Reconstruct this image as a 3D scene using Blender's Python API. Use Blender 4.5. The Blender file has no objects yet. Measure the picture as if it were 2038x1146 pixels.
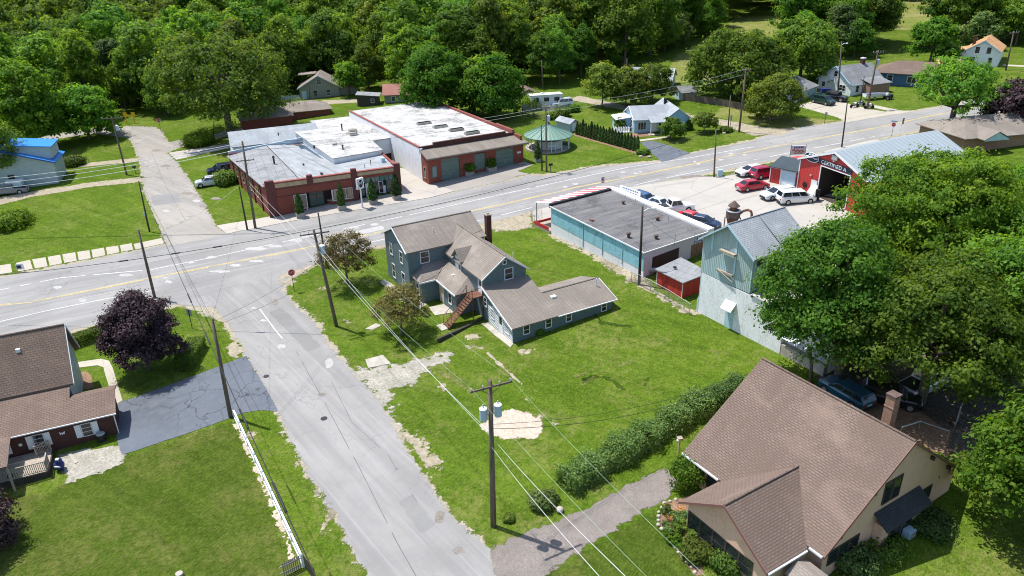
import bpy, bmesh, math, random
import numpy as np
from mathutils import Vector, Matrix
# ---------------------------------------------------------------- camera
F_PX, PITCH, ROLL, CAM_H = 1490.0, math.radians(25.25), math.radians(-1.25), 39.5
GX, GY = 0.04, 0.041                      # the ground is one gentle slope, rising away and to the right
PW, PH = 2038.0, 1146.0
fwd = Vector((0, math.cos(PITCH), -math.sin(PITCH))); up0 = Vector((0, math.sin(PITCH), math.cos(PITCH))); rt0 = Vector((1, 0, 0))
RT = math.cos(ROLL)*rt0 + math.sin(ROLL)*up0
UP = -math.sin(ROLL)*rt0 + math.cos(ROLL)*up0
scene = bpy.context.scene
cd = bpy.data.cameras.new('camera'); cam = bpy.data.objects.new('camera', cd); scene.collection.objects.link(cam)
cam.matrix_world = Matrix(((RT.x, UP.x, -fwd.x, 0), (RT.y, UP.y, -fwd.y, 0), (RT.z, UP.z, -fwd.z, CAM_H), (0, 0, 0, 1)))
cd.sensor_width = 36.0; cd.lens = F_PX/PW*36.0; cd.clip_start = 0.5; cd.clip_end = 4000
scene.camera = cam
# ---------------------------------------------------------------- daylight
SUN_EL, SUN_AZ = math.radians(66), math.radians(-61)      # azimuth from +Y, clockwise: the sun stands behind and to the left
world = bpy.data.worlds.new('World'); scene.world = world; world.use_nodes = True
wn = world.node_tree.nodes; wl = world.node_tree.links
bg = wn['Background']; sky = wn.new('ShaderNodeTexSky'); sky.sky_type = 'NISHITA'; sky.sun_disc = False
sky.sun_elevation = SUN_EL; sky.sun_rotation = SUN_AZ; sky.air_density = 1.0; sky.dust_density = 1.0
wl.new(sky.outputs[0], bg.inputs[0]); bg.inputs[1].default_value = 0.15
sl = bpy.data.lights.new('sun', 'SUN'); sl.energy = 4.6; sl.angle = math.radians(0.5); sl.color = (1.0, 0.97, 0.915)
sun = bpy.data.objects.new('sun', sl); scene.collection.objects.link(sun)
sdir = Vector((math.sin(SUN_AZ)*math.cos(SUN_EL), math.cos(SUN_AZ)*math.cos(SUN_EL), math.sin(SUN_EL)))
sun.rotation_euler = sdir.to_track_quat('Z', 'Y').to_euler(); sun.location = sdir*200
vs = scene.view_settings; vs.view_transform = 'Standard'; vs.look = 'None'; vs.gamma = 1.0; vs.exposure = 0.54
scene.render.engine = 'CYCLES'
scene.cycles.max_bounces = 5; scene.cycles.diffuse_bounces = 3; scene.cycles.glossy_bounces = 2; scene.cycles.transmission_bounces = 2
scene.cycles.filter_width = 1.05; scene.cycles.transparent_max_bounces = 8; scene.cycles.caustics_reflective = False; scene.cycles.caustics_refractive = False
# ---------------------------------------------------------------- helpers
COL = scene.collection
def ray(x, y): return (x-PW/2)/F_PX*RT - (y-PH/2)/F_PX*UP + fwd
def G(x, y, h=0.0):
    d = ray(x, y); t = (CAM_H-h)/-(d.z-GX*d.x-GY*d.y); return Vector((d.x*t, d.y*t, CAM_H+d.z*t))
def gz(x, y): return GX*x+GY*y
def ground(x, y, h=0.0): return Vector((x, y, gz(x, y)+h))
def above(b, t):
    """the point seen at photo pixel t that stands straight over (at the depth of) ground pixel b"""
    g = G(*b); d = ray(*t); k = g.y/d.y; return Vector((d.x*k, g.y, CAM_H+d.z*k))

def tag(o, label=None, cat=None, group=None, kind=None):
    if label: o['label'] = label
    if cat: o['category'] = cat
    if group: o['group'] = group
    if kind: o['kind'] = kind
    return o
def thing(name, label, cat, loc=(0, 0, 0), rz=0.0, group=None):
    o = bpy.data.objects.new(name, None); COL.objects.link(o); o.location = loc; o.rotation_euler = (0, 0, rz); o.empty_display_size = .3
    return tag(o, label, cat, group)
def copy_tree(o, parent=None, loc=None, rz=None, scale=None, label=None, group=None):
    c = o.copy(); COL.objects.link(c)
    if parent: c.parent = parent
    if loc is not None: c.location = loc
    if rz is not None: c.rotation_euler = (0, 0, rz)
    if scale is not None: c.scale = scale
    if label: c['label'] = label
    if group: c['group'] = group
    for ch in list(o.children): copy_tree(ch, c)
    return c

class MB:
    def __init__(s): s.v = []; s.f = []; s.mi = []; s.cur = 0; s.M = None
    def p(s, pts):
        n = len(s.v)
        for q in pts: s.v.append(tuple(q))
        return list(range(n, n+len(pts)))
    def face(s, idx): s.f.append(tuple(idx)); s.mi.append(s.cur)
    def poly(s, pts): s.face(s.p(pts)); return s
    def box(s, x0, x1, y0, y1, z0, z1):
        i = s.p([(x0,y0,z0),(x1,y0,z0),(x1,y1,z0),(x0,y1,z0),(x0,y0,z1),(x1,y0,z1),(x1,y1,z1),(x0,y1,z1)])
        for q in ((3,2,1,0),(4,5,6,7),(0,1,5,4),(1,2,6,5),(2,3,7,6),(3,0,4,7)): s.face([i[k] for k in q])
        return s
    def obox(s, c, ax, hx, hy, hz):
        """box about c, x axis along the horizontal direction ax (angle)"""
        ca, sa = math.cos(ax), math.sin(ax); pts = []
        for z in (-hz, hz):
            for (a, b) in ((-hx,-hy),(hx,-hy),(hx,hy),(-hx,hy)): pts.append((c[0]+a*ca-b*sa, c[1]+a*sa+b*ca, c[2]+z))
        i = s.p(pts)
        for q in ((3,2,1,0),(4,5,6,7),(0,1,5,4),(1,2,6,5),(2,3,7,6),(3,0,4,7)): s.face([i[k] for k in q])
        return s
    def prism(s, poly, z0, z1):
        """poly counter-clockwise; z0/z1 numbers or per-vertex lists"""
        n = len(poly); za = z0 if isinstance(z0, (list, tuple)) else [z0]*n; zb = z1 if isinstance(z1, (list, tuple)) else [z1]*n
        a = s.p([(x, y, z) for (x, y), z in zip(poly, za)]); b = s.p([(x, y, z) for (x, y), z in zip(poly, zb)])
        s.face(a[::-1]); s.face(b)
        for k in range(n): s.face([a[k], a[(k+1) % n], b[(k+1) % n], b[k]])
        return s
    def slab(s, pts, t):
        """a sheet whose top is pts (counter-clockwise from above), t thick downwards"""
        n = len(pts); a = s.p([Vector(q)-Vector((0, 0, t)) for q in pts]); b = s.p(pts)
        s.face(a[::-1]); s.face(b)
        for k in range(n): s.face([a[k], a[(k+1) % n], b[(k+1) % n], b[k]])
        return s
    def tube(s, p, q, r0, r1=None, n=8, cap=True):
        p, q = Vector(p), Vector(q); r1 = r0 if r1 is None else r1; d = q-p
        if d.length < 1e-6: return s
        d.normalize(); a = d.orthogonal().normalized(); b = d.cross(a)
        A = s.p([p+(a*math.cos(t)+b*math.sin(t))*r0 for t in [2*math.pi*k/n for k in range(n)]])
        B = s.p([q+(a*math.cos(t)+b*math.sin(t))*r1 for t in [2*math.pi*k/n for k in range(n)]])
        for k in range(n): s.face([A[k], A[(k+1) % n], B[(k+1) % n], B[k]])
        if cap: s.face(A[::-1]); s.face(B)
        return s
    def path(s, pts, rs, n=6):
        pts = [Vector(q) for q in pts]
        if not isinstance(rs, (list, tuple)): rs = [rs]*len(pts)
        rings = []; a = None
        for i, q in enumerate(pts):
            d = (pts[min(i+1, len(pts)-1)]-pts[max(i-1, 0)]).normalized()
            a = d.orthogonal().normalized() if a is None else (a-d*a.dot(d)).normalized()
            b = d.cross(a)
            rings.append(s.p([q+(a*math.cos(t)+b*math.sin(t))*rs[i] for t in [2*math.pi*k/n for k in range(n)]]))
        for A, B in zip(rings, rings[1:]):
            for k in range(n): s.face([A[k], A[(k+1) % n], B[(k+1) % n], B[k]])
        s.face(rings[0][::-1]); s.face(rings[-1]); return s
    def lathe(s, prof, c=(0, 0, 0), n=16):
        rings = [s.p([(c[0]+r*math.cos(2*math.pi*k/n), c[1]+r*math.sin(2*math.pi*k/n), c[2]+z) for k in range(n)]) for r, z in prof]
        for A, B in zip(rings, rings[1:]):
            for k in range(n): s.face([A[k], A[(k+1) % n], B[(k+1) % n], B[k]])
        s.face(rings[0][::-1]); s.face(rings[-1]); return s
    def ball(s, c, r, n=8, m=5, sz=1.0):
        return s.lathe([(max(r*math.sin(math.pi*k/m), .001), -r*sz*math.cos(math.pi*k/m)) for k in range(m+1)], c, n)
    def build(s, name, mats, parent=None, smooth=False, loc=None):
        me = bpy.data.meshes.new(name); me.from_pydata(s.v, [], s.f)
        if not isinstance(mats, (list, tuple)): mats = [mats]
        for m in mats: me.materials.append(m)
        if len(mats) > 1: me.polygons.foreach_set('material_index', s.mi)
        me.update()
        nf = len(me.polygons); nl = len(me.loops)
        if nl and nl < 200000:      # metres laid along every face: x along the horizontal, y up the slope
            N = np.empty(nf*3); me.polygons.foreach_get('normal', N); N = N.reshape(-1, 3)
            ls = np.empty(nf, int); me.polygons.foreach_get('loop_start', ls); lt = np.empty(nf, int); me.polygons.foreach_get('loop_total', lt)
            lv = np.empty(nl, int); me.loops.foreach_get('vertex_index', lv)
            P = np.array(s.v)[lv]; NN = np.repeat(N, lt, axis=0)
            T = np.stack([-NN[:, 1], NN[:, 0], np.zeros(nl)], 1); L = np.linalg.norm(T, axis=1); flat = L < 0.02
            T[flat] = (1, 0, 0); L[flat] = 1; T /= L[:, None]; B = np.cross(NN, T)
            uv = np.stack([(P*T).sum(1), (P*B).sum(1)], 1).astype(np.float32)
            me.uv_layers.new(name='UVMap').data.foreach_set('uv', uv.ravel())
        if smooth: me.polygons.foreach_set('use_smooth', [True]*nf)
        o = bpy.data.objects.new(name, me); COL.objects.link(o)
        if parent: o.parent = parent
        if loc is not None: o.location = loc
        return o

def part_each(name, mb, mat, root, **k):
    """every separate piece of mb becomes a part of its own"""
    par = list(range(len(mb.v)))
    def fd(i):
        while par[i] != i: par[i] = par[par[i]]; i = par[i]
        return i
    for f in mb.f:
        r = fd(f[0])
        for i in f[1:]: par[fd(i)] = r
    isl = {}
    for f in mb.f: isl.setdefault(fd(f[0]), []).append(f)
    for fs in isl.values():
        ids = sorted({i for f in fs for i in f}); mp = {i: j for j, i in enumerate(ids)}; q = MB(); q.v = [mb.v[i] for i in ids]; q.f = [tuple(mp[i] for i in f) for f in fs]; q.mi = [0]*len(fs); o = q.build(name, mat, root, **k)
    return o
# ---------------------------------------------------------------- materials
class N:
    """a small node writer"""
    def __init__(s, name, rough=.8, spec=.3, metal=0.0):
        s.m = bpy.data.materials.new(name); s.m.use_nodes = True; s.t = s.m.node_tree; s.n = s.t.nodes; s.b = s.n['Principled BSDF']
        s.b.inputs['Roughness'].default_value = rough; s.b.inputs['Specular IOR Level'].default_value = spec; s.b.inputs['Metallic'].default_value = metal
        s.tc = s.n.new('ShaderNodeTexCoord')
    def link(s, a, b): s.t.links.new(a, b)
    def co(s, which='Object', scale=(1, 1, 1), rot=(0, 0, 0)):
        mp = s.n.new('ShaderNodeMapping'); mp.inputs['Scale'].default_value = scale
        if any(rot): mp.vector_type = 'TEXTURE'; mp.inputs['Scale'].default_value = [1/k for k in scale]; mp.inputs['Rotation'].default_value = [-k for k in rot]
        s.link(s.tc.outputs[which], mp.inputs[0]); return mp.outputs[0]
    def noise(s, co, scale, detail=4, rough=.55, dist=0):
        t = s.n.new('ShaderNodeTexNoise'); t.inputs['Scale'].default_value = scale; t.inputs['Detail'].default_value = detail
        t.inputs['Roughness'].default_value = rough; t.inputs['Distortion'].default_value = dist; s.link(co, t.inputs['Vector']); return t.outputs['Fac']
    def vor(s, co, scale, feat='F1', out='Distance', rnd=1.0):
        t = s.n.new('ShaderNodeTexVoronoi'); t.feature = feat; t.inputs['Scale'].default_value = scale; t.inputs['Randomness'].default_value = rnd
        s.link(co, t.inputs['Vector']); return t.outputs[out]
    def ramp(s, fac, stops, interp='LINEAR'):
        r = s.n.new('ShaderNodeValToRGB'); r.color_ramp.interpolation = interp; e = r.color_ramp.elements
        while len(e) > 1: e.remove(e[-1])
        for i, (p, c) in enumerate(stops):
            q = e[0] if i == 0 else e.new(p); q.position = p; c = (c, c, c) if not isinstance(c, (tuple, list)) else c; q.color = (*c[:3], 1)
        s.link(fac, r.inputs[0]); return r.outputs[0]
    def mix(s, fac, a, b, mode='MIX'):
        m = s.n.new('ShaderNodeMix'); m.data_type = 'RGBA'; m.blend_type = mode
        for v, k in ((fac, 0), (a, 6), (b, 7)):
            if isinstance(v, (int, float)): m.inputs[k].default_value = v if k == 0 else (v, v, v, 1)
            elif isinstance(v, tuple): m.inputs[k].default_value = (*v[:3], 1)
            else: s.link(v, m.inputs[k])
        return m.outputs[2]
    def math(s, op, a, b=0.0):
        m = s.n.new('ShaderNodeMath'); m.operation = op
        for v, k in ((a, 0), (b, 1)):
            if isinstance(v, (int, float)): m.inputs[k].default_value = v
            else: s.link(v, m.inputs[k])
        return m.outputs[0]
    def attr(s, name):
        a = s.n.new('ShaderNodeAttribute'); a.attribute_name = name; return a.outputs['Fac']
    def bump(s, h, strength=.3, dist=.02):
        b = s.n.new('ShaderNodeBump'); b.inputs['Strength'].default_value = strength; b.inputs['Distance'].default_value = dist
        s.link(h, b.inputs['Height']); s.link(b.outputs[0], s.b.inputs['Normal']); return s
    def soft(s, scale=.9):
        """ragged edge: wherever the mesh says it fades (attribute 'fade', 0 inside, 2 outside) it breaks up and ends"""
        a = s.noise(s.co(), scale, 9, .72); mr = s.n.new('ShaderNodeMapRange'); mr.inputs[1].default_value = .28; mr.inputs[2].default_value = .72; mr.inputs[3].default_value = .03; mr.inputs[4].default_value = .97; s.link(a, mr.inputs[0])
        d = s.math('SUBTRACT', mr.outputs[0], s.math('MULTIPLY', s.attr('fade'), .5)); s.link(s.ramp(d, [(.0, 0), (.03, 1)]), s.b.inputs['Alpha']); return s
    def out(s, col, rough=None):
        if isinstance(col, tuple): s.b.inputs['Base Color'].default_value = (*col[:3], 1)
        else: s.link(col, s.b.inputs['Base Color'])
        if rough is not None: s.link(rough, s.b.inputs['Roughness'])
        return s.m
def sc(c, k): return tuple(min(x*k, 1) for x in c)
def paint(name, c, rough=.55, var=.12, dirt=.25, spec=.35, metal=0.0, scale=1.0):
    n = N(name, rough, spec, metal); co = n.co()
    a = n.noise(co, 1.3*scale, 5, .6); b = n.noise(co, 11*scale, 3, .6)
    col = n.mix(n.ramp(a, [(.35, 0), (.7, 1)]), sc(c, 1-var), sc(c, 1+var*.6))
    col = n.mix(n.ramp(b, [(.52, 0), (.75, dirt)]), col, sc(c, .55))
    return n.out(col)
def shingle(name, cols, w=.32, h=.15, streak=.25, joint=.35):
    n = N(name, .93, .12); uv = n.co('UV')
    br = n.n.new('ShaderNodeTexBrick'); br.offset = .5; br.inputs['Scale'].default_value = 1.0
    br.inputs['Brick Width'].default_value = w; br.inputs['Row Height'].default_value = h; br.inputs['Mortar Size'].default_value = .026
    br.inputs['Mortar Smooth'].default_value = .3; br.inputs['Bias'].default_value = 0.0
    br.inputs['Color1'].default_value = (*cols[0], 1); br.inputs['Color2'].default_value = (*cols[1], 1); br.inputs['Mortar'].default_value = (*sc(cols[0], joint), 1)
    n.link(uv, br.inputs['Vector'])
    cell = n.noise(n.co('UV', (1/w*.9, 1/h*.55, 1)), 1.0, 2, .7)
    col = n.mix(n.ramp(cell, [(.36, 0), (.5, .5), (.66, 1)]), br.outputs['Color'], cols[2], 'MIX')
    col = n.mix(.55, br.outputs['Color'], col)
    st = n.noise(n.co('UV', (.9, .16, 1)), 1.0, 5, .65)
    col = n.mix(n.ramp(st, [(.38, 0), (.62, streak)]), col, sc(cols[0], .5))
    bl = n.noise(n.co('UV', (.6, 1, 1)), .35, 4, .6, .5); col = n.mix(n.ramp(bl, [(.36, .45), (.5, 0)]), col, sc(cols[0], .62)); col = n.mix(n.ramp(bl, [(.52, 0), (.68, .4)]), col, sc(cols[1], 1.25))
    gr = n.noise(uv, 34, 2, .7)
    col = n.mix(n.ramp(gr, [(.3, .0), (.75, .35)]), col, sc(cols[1], 1.35))
    n.bump(br.outputs['Fac'], .5, .012)
    return n.out(col)
def siding(name, c, pitch=.16, dirt=.2):
    n = N(name, .6, .3); uv = n.co('UV')
    w = n.n.new('ShaderNodeTexWave'); w.wave_type = 'BANDS'; w.bands_direction = 'Y'; w.wave_profile = 'SAW'; w.inputs['Scale'].default_value = .3142/pitch
    n.link(uv, w.inputs['Vector'])
    a = n.noise(n.co('UV', (1, 2.2, 1)), 1.1, 5, .65)
    col = n.mix(n.ramp(a, [(.3, 0), (.75, 1)]), sc(c, .86), sc(c, 1.1))
    col = n.mix(n.ramp(w.outputs['Fac'], [(0, .5), (.1, 0), (1, 0)]), col, sc(c, .4))
    col = n.mix(n.ramp(n.noise(uv, 6, 4, .7), [(.55, 0), (.8, dirt)]), col, sc(c, .6))
    n.bump(w.outputs['Fac'], .8, .02)
    return n.out(col)
def brick(name, c1, c2, mortar=(.36, .33, .3), w=.22, h=.075, patchy=.3):
    n = N(name, .9, .15); uv = n.co('UV')
    br = n.n.new('ShaderNodeTexBrick'); br.inputs['Scale'].default_value = 1; br.inputs['Brick Width'].default_value = w; br.inputs['Row Height'].default_value = h
    br.inputs['Mortar Size'].default_value = .008; br.inputs['Color1'].default_value = (*c1, 1); br.inputs['Color2'].default_value = (*c2, 1); br.inputs['Mortar'].default_value = (*mortar, 1)
    n.link(uv, br.inputs['Vector'])
    a = n.noise(n.co('UV', (.8, .5, 1)), 1.2, 6, .7)
    col = n.mix(n.ramp(a, [(.4, 0), (.75, patchy)]), br.outputs['Color'], sc(c1, .45))
    n.bump(br.outputs['Fac'], .3, .01)
    return n.out(col)
def painted_block(name, c, stain=(.28, .24, .2), amount=.5, w=.4, h=.2):
    n = N(name, .85, .2); uv = n.co('UV')
    br = n.n.new('ShaderNodeTexBrick'); br.inputs['Scale'].default_value = 1; br.inputs['Brick Width'].default_value = w; br.inputs['Row Height'].default_value = h
    br.inputs['Mortar Size'].default_value = .01; br.inputs['Color1'].default_value = (*c, 1); br.inputs['Color2'].default_value = (*sc(c, .93), 1); br.inputs['Mortar'].default_value = (*sc(c, .72), 1)
    n.link(uv, br.inputs['Vector'])
    v = n.noise(n.co('UV', (1.1, .4, 1)), 1.3, 6, .72); f = n.noise(uv, 5.5, 5, .7)
    col = n.mix(n.ramp(n.math('MULTIPLY', v, f), [(.25, 0), (.36, amount)]), br.outputs['Color'], stain)
    n.bump(br.outputs['Fac'], .25, .01)
    return n.out(col)
def corrugated(name, c, pitch=.25, rust=(.3, .2, .13), amount=.2, axis='X', rough=.45, metal=.0):
    n = N(name, rough, .4, metal); uv = n.co('UV')
    w = n.n.new('ShaderNodeTexWave'); w.bands_direction = axis; w.inputs['Scale'].default_value = 1/pitch*math.pi/10; n.link(uv, w.inputs['Vector'])
    a = n.noise(n.co('UV', (2.5, .25, 1)), 1.0, 5, .65)
    col = n.mix(n.ramp(a, [(.45, 0), (.75, amount)]), c, rust)
    col = n.mix(n.ramp(w.outputs['Fac'], [(0, .45), (.25, 0)]), col, sc(c, .55))
    n.bump(w.outputs['Fac'], .7, .03)
    return n.out(col)
def leafmat(name, cols, transl=.28):
    m = bpy.data.materials.new(name); m.use_nodes = True; nt = m.node_tree; nn = nt.nodes
    for x in list(nn): nn.remove(x)
    o = nn.new('ShaderNodeOutputMaterial'); at = nn.new('ShaderNodeAttribute'); at.attribute_name = 'tint'
    r = nn.new('ShaderNodeValToRGB'); e = r.color_ramp.elements
    while len(e) > 1: e.remove(e[-1])
    for i, c in enumerate(cols):
        q = e[0] if i == 0 else e.new(i/(len(cols)-1)); q.position = i/(len(cols)-1); q.color = (*c, 1)
    nt.links.new(at.outputs['Fac'], r.inputs[0])
    oi = nn.new('ShaderNodeObjectInfo'); hs = nn.new('ShaderNodeHueSaturation')
    mr = nn.new('ShaderNodeMapRange'); mr.inputs[3].default_value = .478; mr.inputs[4].default_value = .517; nt.links.new(oi.outputs['Random'], mr.inputs[0])
    mv = nn.new('ShaderNodeMath'); mv.operation = 'MULTIPLY'; mv.inputs[1].default_value = 7.13; nt.links.new(oi.outputs['Random'], mv.inputs[0])
    fr = nn.new('ShaderNodeMath'); fr.operation = 'FRACT'; nt.links.new(mv.outputs[0], fr.inputs[0])
    m2 = nn.new('ShaderNodeMapRange'); m2.inputs[3].default_value = .72; m2.inputs[4].default_value = 1.4; nt.links.new(fr.outputs[0], m2.inputs[0])
    nt.links.new(mr.outputs[0], hs.inputs['Hue']); nt.links.new(m2.outputs[0], hs.inputs['Value']); nt.links.new(r.outputs[0], hs.inputs['Color'])
    d = nn.new('ShaderNodeBsdfPrincipled'); d.inputs['Roughness'].default_value = .65; d.inputs['Specular IOR Level'].default_value = .18
    t = nn.new('ShaderNodeBsdfTranslucent'); mx = nn.new('ShaderNodeMixShader'); mx.inputs[0].default_value = transl
    br = nn.new('ShaderNodeMix'); br.data_type = 'RGBA'; br.blend_type = 'MULTIPLY'; br.inputs[0].default_value = 1; br.inputs[7].default_value = (2.0, 1.75, .7, 1)
    nt.links.new(hs.outputs[0], d.inputs['Base Color']); nt.links.new(hs.outputs[0], br.inputs[6]); nt.links.new(br.outputs[2], t.inputs[0])
    nt.links.new(d.outputs[0], mx.inputs[1]); nt.links.new(t.outputs[0], mx.inputs[2]); nt.links.new(mx.outputs[0], o.inputs[0])
    return m

def grass_mat(name, c0, c1, c2, dry, dryamt, rot=.6, stripe=.0):
    n = N(name, .95, .05); co = n.co()
    big = n.noise(co, .055, 5, .6, .4); mid = n.noise(co, .45, 5, .65, .3); fine = n.noise(co, 5.5, 4, .75); xf = n.noise(n.co('Object', (1, .35, 1), (0, 0, rot)), 9.0, 3, .7)
    col = n.mix(n.ramp(big, [(.35, 0), (.65, 1)]), c0, c1)
    col = n.mix(n.ramp(mid, [(.38, 0), (.7, .75)]), col, c2)
    st = n.noise(n.co('Object', (.07, .9, 1), (0, 0, rot)), 1.0, 3, .6)
    col = n.mix(n.ramp(st, [(.42, 0), (.62, .5+stripe)]), col, sc(c0, .66))
    md = n.noise(co, 1.7, 5, .8, .4)
    col = n.mix(n.ramp(md, [(.36, .5), (.5, 0)]), col, sc(c0, .62)); col = n.mix(n.ramp(md, [(.52, 0), (.7, .45)]), col, sc(c2, 1.35))
    d = n.math('MULTIPLY', n.noise(co, .16, 4, .6, .5), n.noise(co, 1.4, 5, .75))
    col = n.mix(n.ramp(d, [(.25, 0), (.37, dryamt)]), col, dry)
    col = n.mix(n.ramp(fine, [(.34, .6), (.56, 0)]), col, sc(c0, .4))
    col = n.mix(n.ramp(xf, [(.5, 0), (.76, .6)]), col, sc(c2, 1.55))
    n.bump(n.math('ADD', fine, xf), .9, .08).soft()
    return n.out(col)
def asphalt_mat(name, c, crack=.6, patch=.25, spots=.0, crs=.22, tint=(.30, .26, .21), rot=None):
    n = N(name, .9, .2); co = n.co()
    a = n.noise(co, .12, 5, .6, .6); b = n.noise(co, 1.1, 6, .7); f = n.noise(co, 14, 3, .7)
    col = n.mix(n.ramp(a, [(.35, 0), (.65, 1)]), sc(c, .84), sc(c, 1.1))
    col = n.mix(n.ramp(b, [(.45, 0), (.72, patch)]), col, tint)
    col = n.mix(n.ramp(f, [(.35, .3), (.6, 0)]), col, sc(c, .6))
    if rot is not None:    # wheel tracks and old seams along the road
        w1 = n.noise(n.co('Object', (.03, .55, 1), (0, 0, -math.radians(rot))), 1.0, 4, .6); w2 = n.noise(n.co('Object', (.06, 2.2, 1), (0, 0, -math.radians(rot))), 1.0, 4, .7, .3)
        col = n.mix(n.ramp(w1, [(.40, .55), (.52, 0)]), col, sc(c, .72)); col = n.mix(n.ramp(w2, [(.54, 0), (.7, .5)]), col, sc(c, 1.25)); col = n.mix(n.ramp(w2, [(.30, .45), (.42, 0)]), col, sc(c, .7))
    # cracks: edges of warped cells, broken up by a slow noise
    wv = n.n.new('ShaderNodeVectorMath'); wv.operation = 'ADD'
    nz = n.n.new('ShaderNodeTexNoise'); nz.inputs['Scale'].default_value = .5; nz.inputs['Detail'].default_value = 5; n.link(co, nz.inputs['Vector'])
    sv = n.n.new('ShaderNodeVectorMath'); sv.operation = 'SCALE'; sv.inputs['Scale'].default_value = 3.2; n.link(nz.outputs['Color'], sv.inputs[0])
    n.link(co, wv.inputs[0]); n.link(sv.outputs[0], wv.inputs[1])
    e = n.vor(wv.outputs[0], crs, 'DISTANCE_TO_EDGE')
    m = n.ramp(e, [(0, 1), (.007, .8), (.018, 0)]); g = n.ramp(n.noise(co, .11, 3, .5), [(.45, 0), (.62, crack)])
    col = n.mix(n.mix(1.0, m, g, 'MULTIPLY'), col, sc(c, .28))
    if spots:
        s = n.vor(n.co('Object', (1, 1.6, 1)), .19); k = n.noise(co, 2.2, 3, .6)
        col = n.mix(n.ramp(n.math('ADD', s, n.math('MULTIPLY', k, .5)), [(.27, spots), (.31, 0)]), col, (.62, .61, .58))
    n.bump(f, .35, .01).soft(1.3)
    return n.out(col)
def gravel_mat(name, c, c2, scale=9.0, veg=0.0, vegc=(.09, .13, .03), holes=0.0):
    n = N(name, .95, .1); co = n.co()
    v = n.vor(co, scale, 'F1', 'Color'); a = n.noise(co, .5, 6, .7); f = n.noise(co, 22, 2, .7)
    bw = n.n.new('ShaderNodeRGBToBW'); n.link(v, bw.inputs[0])
    col = n.mix(n.ramp(bw.outputs[0], [(.2, 0), (.8, 1)]), c, c2)
    col = n.mix(n.ramp(a, [(.4, 0), (.7, .5)]), col, sc(c, .7))
    if veg: col = n.mix(n.ramp(n.math('MULTIPLY', n.noise(co, .8, 5, .7), n.noise(co, 4.0, 4, .7)), [(.22, 0), (.32, veg)]), col, vegc)
    n.bump(f, .6, .03)
    n.soft()
    return n.out(col)
def concrete_mat(name, c, joint=0.0, rot=0.0, crack=.5):
    n = N(name, .88, .2); co = n.co()
    a = n.noise(co, .22, 5, .6); b = n.noise(co, 2.2, 6, .72); f = n.noise(co, 18, 2, .6)
    col = n.mix(n.ramp(a, [(.3, 0), (.7, 1)]), sc(c, .88), sc(c, 1.07))
    col = n.mix(n.ramp(b, [(.5, 0), (.78, .4)]), col, sc((.30, .25, .19), 1))
    col = n.mix(n.ramp(f, [(.3, .25), (.55, 0)]), col, sc(c, .65))
    e = n.vor(n.co('Object', (1, 1, 1), (0, 0, rot)), .16, 'DISTANCE_TO_EDGE')
    col = n.mix(n.ramp(e, [(0, crack), (.006, crack*.6), (.014, 0)]), col, sc(c, .4)); n.soft()
    return n.out(col)

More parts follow.
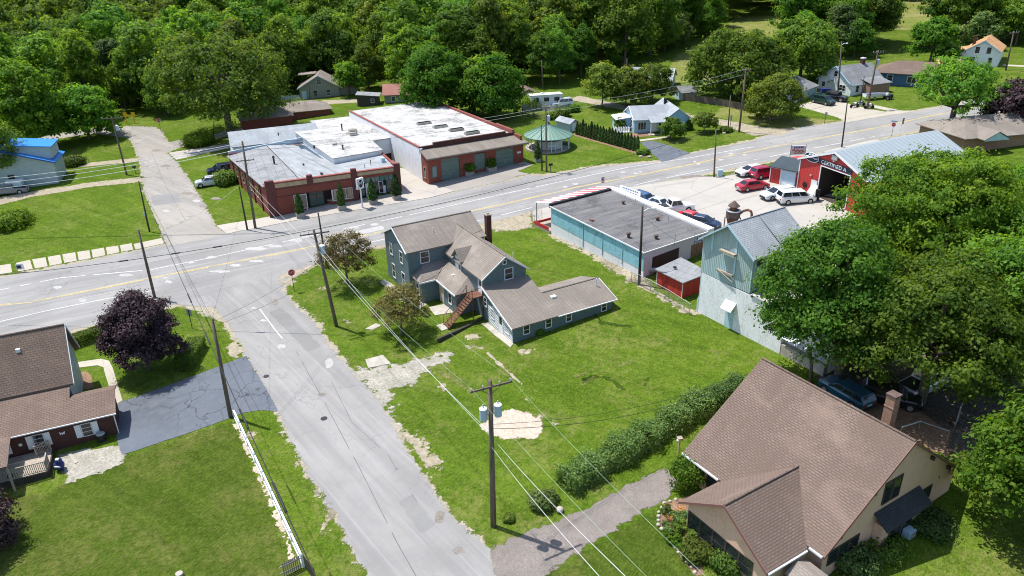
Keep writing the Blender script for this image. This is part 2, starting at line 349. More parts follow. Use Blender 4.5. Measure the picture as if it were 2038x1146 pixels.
M = {}
def mk():
    M['grass'] = grass_mat('grass', (.058, .112, .008), (.084, .144, .010), (.128, .180, .021), (.26, .23, .085), .42)
    M['grass_dark'] = grass_mat('dark_track_grass', (.028, .062, .006), (.038, .075, .007), (.06, .095, .012), (.1, .1, .04), .2)  # darker grass of the curved tyre tracks
    M['grass_olive'] = grass_mat('olive_lawn', (.048, .084, .008), (.063, .100, .010), (.096, .126, .02), (.19, .17, .06), .4, .6)
    M['yard_shade'] = gravel_mat('yard_painted_shade', (.075, .06, .048), (.14, .12, .10), 5)  # yard ground, the maples' shade painted into its dark colour
    M['grass_pale'] = grass_mat('worn_grass', (.11, .15, .03), (.14, .17, .04), (.18, .19, .06), (.26, .22, .10), .7)
    M['meadow'] = grass_mat('meadow_grass', (.14, .185, .03), (.17, .20, .045), (.22, .21, .07), (.30, .25, .12), .8)
    M['asphalt'] = asphalt_mat('worn_asphalt', (.275, .268, .26), .3, .3, .0, .22, (.30, .26, .21), 21.5)
    M['asphalt2'] = asphalt_mat('side_street_asphalt', (.28, .272, .264), .28, .35, .0, .2, (.33, .29, .235), 127.6)
    M['asphalt3'] = asphalt_mat('old_far_street_asphalt', (.30, .28, .255), .7, .6, .0, .25, (.34, .29, .22), 135.7)
    M['blacktop'] = asphalt_mat('sealed_blacktop', (.115, .13, .155), .9, .45, 0, .3, (.18, .185, .19))
    M['apron'] = asphalt_mat('apron_asphalt', (.30, .275, .25), .3, .5, 0)
    M['gravel'] = gravel_mat('grey_gravel', (.165, .142, .126), (.265, .235, .212), 20, 0, (0,0,0), .06)
    M['pothole'] = gravel_mat('pothole_grit', (.19, .165, .14), (.27, .245, .215), 9)
    M['dirt'] = gravel_mat('pale_road_dirt', (.28, .24, .17), (.37, .325, .245), 4, 0, (.10, .15, .03), .55)
    M['shoulder'] = gravel_mat('road_shoulder_grit', (.285, .255, .185), (.37, .33, .255), 6, 0, (.12, .15, .04), .5)
    M['sand'] = gravel_mat('pale_gravel_patch', (.40, .33, .26), (.52, .44, .36), 7, 0, (0,0,0), .1)
    M['crushed'] = gravel_mat('white_stone', (.29, .265, .225), (.42, .39, .34), 8, .3, (.10, .13, .05), .42)
    M['mulch'] = gravel_mat('mulch', (.17, .10, .06), (.30, .2, .13), 12)
    M['concrete'] = concrete_mat('concrete', (.40, .365, .325))
    M['lot'] = concrete_mat('lot_concrete', (.385, .36, .325), 0, .3, .35)
    M['walk'] = concrete_mat('pale_concrete', (.40, .365, .30), 0, 0, .2)
    M['road_repair'] = gravel_mat('pale_road_repair', (.36, .35, .335), (.44, .43, .41), 9)
    M['yellow'] = paint('yellow_line_paint', (.60, .46, .17), .8, .2, .5)
    M['tar'] = paint('crack_sealing_tar', (.10, .10, .105), .7, .2, .2)
    M['asphalt_new'] = asphalt_mat('newer_asphalt_patch', (.225, .222, .217), .1, .2, 0)
    M['white_line'] = paint('white_line_paint', (.56, .555, .54), .8, .15, .4)
    M['sh_tan'] = shingle('tan_shingles', ((.235, .202, .174), (.285, .246, .212), (.185, .158, .137)), .36, .17, .45, .5)
    M['sh_rust'] = shingle('red_brown_shingles', ((.175, .126, .102), (.226, .162, .130), (.134, .112, .099)), .36, .175, .5, .15)
    M['sh_brown'] = shingle('brown_shingles', ((.165, .118, .095), (.215, .152, .12), (.125, .10, .086)), .42, .21, .4, .25)
    M['sh_grey'] = shingle('grey_shingles', ((.20, .205, .21), (.27, .275, .28), (.14, .145, .15)), .42, .2, .5)
    M['sh_slate'] = shingle('blue_grey_shingles', ((.31, .335, .36), (.40, .425, .45), (.22, .235, .25)), .42, .2, .6, .4)
    M['sh_slate_dark'] = shingle('dark_slate_blue_shingles', ((.055, .075, .09), (.08, .10, .115), (.04, .055, .065)), .42, .2, .4)
    M['sh_dark'] = shingle('dark_shingles', ((.05, .055, .06), (.08, .08, .085), (.04, .04, .045)), .33, .16, .5)
    M['sh_orange'] = shingle('orange_brown_shingles', ((.50, .27, .13), (.56, .32, .17), (.44, .24, .12)), .33, .16, .2)
    M['sh_red'] = shingle('dull_red_shingles', ((.30, .14, .12), (.36, .18, .15), (.26, .13, .11)), .33, .16, .2)
    M['sid_grey'] = siding('blue_grey_siding', (.125, .175, .195), .19)
    M['sid_white'] = siding('white_siding', (.82, .84, .86), .18)
    M['sid_blue'] = siding('light_blue_siding', (.36, .56, .70), .18)
    M['sid_navy'] = siding('dark_blue_siding', (.07, .13, .24), .18)
    M['sid_pale'] = siding('pale_aqua_siding', (.42, .50, .52), .18)
    M['sid_taupe'] = siding('taupe_siding', (.25, .26, .23), .2)
    M['sid_cream'] = siding('cream_siding', (.45, .40, .28), .2)
    M['brick'] = brick('red_brick', (.22, .055, .038), (.29, .08, .055), (.19, .10, .08))
    M['brick_dk'] = brick('dark_red_brick', (.075, .028, .022), (.105, .04, .032), (.10, .07, .06))
    M['brick_or'] = brick('orange_brick', (.28, .14, .085), (.37, .21, .125), (.30, .26, .22))
    M['stucco'] = painted_block('tan_stucco', (.66, .43, .31), (.40, .24, .15), .4, 40, 40)
    M['white_block'] = painted_block('white_painted_block', (.82, .83, .84), (.36, .33, .30), .6)
    M['white_wall'] = painted_block('white_painted_wall', (.76, .77, .78), (.40, .38, .36), .5, 40, 40)
    M['blue_block'] = painted_block('sky_blue_painted_block', (.30, .58, .66), (.12, .15, .14), .6)
    M['lilac'] = painted_block('lilac_painted_wall', (.62, .52, .60), (.40, .33, .38), .4, 40, 40)
    M['teal_wood'] = corrugated('weathered_teal_boards', (.34, .475, .49), .22, (.33, .27, .20), .75, 'X', .85)
    M['red_metal'] = corrugated('red_ribbed_steel', (.44, .035, .03), .28, (.3, .03, .025), .3)
    M['red_wood'] = corrugated('red_shed_boards', (.42, .035, .02), .9, (.25, .03, .02), .4, 'X', .8)
    M['metal_roof'] = corrugated('galvanised_roof', (.29, .33, .35), .9, (.36, .41, .42), .6, 'X', .4)
    M['white_metal'] = corrugated('white_corrugated_metal', (.62, .65, .68), .22, (.4, .38, .36), .3, 'X', .5)
    M['green_metal'] = corrugated('pale_green_standing_seam', (.13, .245, .20), .62, (.21, .25, .16), .55, 'X', .55)
    M['blue_metal'] = corrugated('bright_blue_metal_roof', (.03, .24, .68), .4, (.03, .2, .6), .2, 'X', .4)
    def felt(name, c, c2, seam=1.0, amt=.7, streak=(.9, .12)):
        n = N(name, .9, .2); uv = n.co('UV'); a = n.noise(n.co('UV', (*streak, 1)), 1.2, 6, .68); f = n.noise(uv, 3.2, 6, .75); d = n.noise(uv, .25, 3, .6)
        col = n.mix(n.ramp(a, [(.38, 0), (.68, 1)]), c, c2)
        col = n.mix(n.ramp(n.math('MULTIPLY', f, d), [(.27, 0), (.36, amt)]), col, sc(c, .35))
        w = n.n.new('ShaderNodeTexWave'); w.bands_direction = 'Y'; w.inputs['Scale'].default_value = .31/seam; n.link(uv, w.inputs['Vector'])
        col = n.mix(n.ramp(w.outputs['Fac'], [(0, .5), (.02, 0)]), col, sc(c, .45))
        n.bump(f, .3, .02); return n.out(col)
    M['felt_dark'] = felt('dark_roof_felt', (.115, .115, .12), (.19, .18, .175), 1.0, .6, (.12, .9))
    M['felt_grey'] = felt('grey_roof_felt', (.20, .205, .21), (.30, .305, .31), 1.2, .6)
    M['felt_white'] = felt('white_roof_coating', (.36, .35, .335), (.52, .515, .505), 1.6, 1.0, (.5, .5))
    M['felt_brown'] = felt('brown_canopy_roof', (.17, .145, .12), (.24, .21, .18), 4.0, .3)
    M['membrane'] = felt('pale_roof_membrane', (.24, .255, .27), (.36, .375, .385), 5.0, .25, (.25, .7))
    M['water'] = paint('roof_puddle', (.05, .09, .14), .05, .1, .1, .6)
    M['buff'] = paint('buff_stucco_panel', (.48, .36, .22), .9, .2, .4)
    M['trim_white'] = paint('white_trim', (.68, .69, .70), .5, .06, .12)
    M['trim_dark'] = paint('dark_brown_trim', (.06, .045, .04), .7)
    M['trim_red'] = paint('dark_red_coping', (.26, .075, .06), .7)
    M['fascia'] = paint('dusty_red_brown_trim', (.20, .10, .085), .7)
    M['dk_red'] = paint('maroon_brick_pier', (.13, .045, .04), .85)
    M['green_door'] = paint('grey_green_steel_door', (.13, .19, .165), .6, .15, .3)
    M['white_door'] = paint('white_door', (.74, .76, .78), .5, .05, .1)
    M['grey_paint'] = paint('grey_paint', (.32, .34, .35), .6)
    M['ac'] = paint('pale_blue_grey_enamel', (.42, .58, .66), .45)
    M['glass'] = N('window_glass', .06, .6).out((.018, .024, .028))
    M['glass_lt'] = N('curtained_window_glass', .12, .6).out((.16, .14, .115))
    M['glass_teal'] = N('green_transom_glass', .15, .6).out((.14, .24, .23))
    n = N('pole_wood', .9, .15); co = n.co('Object', (9, 9, .6)); a = n.noise(co, 1.5, 5, .7)
    M['pole'] = n.bump(a, .5, .02).out(n.ramp(a, [(.3, (.075, .058, .045)), (.55, (.15, .12, .095)), (.75, (.24, .20, .165))]))
    M['pole_dk'] = paint('dark_creosote_wood', (.06, .048, .04), .9, .3, .4)
    M['deck'] = paint('weathered_deck_wood', (.36, .31, .25), .9, .25, .5, scale=3)
    M['rust'] = paint('rusted_steel', (.17, .075, .045), .85, .4, .6, scale=2)
    M['rust_lt'] = paint('pale_rust_steel', (.13, .085, .07), .8, .4, .5, scale=2)
    M['steel'] = paint('galvanised_steel', (.42, .44, .46), .4, .15, .3, .5, .5)
    M['can'] = paint('transformer_grey_blue', (.36, .47, .56), .45, .1, .2, .5)
    M['can_top'] = paint('transformer_lid', (.70, .74, .78), .4, .05, .1, .5)
    M['porcelain'] = paint('insulator_porcelain', (.5, .55, .6), .2)
    M['wire'] = N('black_cable', .6, .3).out((.02, .02, .022))
    M['wire_lt'] = N('bare_aluminium_cable', .45, .5).out((.66, .68, .70))
    M['wire_gr'] = N('copper_green_wire', .5, .4).out((.30, .42, .30))
    M['bark'] = gravel_mat('tree_bark', (.085, .070, .056), (.16, .135, .11), 10)
    M['rubber'] = N('tyre_rubber', .85, .2).out((.02, .02, .021))
    M['rim'] = N('wheel_rim', .35, .5, .6).out((.42, .43, .44))
    M['carglass'] = N('car_glass', .05, .8).out((.012, .016, .022))
    M['lampglass'] = N('headlamp_glass', .1, .8).out((.55, .57, .6))
    M['taillamp'] = N('tail_lamp', .2, .6).out((.35, .02, .02))
    M['plastic_blk'] = paint('black_plastic', (.022, .022, .024), .5, .1, .1)
    M['sign_red'] = paint('sign_red', (.50, .025, .03), .5, .06, .1)
    M['sign_yellow'] = paint('sign_yellow', (.80, .50, .02), .5, .06, .1)
    M['sign_back'] = paint('sign_back_aluminium', (.30, .32, .31), .5, .1, .2)
    M['white'] = paint('white_paint', (.74, .74, .74), .55, .03, .06)
    M['black'] = paint('black_paint', (.015, .015, .017), .6, .05, .05)
    M['navy'] = paint('navy_sign_paint', (.012, .03, .06), .5, .05, .05)
    M['blue_txt'] = paint('blue_sign_paint', (.04, .09, .30), .6, .05, .05)
    M['stripe_red'] = paint('awning_red', (.55, .07, .08), .7, .08, .1)
    M['stripe_white'] = paint('awning_white', (.80, .74, .74), .7, .05, .1)
    M['tarp'] = paint('dark_blue_tarpaulin', (.02, .03, .14), .6)
    M['limestone'] = paint('pale_stone', (.40, .37, .315), .9, .2, .4)
    M['terracotta'] = paint('terracotta', (.42, .15, .09), .8)
    M['brown_panel'] = paint('dark_brown_boarding', (.055, .025, .028), .8, .15, .2)
    M['mural'] = paint('brown_mural_paint', (.28, .15, .09), .8, .5, .6, scale=3)
    M['curtain'] = paint('beige_curtain', (.45, .34, .24), .9, .3, .3, scale=4)
    M['lf_maple'] = leafmat('maple_leaves', [(.025, .08, .012), (.06, .14, .016), (.115, .22, .024), (.19, .30, .04)], .46)
    M['lf_bright'] = leafmat('yellow_green_leaves', [(.028, .088, .010), (.07, .165, .014), (.13, .24, .021), (.21, .315, .038)], .48)
    M['lf_wood'] = leafmat('wood_leaves', [(.034, .095, .016), (.075, .16, .02), (.13, .235, .028), (.21, .31, .045)], .48)
    M['lf_olive'] = leafmat('olive_leaves', [(.045, .09, .016), (.09, .15, .02), (.15, .21, .03), (.24, .27, .05)], .45)
    M['lf_purple'] = leafmat('purple_leaves', [(.018, .011, .015), (.038, .022, .028), (.075, .045, .052), (.14, .10, .11)], .15)
    M['lf_crab'] = leafmat('bronze_green_leaves', [(.06, .065, .022), (.11, .11, .035), (.17, .14, .05), (.23, .21, .065)])
    M['lf_thuja'] = leafmat('thuja_sprays', [(.02, .045, .012), (.035, .07, .016), (.055, .10, .02), (.08, .12, .028)], .1)
    M['lf_box'] = leafmat('hedge_leaves', [(.035, .07, .012), (.06, .11, .015), (.10, .16, .02), (.16, .20, .03)])
    M['lf_shrub'] = leafmat('grey_green_leaves', [(.035, .08, .02), (.072, .13, .032), (.13, .195, .055), (.20, .26, .08)], .3)
    M['lf_flower'] = leafmat('flowers', [(.45, .25, .05), (.6, .3, .05), (.5, .12, .1), (.65, .55, .45)], .1)
mk()
_car = {}
def carpaint(name, c, metal=.1):
    if name not in _car:
        n = N('car_paint_'+name, .28, .5, metal); n.b.inputs['Coat Weight'].default_value = .6; n.b.inputs['Coat Roughness'].default_value = .06
        a = n.noise(n.co(), 2.0, 3, .5); _car[name] = n.out(n.mix(n.ramp(a, [(.35, 0), (.7, .5)]), c, sc(c, .85)))
    return _car[name]
# ================================================================ ground
def zf(x0, y0, k): return lambda *q: [(x0+a/k, y0+b/k) for a, b in q]
from mathutils import noise as mn
def edge_pts(pts, step, amp, rng, closed=True):
    """outline of a ground patch with a naturally frayed edge"""
    out = []; n = len(pts); fine = amp > .2; st = (.28 if fine else .5) if amp > .02 else step; z0 = rng.uniform(0, 90)
    for i in range(n if closed else n-1):
        a, b = pts[i], pts[(i+1) % n]; d = b-a; far = (a.y+b.y)/2; k = max(1, int(d.length/(st*(1 if far < 75 else 2))))
        for j in range(k):
            p = a+d*(j/k); nn = Vector((-d.y, d.x, 0)).normalized()
            w = amp*1.6*(.7*mn.noise((p.x*.35, p.y*.35, z0))+.5*mn.noise((p.x*1.2, p.y*1.2, z0+7))+.35*mn.noise((p.x*3.7, p.y*3.7, z0+3))) if amp > .02 else 0
            p = p+nn*w; out.append(Vector((p.x, p.y, 0)))
    return out
def patch(name, px, mat, eps, amp=.12, step=.5, seed=1, world_pts=None, kind='structure'):
    """a sheet on the ground; with amp > .02 it is a grid that knows its distance from the outline, so that its edge can crumble"""
    pts = [Vector((q.x, q.y)) for q in (world_pts if world_pts else [G(*q) for q in px])]
    if amp <= .02:
        mb = MB(); mb.poly([ground(p.x, p.y, eps) for p in pts]); return tag(mb.build(name, mat), kind=kind)
    band = amp*1.7; Q = np.array(pts); lo = Q.min(0)-band*1.1; hi = Q.max(0)+band*1.1
    cs = max(min(.55, band*.8), .12); area = float(np.prod(hi-lo)); cs = max(cs, math.sqrt(area/260000))
    nx_, ny_ = int((hi[0]-lo[0])/cs)+2, int((hi[1]-lo[1])/cs)+2
    X, Y = np.meshgrid(lo[0]+cs*np.arange(nx_), lo[1]+cs*np.arange(ny_)); X, Y = X.ravel(), Y.ravel(); D = np.full(X.shape, 1e9); I = np.zeros(X.shape, bool)
    for a, b in zip(Q, np.roll(Q, -1, 0)):
        d = b-a; L2 = d@d+1e-12; t = np.clip(((X-a[0])*d[0]+(Y-a[1])*d[1])/L2, 0, 1); D = np.minimum(D, np.hypot(X-a[0]-t*d[0], Y-a[1]-t*d[1]))
        if a[1] != b[1]: I ^= ((a[1] > Y) != (b[1] > Y)) & (X < d[0]*(Y-a[1])/(d[1] if d[1] else 1e-12)+a[0])
    D = np.where(I, D, -D); fade = np.clip(1-D/band, 0, 2)
    K = np.arange(nx_*ny_).reshape(ny_, nx_); C4 = np.stack([K[:-1, :-1], K[:-1, 1:], K[1:, 1:], K[1:, :-1]], -1).reshape(-1, 4)
    C4 = C4[(fade[C4] < 1.99).any(1)]; used_, inv = np.unique(C4, return_inverse=True); C4 = inv.reshape(-1, 4)
    V = np.stack([X[used_], Y[used_], GX*X[used_]+GY*Y[used_]+eps], 1); n = len(C4); me = bpy.data.meshes.new(name)
    me.vertices.add(len(V)); me.vertices.foreach_set('co', V.ravel().astype(np.float32)); me.loops.add(n*4); me.loops.foreach_set('vertex_index', C4.ravel().astype(np.int32))
    me.polygons.add(n); me.polygons.foreach_set('loop_start', np.arange(0, n*4, 4, dtype=np.int32)); me.polygons.foreach_set('loop_total', np.full(n, 4, dtype=np.int32)); me.update(calc_edges=True)
    me.attributes.new('fade', 'FLOAT', 'POINT').data.foreach_set('value', fade[used_].astype(np.float32)); me.materials.append(mat)
    o = bpy.data.objects.new(name, me); COL.objects.link(o); return tag(o, kind=kind)
def strip(name, px, width, mat, eps, amp=.01, dash=None, off=0.0, seed=2, gaps=0.0):
    """a painted line: a thin band along a ground polyline"""
    rng = random.Random(seed); pts = [G(*q) for q in px]; mb = MB(); acc = 0
    P = []
    for a, b in zip(pts, pts[1:]):
        k = max(1, int((b-a).length/1.0)); P += [a.lerp(b, j/k) for j in range(k)]
    P.append(pts[-1])
    for a, b in zip(P, P[1:]):
        if rng.random() < gaps: continue
        d = (b-a); nn = Vector((-d.y, d.x, 0)).normalized(); w = width*.5*rng.uniform(.8, 1.1)
        q = [a+nn*(off-w), b+nn*(off-w), b+nn*(off+w), a+nn*(off+w)]
        mb.poly([ground(v.x, v.y, eps) for v in q])
    return tag(mb.build(name, mat), kind='structure')

S = 1800.0
mb = MB()
nx = 24
xs = [-S+2*S*i/nx for i in range(nx+1)]
idx = mb.p([ground(x, y+500) for y in xs for x in xs])
for j in range(nx):
    for i in range(nx): mb.face([idx[j*(nx+1)+i], idx[j*(nx+1)+i+1], idx[(j+1)*(nx+1)+i+1], idx[(j+1)*(nx+1)+i]])
tag(mb.build('lawn_ground', M['grass']), kind='structure')
# -- main road
far_e = [(-260, 592), (0, 553), (170, 521), (330, 487), (450, 463), (514, 453.5), (587, 439), (692, 421), (859, 393), (920, 379), (1007, 361), (1052, 349), (1089, 350), (1180, 333), (1314, 322), (1374, 306), (1500, 280), (1552, 259), (1681, 242), (1823, 222), (1900, 208), (1990, 188), (2090, 166), (2200, 140)]
near_e = [(2230, 190), (2110, 203), (2000, 222), (1924, 240), (1738, 277), (1644, 299), (1500, 326), (1377, 350), (1262, 372), (1150, 398), (1059, 420), (943, 450), (742, 492), (640, 518), (560, 560), (440, 602), (349, 606), (209, 640), (128, 660), (0, 682), (-260, 728)]
patch('dirt_verge', [(x, y-3.5) for x, y in far_e]+[(x, y+5) for x, y in near_e], M['shoulder'], .004, .5, .6, 3)
patch('main_road', far_e+near_e, M['asphalt'], .012, .16, .8, 4)
# side street, this side and the far side of the main road
near_l = [(349, 606), (426, 612), (456, 645), (477, 680), (492, 707), (554, 820), (605, 928), (653, 1000), (700, 1090), (735, 1150), (780, 1230), (880, 1420), (1080, 1800)]
near_r = [(1700, 1800), (1340, 1420), (1140, 1230), (1020, 1165), (985, 1130), (971, 1090), (903, 1033), (860, 975), (815, 906), (755, 800), (702, 742), (660, 695), (625, 642), (580, 600), (560, 575), (575, 545)]
patch('dirt_verge', [(345, 600)]+[(x-6, y) for x, y in near_l[2:]]+[(x+9, y) for x, y in near_r[:-1]]+[(620, 525)], M['shoulder'], .006, .55, .6, 5)
patch('side_street', near_l+near_r+[(640, 510), (500, 560)], M['asphalt2'], .016, .28, .7, 6)
far_l = [(330, 492), (331, 482), (318, 445), (288, 379), (282, 326), (265, 283), (252, 273), (186, 265), (120, 274), (40, 290), (-60, 310), (-60, 300), (40, 278), (133, 263), (196, 254), (239, 251), (308, 252), (322, 262), (334, 283), (375, 275), (420, 268), (462, 258), (560, 240), (562, 246), (462, 268), (420, 277), (381, 284), (330, 303), (351, 322), (375, 356), (398, 392), (428, 448), (452, 466)]
patch('dirt_verge', [(x-4 if i < 6 else x+2, y+1) for i, (x, y) in enumerate(far_l)], M['shoulder'], .006, .3, .6, 7)
patch('far_street', far_l, M['asphalt3'], .016, .4, .7, 8)
# painted lines
yl = [(-200, 646), (0, 607), (160/2.491, 540+152/2.491), (340, 546), (432, 528), (560, 504), (760, 461), (960, 415), (1030, 400), (1146, 373), (1275, 348), (1400, 322), (1500, 300), (1600, 280), (1720, 259), (1800, 242), (1880, 225), (2000, 200)]
strip('centre_line', yl, .13, M['yellow'], .024, off=.11, gaps=.1); strip('centre_line', yl, .13, M['yellow'], .024, off=-.11, seed=5, gaps=.14)
strip('edge_line', [(-200, 618), (0, 577), (120, 553), (300, 537), (420, 513), (500, 495), (650, 463), (800, 431), (900, 409), (1030, 380), (1160, 352), (1250, 333), (1374, 314), (1500, 292)], .16, M['white_line'], .024, seed=8, gaps=.12)
strip('edge_line', [(-200, 678), (0, 640), (100, 617), (205, 596), (330, 574)], .17, M['white_line'], .024, seed=9, gaps=.05)
strip('edge_line', [(720, 486), (860, 455), (943, 441), (1059, 413), (1200, 383), (1262, 369), (1314, 356), (1377, 344), (1500, 318), (1640, 291), (1760, 268)], .16, M['white_line'], .024, seed=10, gaps=.25)
strip('edge_line', [(517, 615), (545, 653), (562, 674)], .13, M['white_line'], .028, seed=11)
for nm, q, w in (('seam', [(-100, 645), (150, 592), (400, 545), (560, 517)], .05), ('seam', [(700, 480), (900, 436), (1150, 384), (1350, 343)], .05), ('seam', [(300, 522), (560, 472), (800, 424), (1050, 368)], .05), ('seam', [(590, 700), (640, 790), (720, 940), (790, 1080), (830, 1150)], .05), ('seam', [(660, 760), (700, 840), (772, 905), (830, 1000)], .04), ('seam', [(300, 300), (330, 370), (370, 440)], .05)): strip('tar_seam', q, w, M['tar'], .019 if q[0][1] < 690 else .023, seed=int(q[0][0]) % 50, gaps=.22)
for q, m_ in (([(560, 612), (640, 690), (612, 700), (536, 622)], 'asphalt_new'), ([(820, 985), (868, 1045), (838, 1062), (795, 1000)], 'asphalt_new'), ([(1130, 372), (1230, 350), (1238, 357), (1140, 380)], 'asphalt_new'), ([(300, 390), (350, 384), (362, 402), (306, 410)], 'asphalt_new'), ([(660, 470), (760, 449), (766, 456), (668, 478)], 'road_repair')): patch('road_patch', q, M[m_], .0185, .1, .3, int(q[0][0]))
# worn pale repairs on the road
rng = random.Random(3)
for i, (x, y, w, h) in enumerate([(115, 572, 10, 3), (165, 598, 9, 4), (250, 548, 16, 3), (335, 561, 9, 4), (330, 553, 8, 2), (510, 495, 26, 4), (545, 490, 20, 3), (590, 478, 16, 4), (610, 470, 12, 4), (440, 540, 24, 3), (470, 528, 12, 3), (512, 520, 16, 3), (380, 523, 8, 2), (420, 512, 10, 3), (705, 453, 12, 3), (745, 447, 10, 3), (1125, 372, 6, 2), (1145, 366, 7, 2), (1240, 343, 7, 2), (1265, 345, 6, 2), (1275, 342, 6, 2), (1390, 326, 5, 2), (1383, 322, 4, 1.5), (1455, 306, 6, 2), (1482, 308, 5, 2), (1435, 318, 6, 2), (526, 638, 9, 3), (505, 613, 8, 2), (560, 690, 10, 6), (391, 400, 9, 3), (330, 420, 8, 3), (655, 722, 9, 12)]):
    patch('road_patch', [(x+w*math.cos(t)*rng.uniform(.7, 1.1), y+h*math.sin(t)*rng.uniform(.7, 1.1)) for t in [k*.7 for k in range(9)]], M['road_repair'], .021, .12, .3, i)
for i, (x, y, w, h) in enumerate([(548, 600, 5, 8), (790, 935, 6, 7), (875, 1030, 10, 16), (915, 1095, 14, 9), (640, 785, 6, 4), (430, 395, 12, 3), (405, 410, 10, 3), (372, 385, 14, 3), (310, 300, 12, 3), (330, 330, 10, 3)]):
    patch('pothole_patch', [(x+w*math.cos(t)*rng.uniform(.6, 1.2), y+h*math.sin(t)*rng.uniform(.6, 1.2)) for t in [k*.7 for k in range(9)]], M['pothole'], .022, .15, .25, 40+i)
mb = MB(); c = G(645, 833); mb.lathe([(.3, 0), (.3, .02)], ground(c.x, c.y, .016), 14)
tag(mb.build('manhole_cover', M['plastic_blk']), 'round dark manhole cover near the left edge of the side street', 'manhole cover')
mb = MB(); c = G(530, 749); mb.lathe([(.28, 0), (.28, .02)], ground(c.x, c.y, .016), 14)
tag(mb.build('drain_cover', M['plastic_blk']), 'small dark drain cover in the road beside the blacktop driveway', 'drain cover')
# sidewalks and slabs
mb = MB(); xs = [(-90, 560, -95, 543), (33, 541, 30, 524), (68, 535, 62, 517), (97, 530, 93, 512), (126, 524, 122, 507), (155, 519, 152, 502), (183, 514, 180, 498), (212, 508, 209, 493), (240, 502, 237, 489), (267, 497, 264, 484)]
for (a, b, c_, d), (e, f, g, h) in zip(xs, xs[1:]):
    k = .07; q = [G(a+(e-a)*k, b+(f-b)*k), G(e-(e-a)*k, f-(f-b)*k), G(g-(g-c_)*k, h-(h-d)*k), G(c_+(g-c_)*k, d+(h-d)*k)]
    mb.slab([ground(v.x, v.y, .05) for v in q], .12)
q = [G(270, 497), G(326, 485), G(322, 474), G(266, 486)]; mb.slab([ground(v.x, v.y, .05) for v in q], .12)
tag(mb.build('sidewalk', M['walk']), kind='structure')
def raised(name, px, mat, h=.1, amp=.0, step=2.0, seed=1):
    e = edge_pts([G(*q) for q in px], step, amp, random.Random(seed)); mb = MB(); mb.slab([ground(p.x, p.y, h) for p in e], h+.2); return tag(mb.build(name, mat), kind='structure')
patch('sidewalk', [(431, 449), (452, 466), (472, 461), (514, 453.5), (587, 439), (692, 421), (859, 393), (884, 386), (905, 380), (856, 366), (805, 336), (790, 333), (780, 345), (798, 383), (660, 405), (543, 430), (505, 437)], M['concrete'], .05, .0, 3)
patch('apron', [(856, 366), (905, 381), (960, 369), (1007, 360), (1030, 350), (1056, 347), (1030, 341), (1061, 328), (1034, 318), (1000, 330), (900, 350)], M['apron'], .03, .1, .6, 9)
patch('sidewalk', [(335, 304), (351, 318), (447, 297), (560, 277), (560, 268), (447, 287)], M['concrete'], .03, .08, 1, 12)
patch('path', [(156, 326), (275, 314), (276, 321), (156, 333)], M['dirt'], .02, .1, .6, 13)
patch('driveway', [(-70, 405), (66, 381), (180, 363), (282, 352), (283, 362), (180, 372), (60, 393), (-70, 425)], M['dirt'], .02, .25, .5, 14)
# concrete lot of the garage, and its gravel
patch('gravel_lot', [(1350, 352), (1377, 348), (1440, 352), (1480, 336), (1560, 326), (1600, 330), (1600, 400), (1480, 420)], M['gravel'], .014, .15, .6, 15)
patch('concrete_lot', [(1440, 351), (1383, 353), (1262, 371), (1150, 397), (1059, 420), (1060, 440), (1200, 420), (1330, 470), (1420, 500), (1560, 520), (1700, 560), (1800, 600), (2000, 560), (2100, 480), (1900, 440), (1740, 360), (1660, 330), (1610, 322), (1560, 330), (1480, 345)], M['lot'], .02, .1, .8, 16)
patch('dirt_apron', [(742, 492), (943, 450), (1059, 421), (1062, 452), (1020, 459), (975, 458), (962, 466), (850, 470), (742, 497), (690, 506), (640, 518), (600, 545), (575, 565), (560, 572), (560, 545)], M['dirt'], .02, .7, .5, 17)
patch('concrete_lot', [(1640, 301), (1738, 278), (1762, 280), (1770, 296), (1690, 316), (1650, 312)], M['lot'], .014, .1, .8, 77)
patch('yard', [(1620, 705), (1750, 650), (2100, 640), (2150, 900), (1900, 900), (1720, 830), (1625, 765)], M['yard_shade'], .012, .6, .8, 18)
patch('garden_soil', [(1700, 800), (1800, 790), (1900, 870), (1880, 910), (1720, 830)], M['mulch'], .02, .5, .5, 19)
# driveways on the far side
patch('driveway', [(1274, 283), (1298, 280), (1330, 289), (1374, 305), (1345, 315), (1318, 324)], M['blacktop'], .022, .08, .6, 20)
patch('driveway', [(1340, 230), (1367, 234), (1440, 250), (1500, 270), (1560, 268), (1590, 256), (1545, 255), (1502, 250), (1440, 238), (1370, 228)], M['dirt'], .014, .25, .6, 21)
patch('driveway', [(1130, 198), (1230, 217), (1370, 232), (1372, 226), (1240, 209), (1152, 190)], M['dirt'], .014, .25, .8, 22)
patch('driveway', [(1592, 208), (1630, 199), (1660, 196), (1700, 210), (1760, 222), (1830, 219), (1740, 234), (1684, 243), (1665, 233), (1590, 212)], M['walk'], .014, .2, .6, 23)
patch('path', [(1700, 203), (1740, 209), (1800, 221), (1780, 224), (1735, 213), (1698, 206)], M['walk'], .018, .08, .6, 24)
patch('path', [(1272, 278), (1330, 271), (1331, 274), (1275, 281)], M['walk'], .022, .0, 1, 25)
patch('path', [(1996, 128), (2060, 131), (2060, 134), (1996, 131)], M['walk'], .02, .0, 1, 25)
patch('path', [(640, 200), (712, 197), (712, 204), (640, 208)], M['dirt'], .02, .1, .8, 25)
patch('mulch_bed', [(1140, 266), (1150, 264), (1272, 299), (1290, 305), (1296, 311), (1280, 313), (1262, 305), (1205, 288), (1143, 270)], M['mulch'], .016, .08, .5, 26)
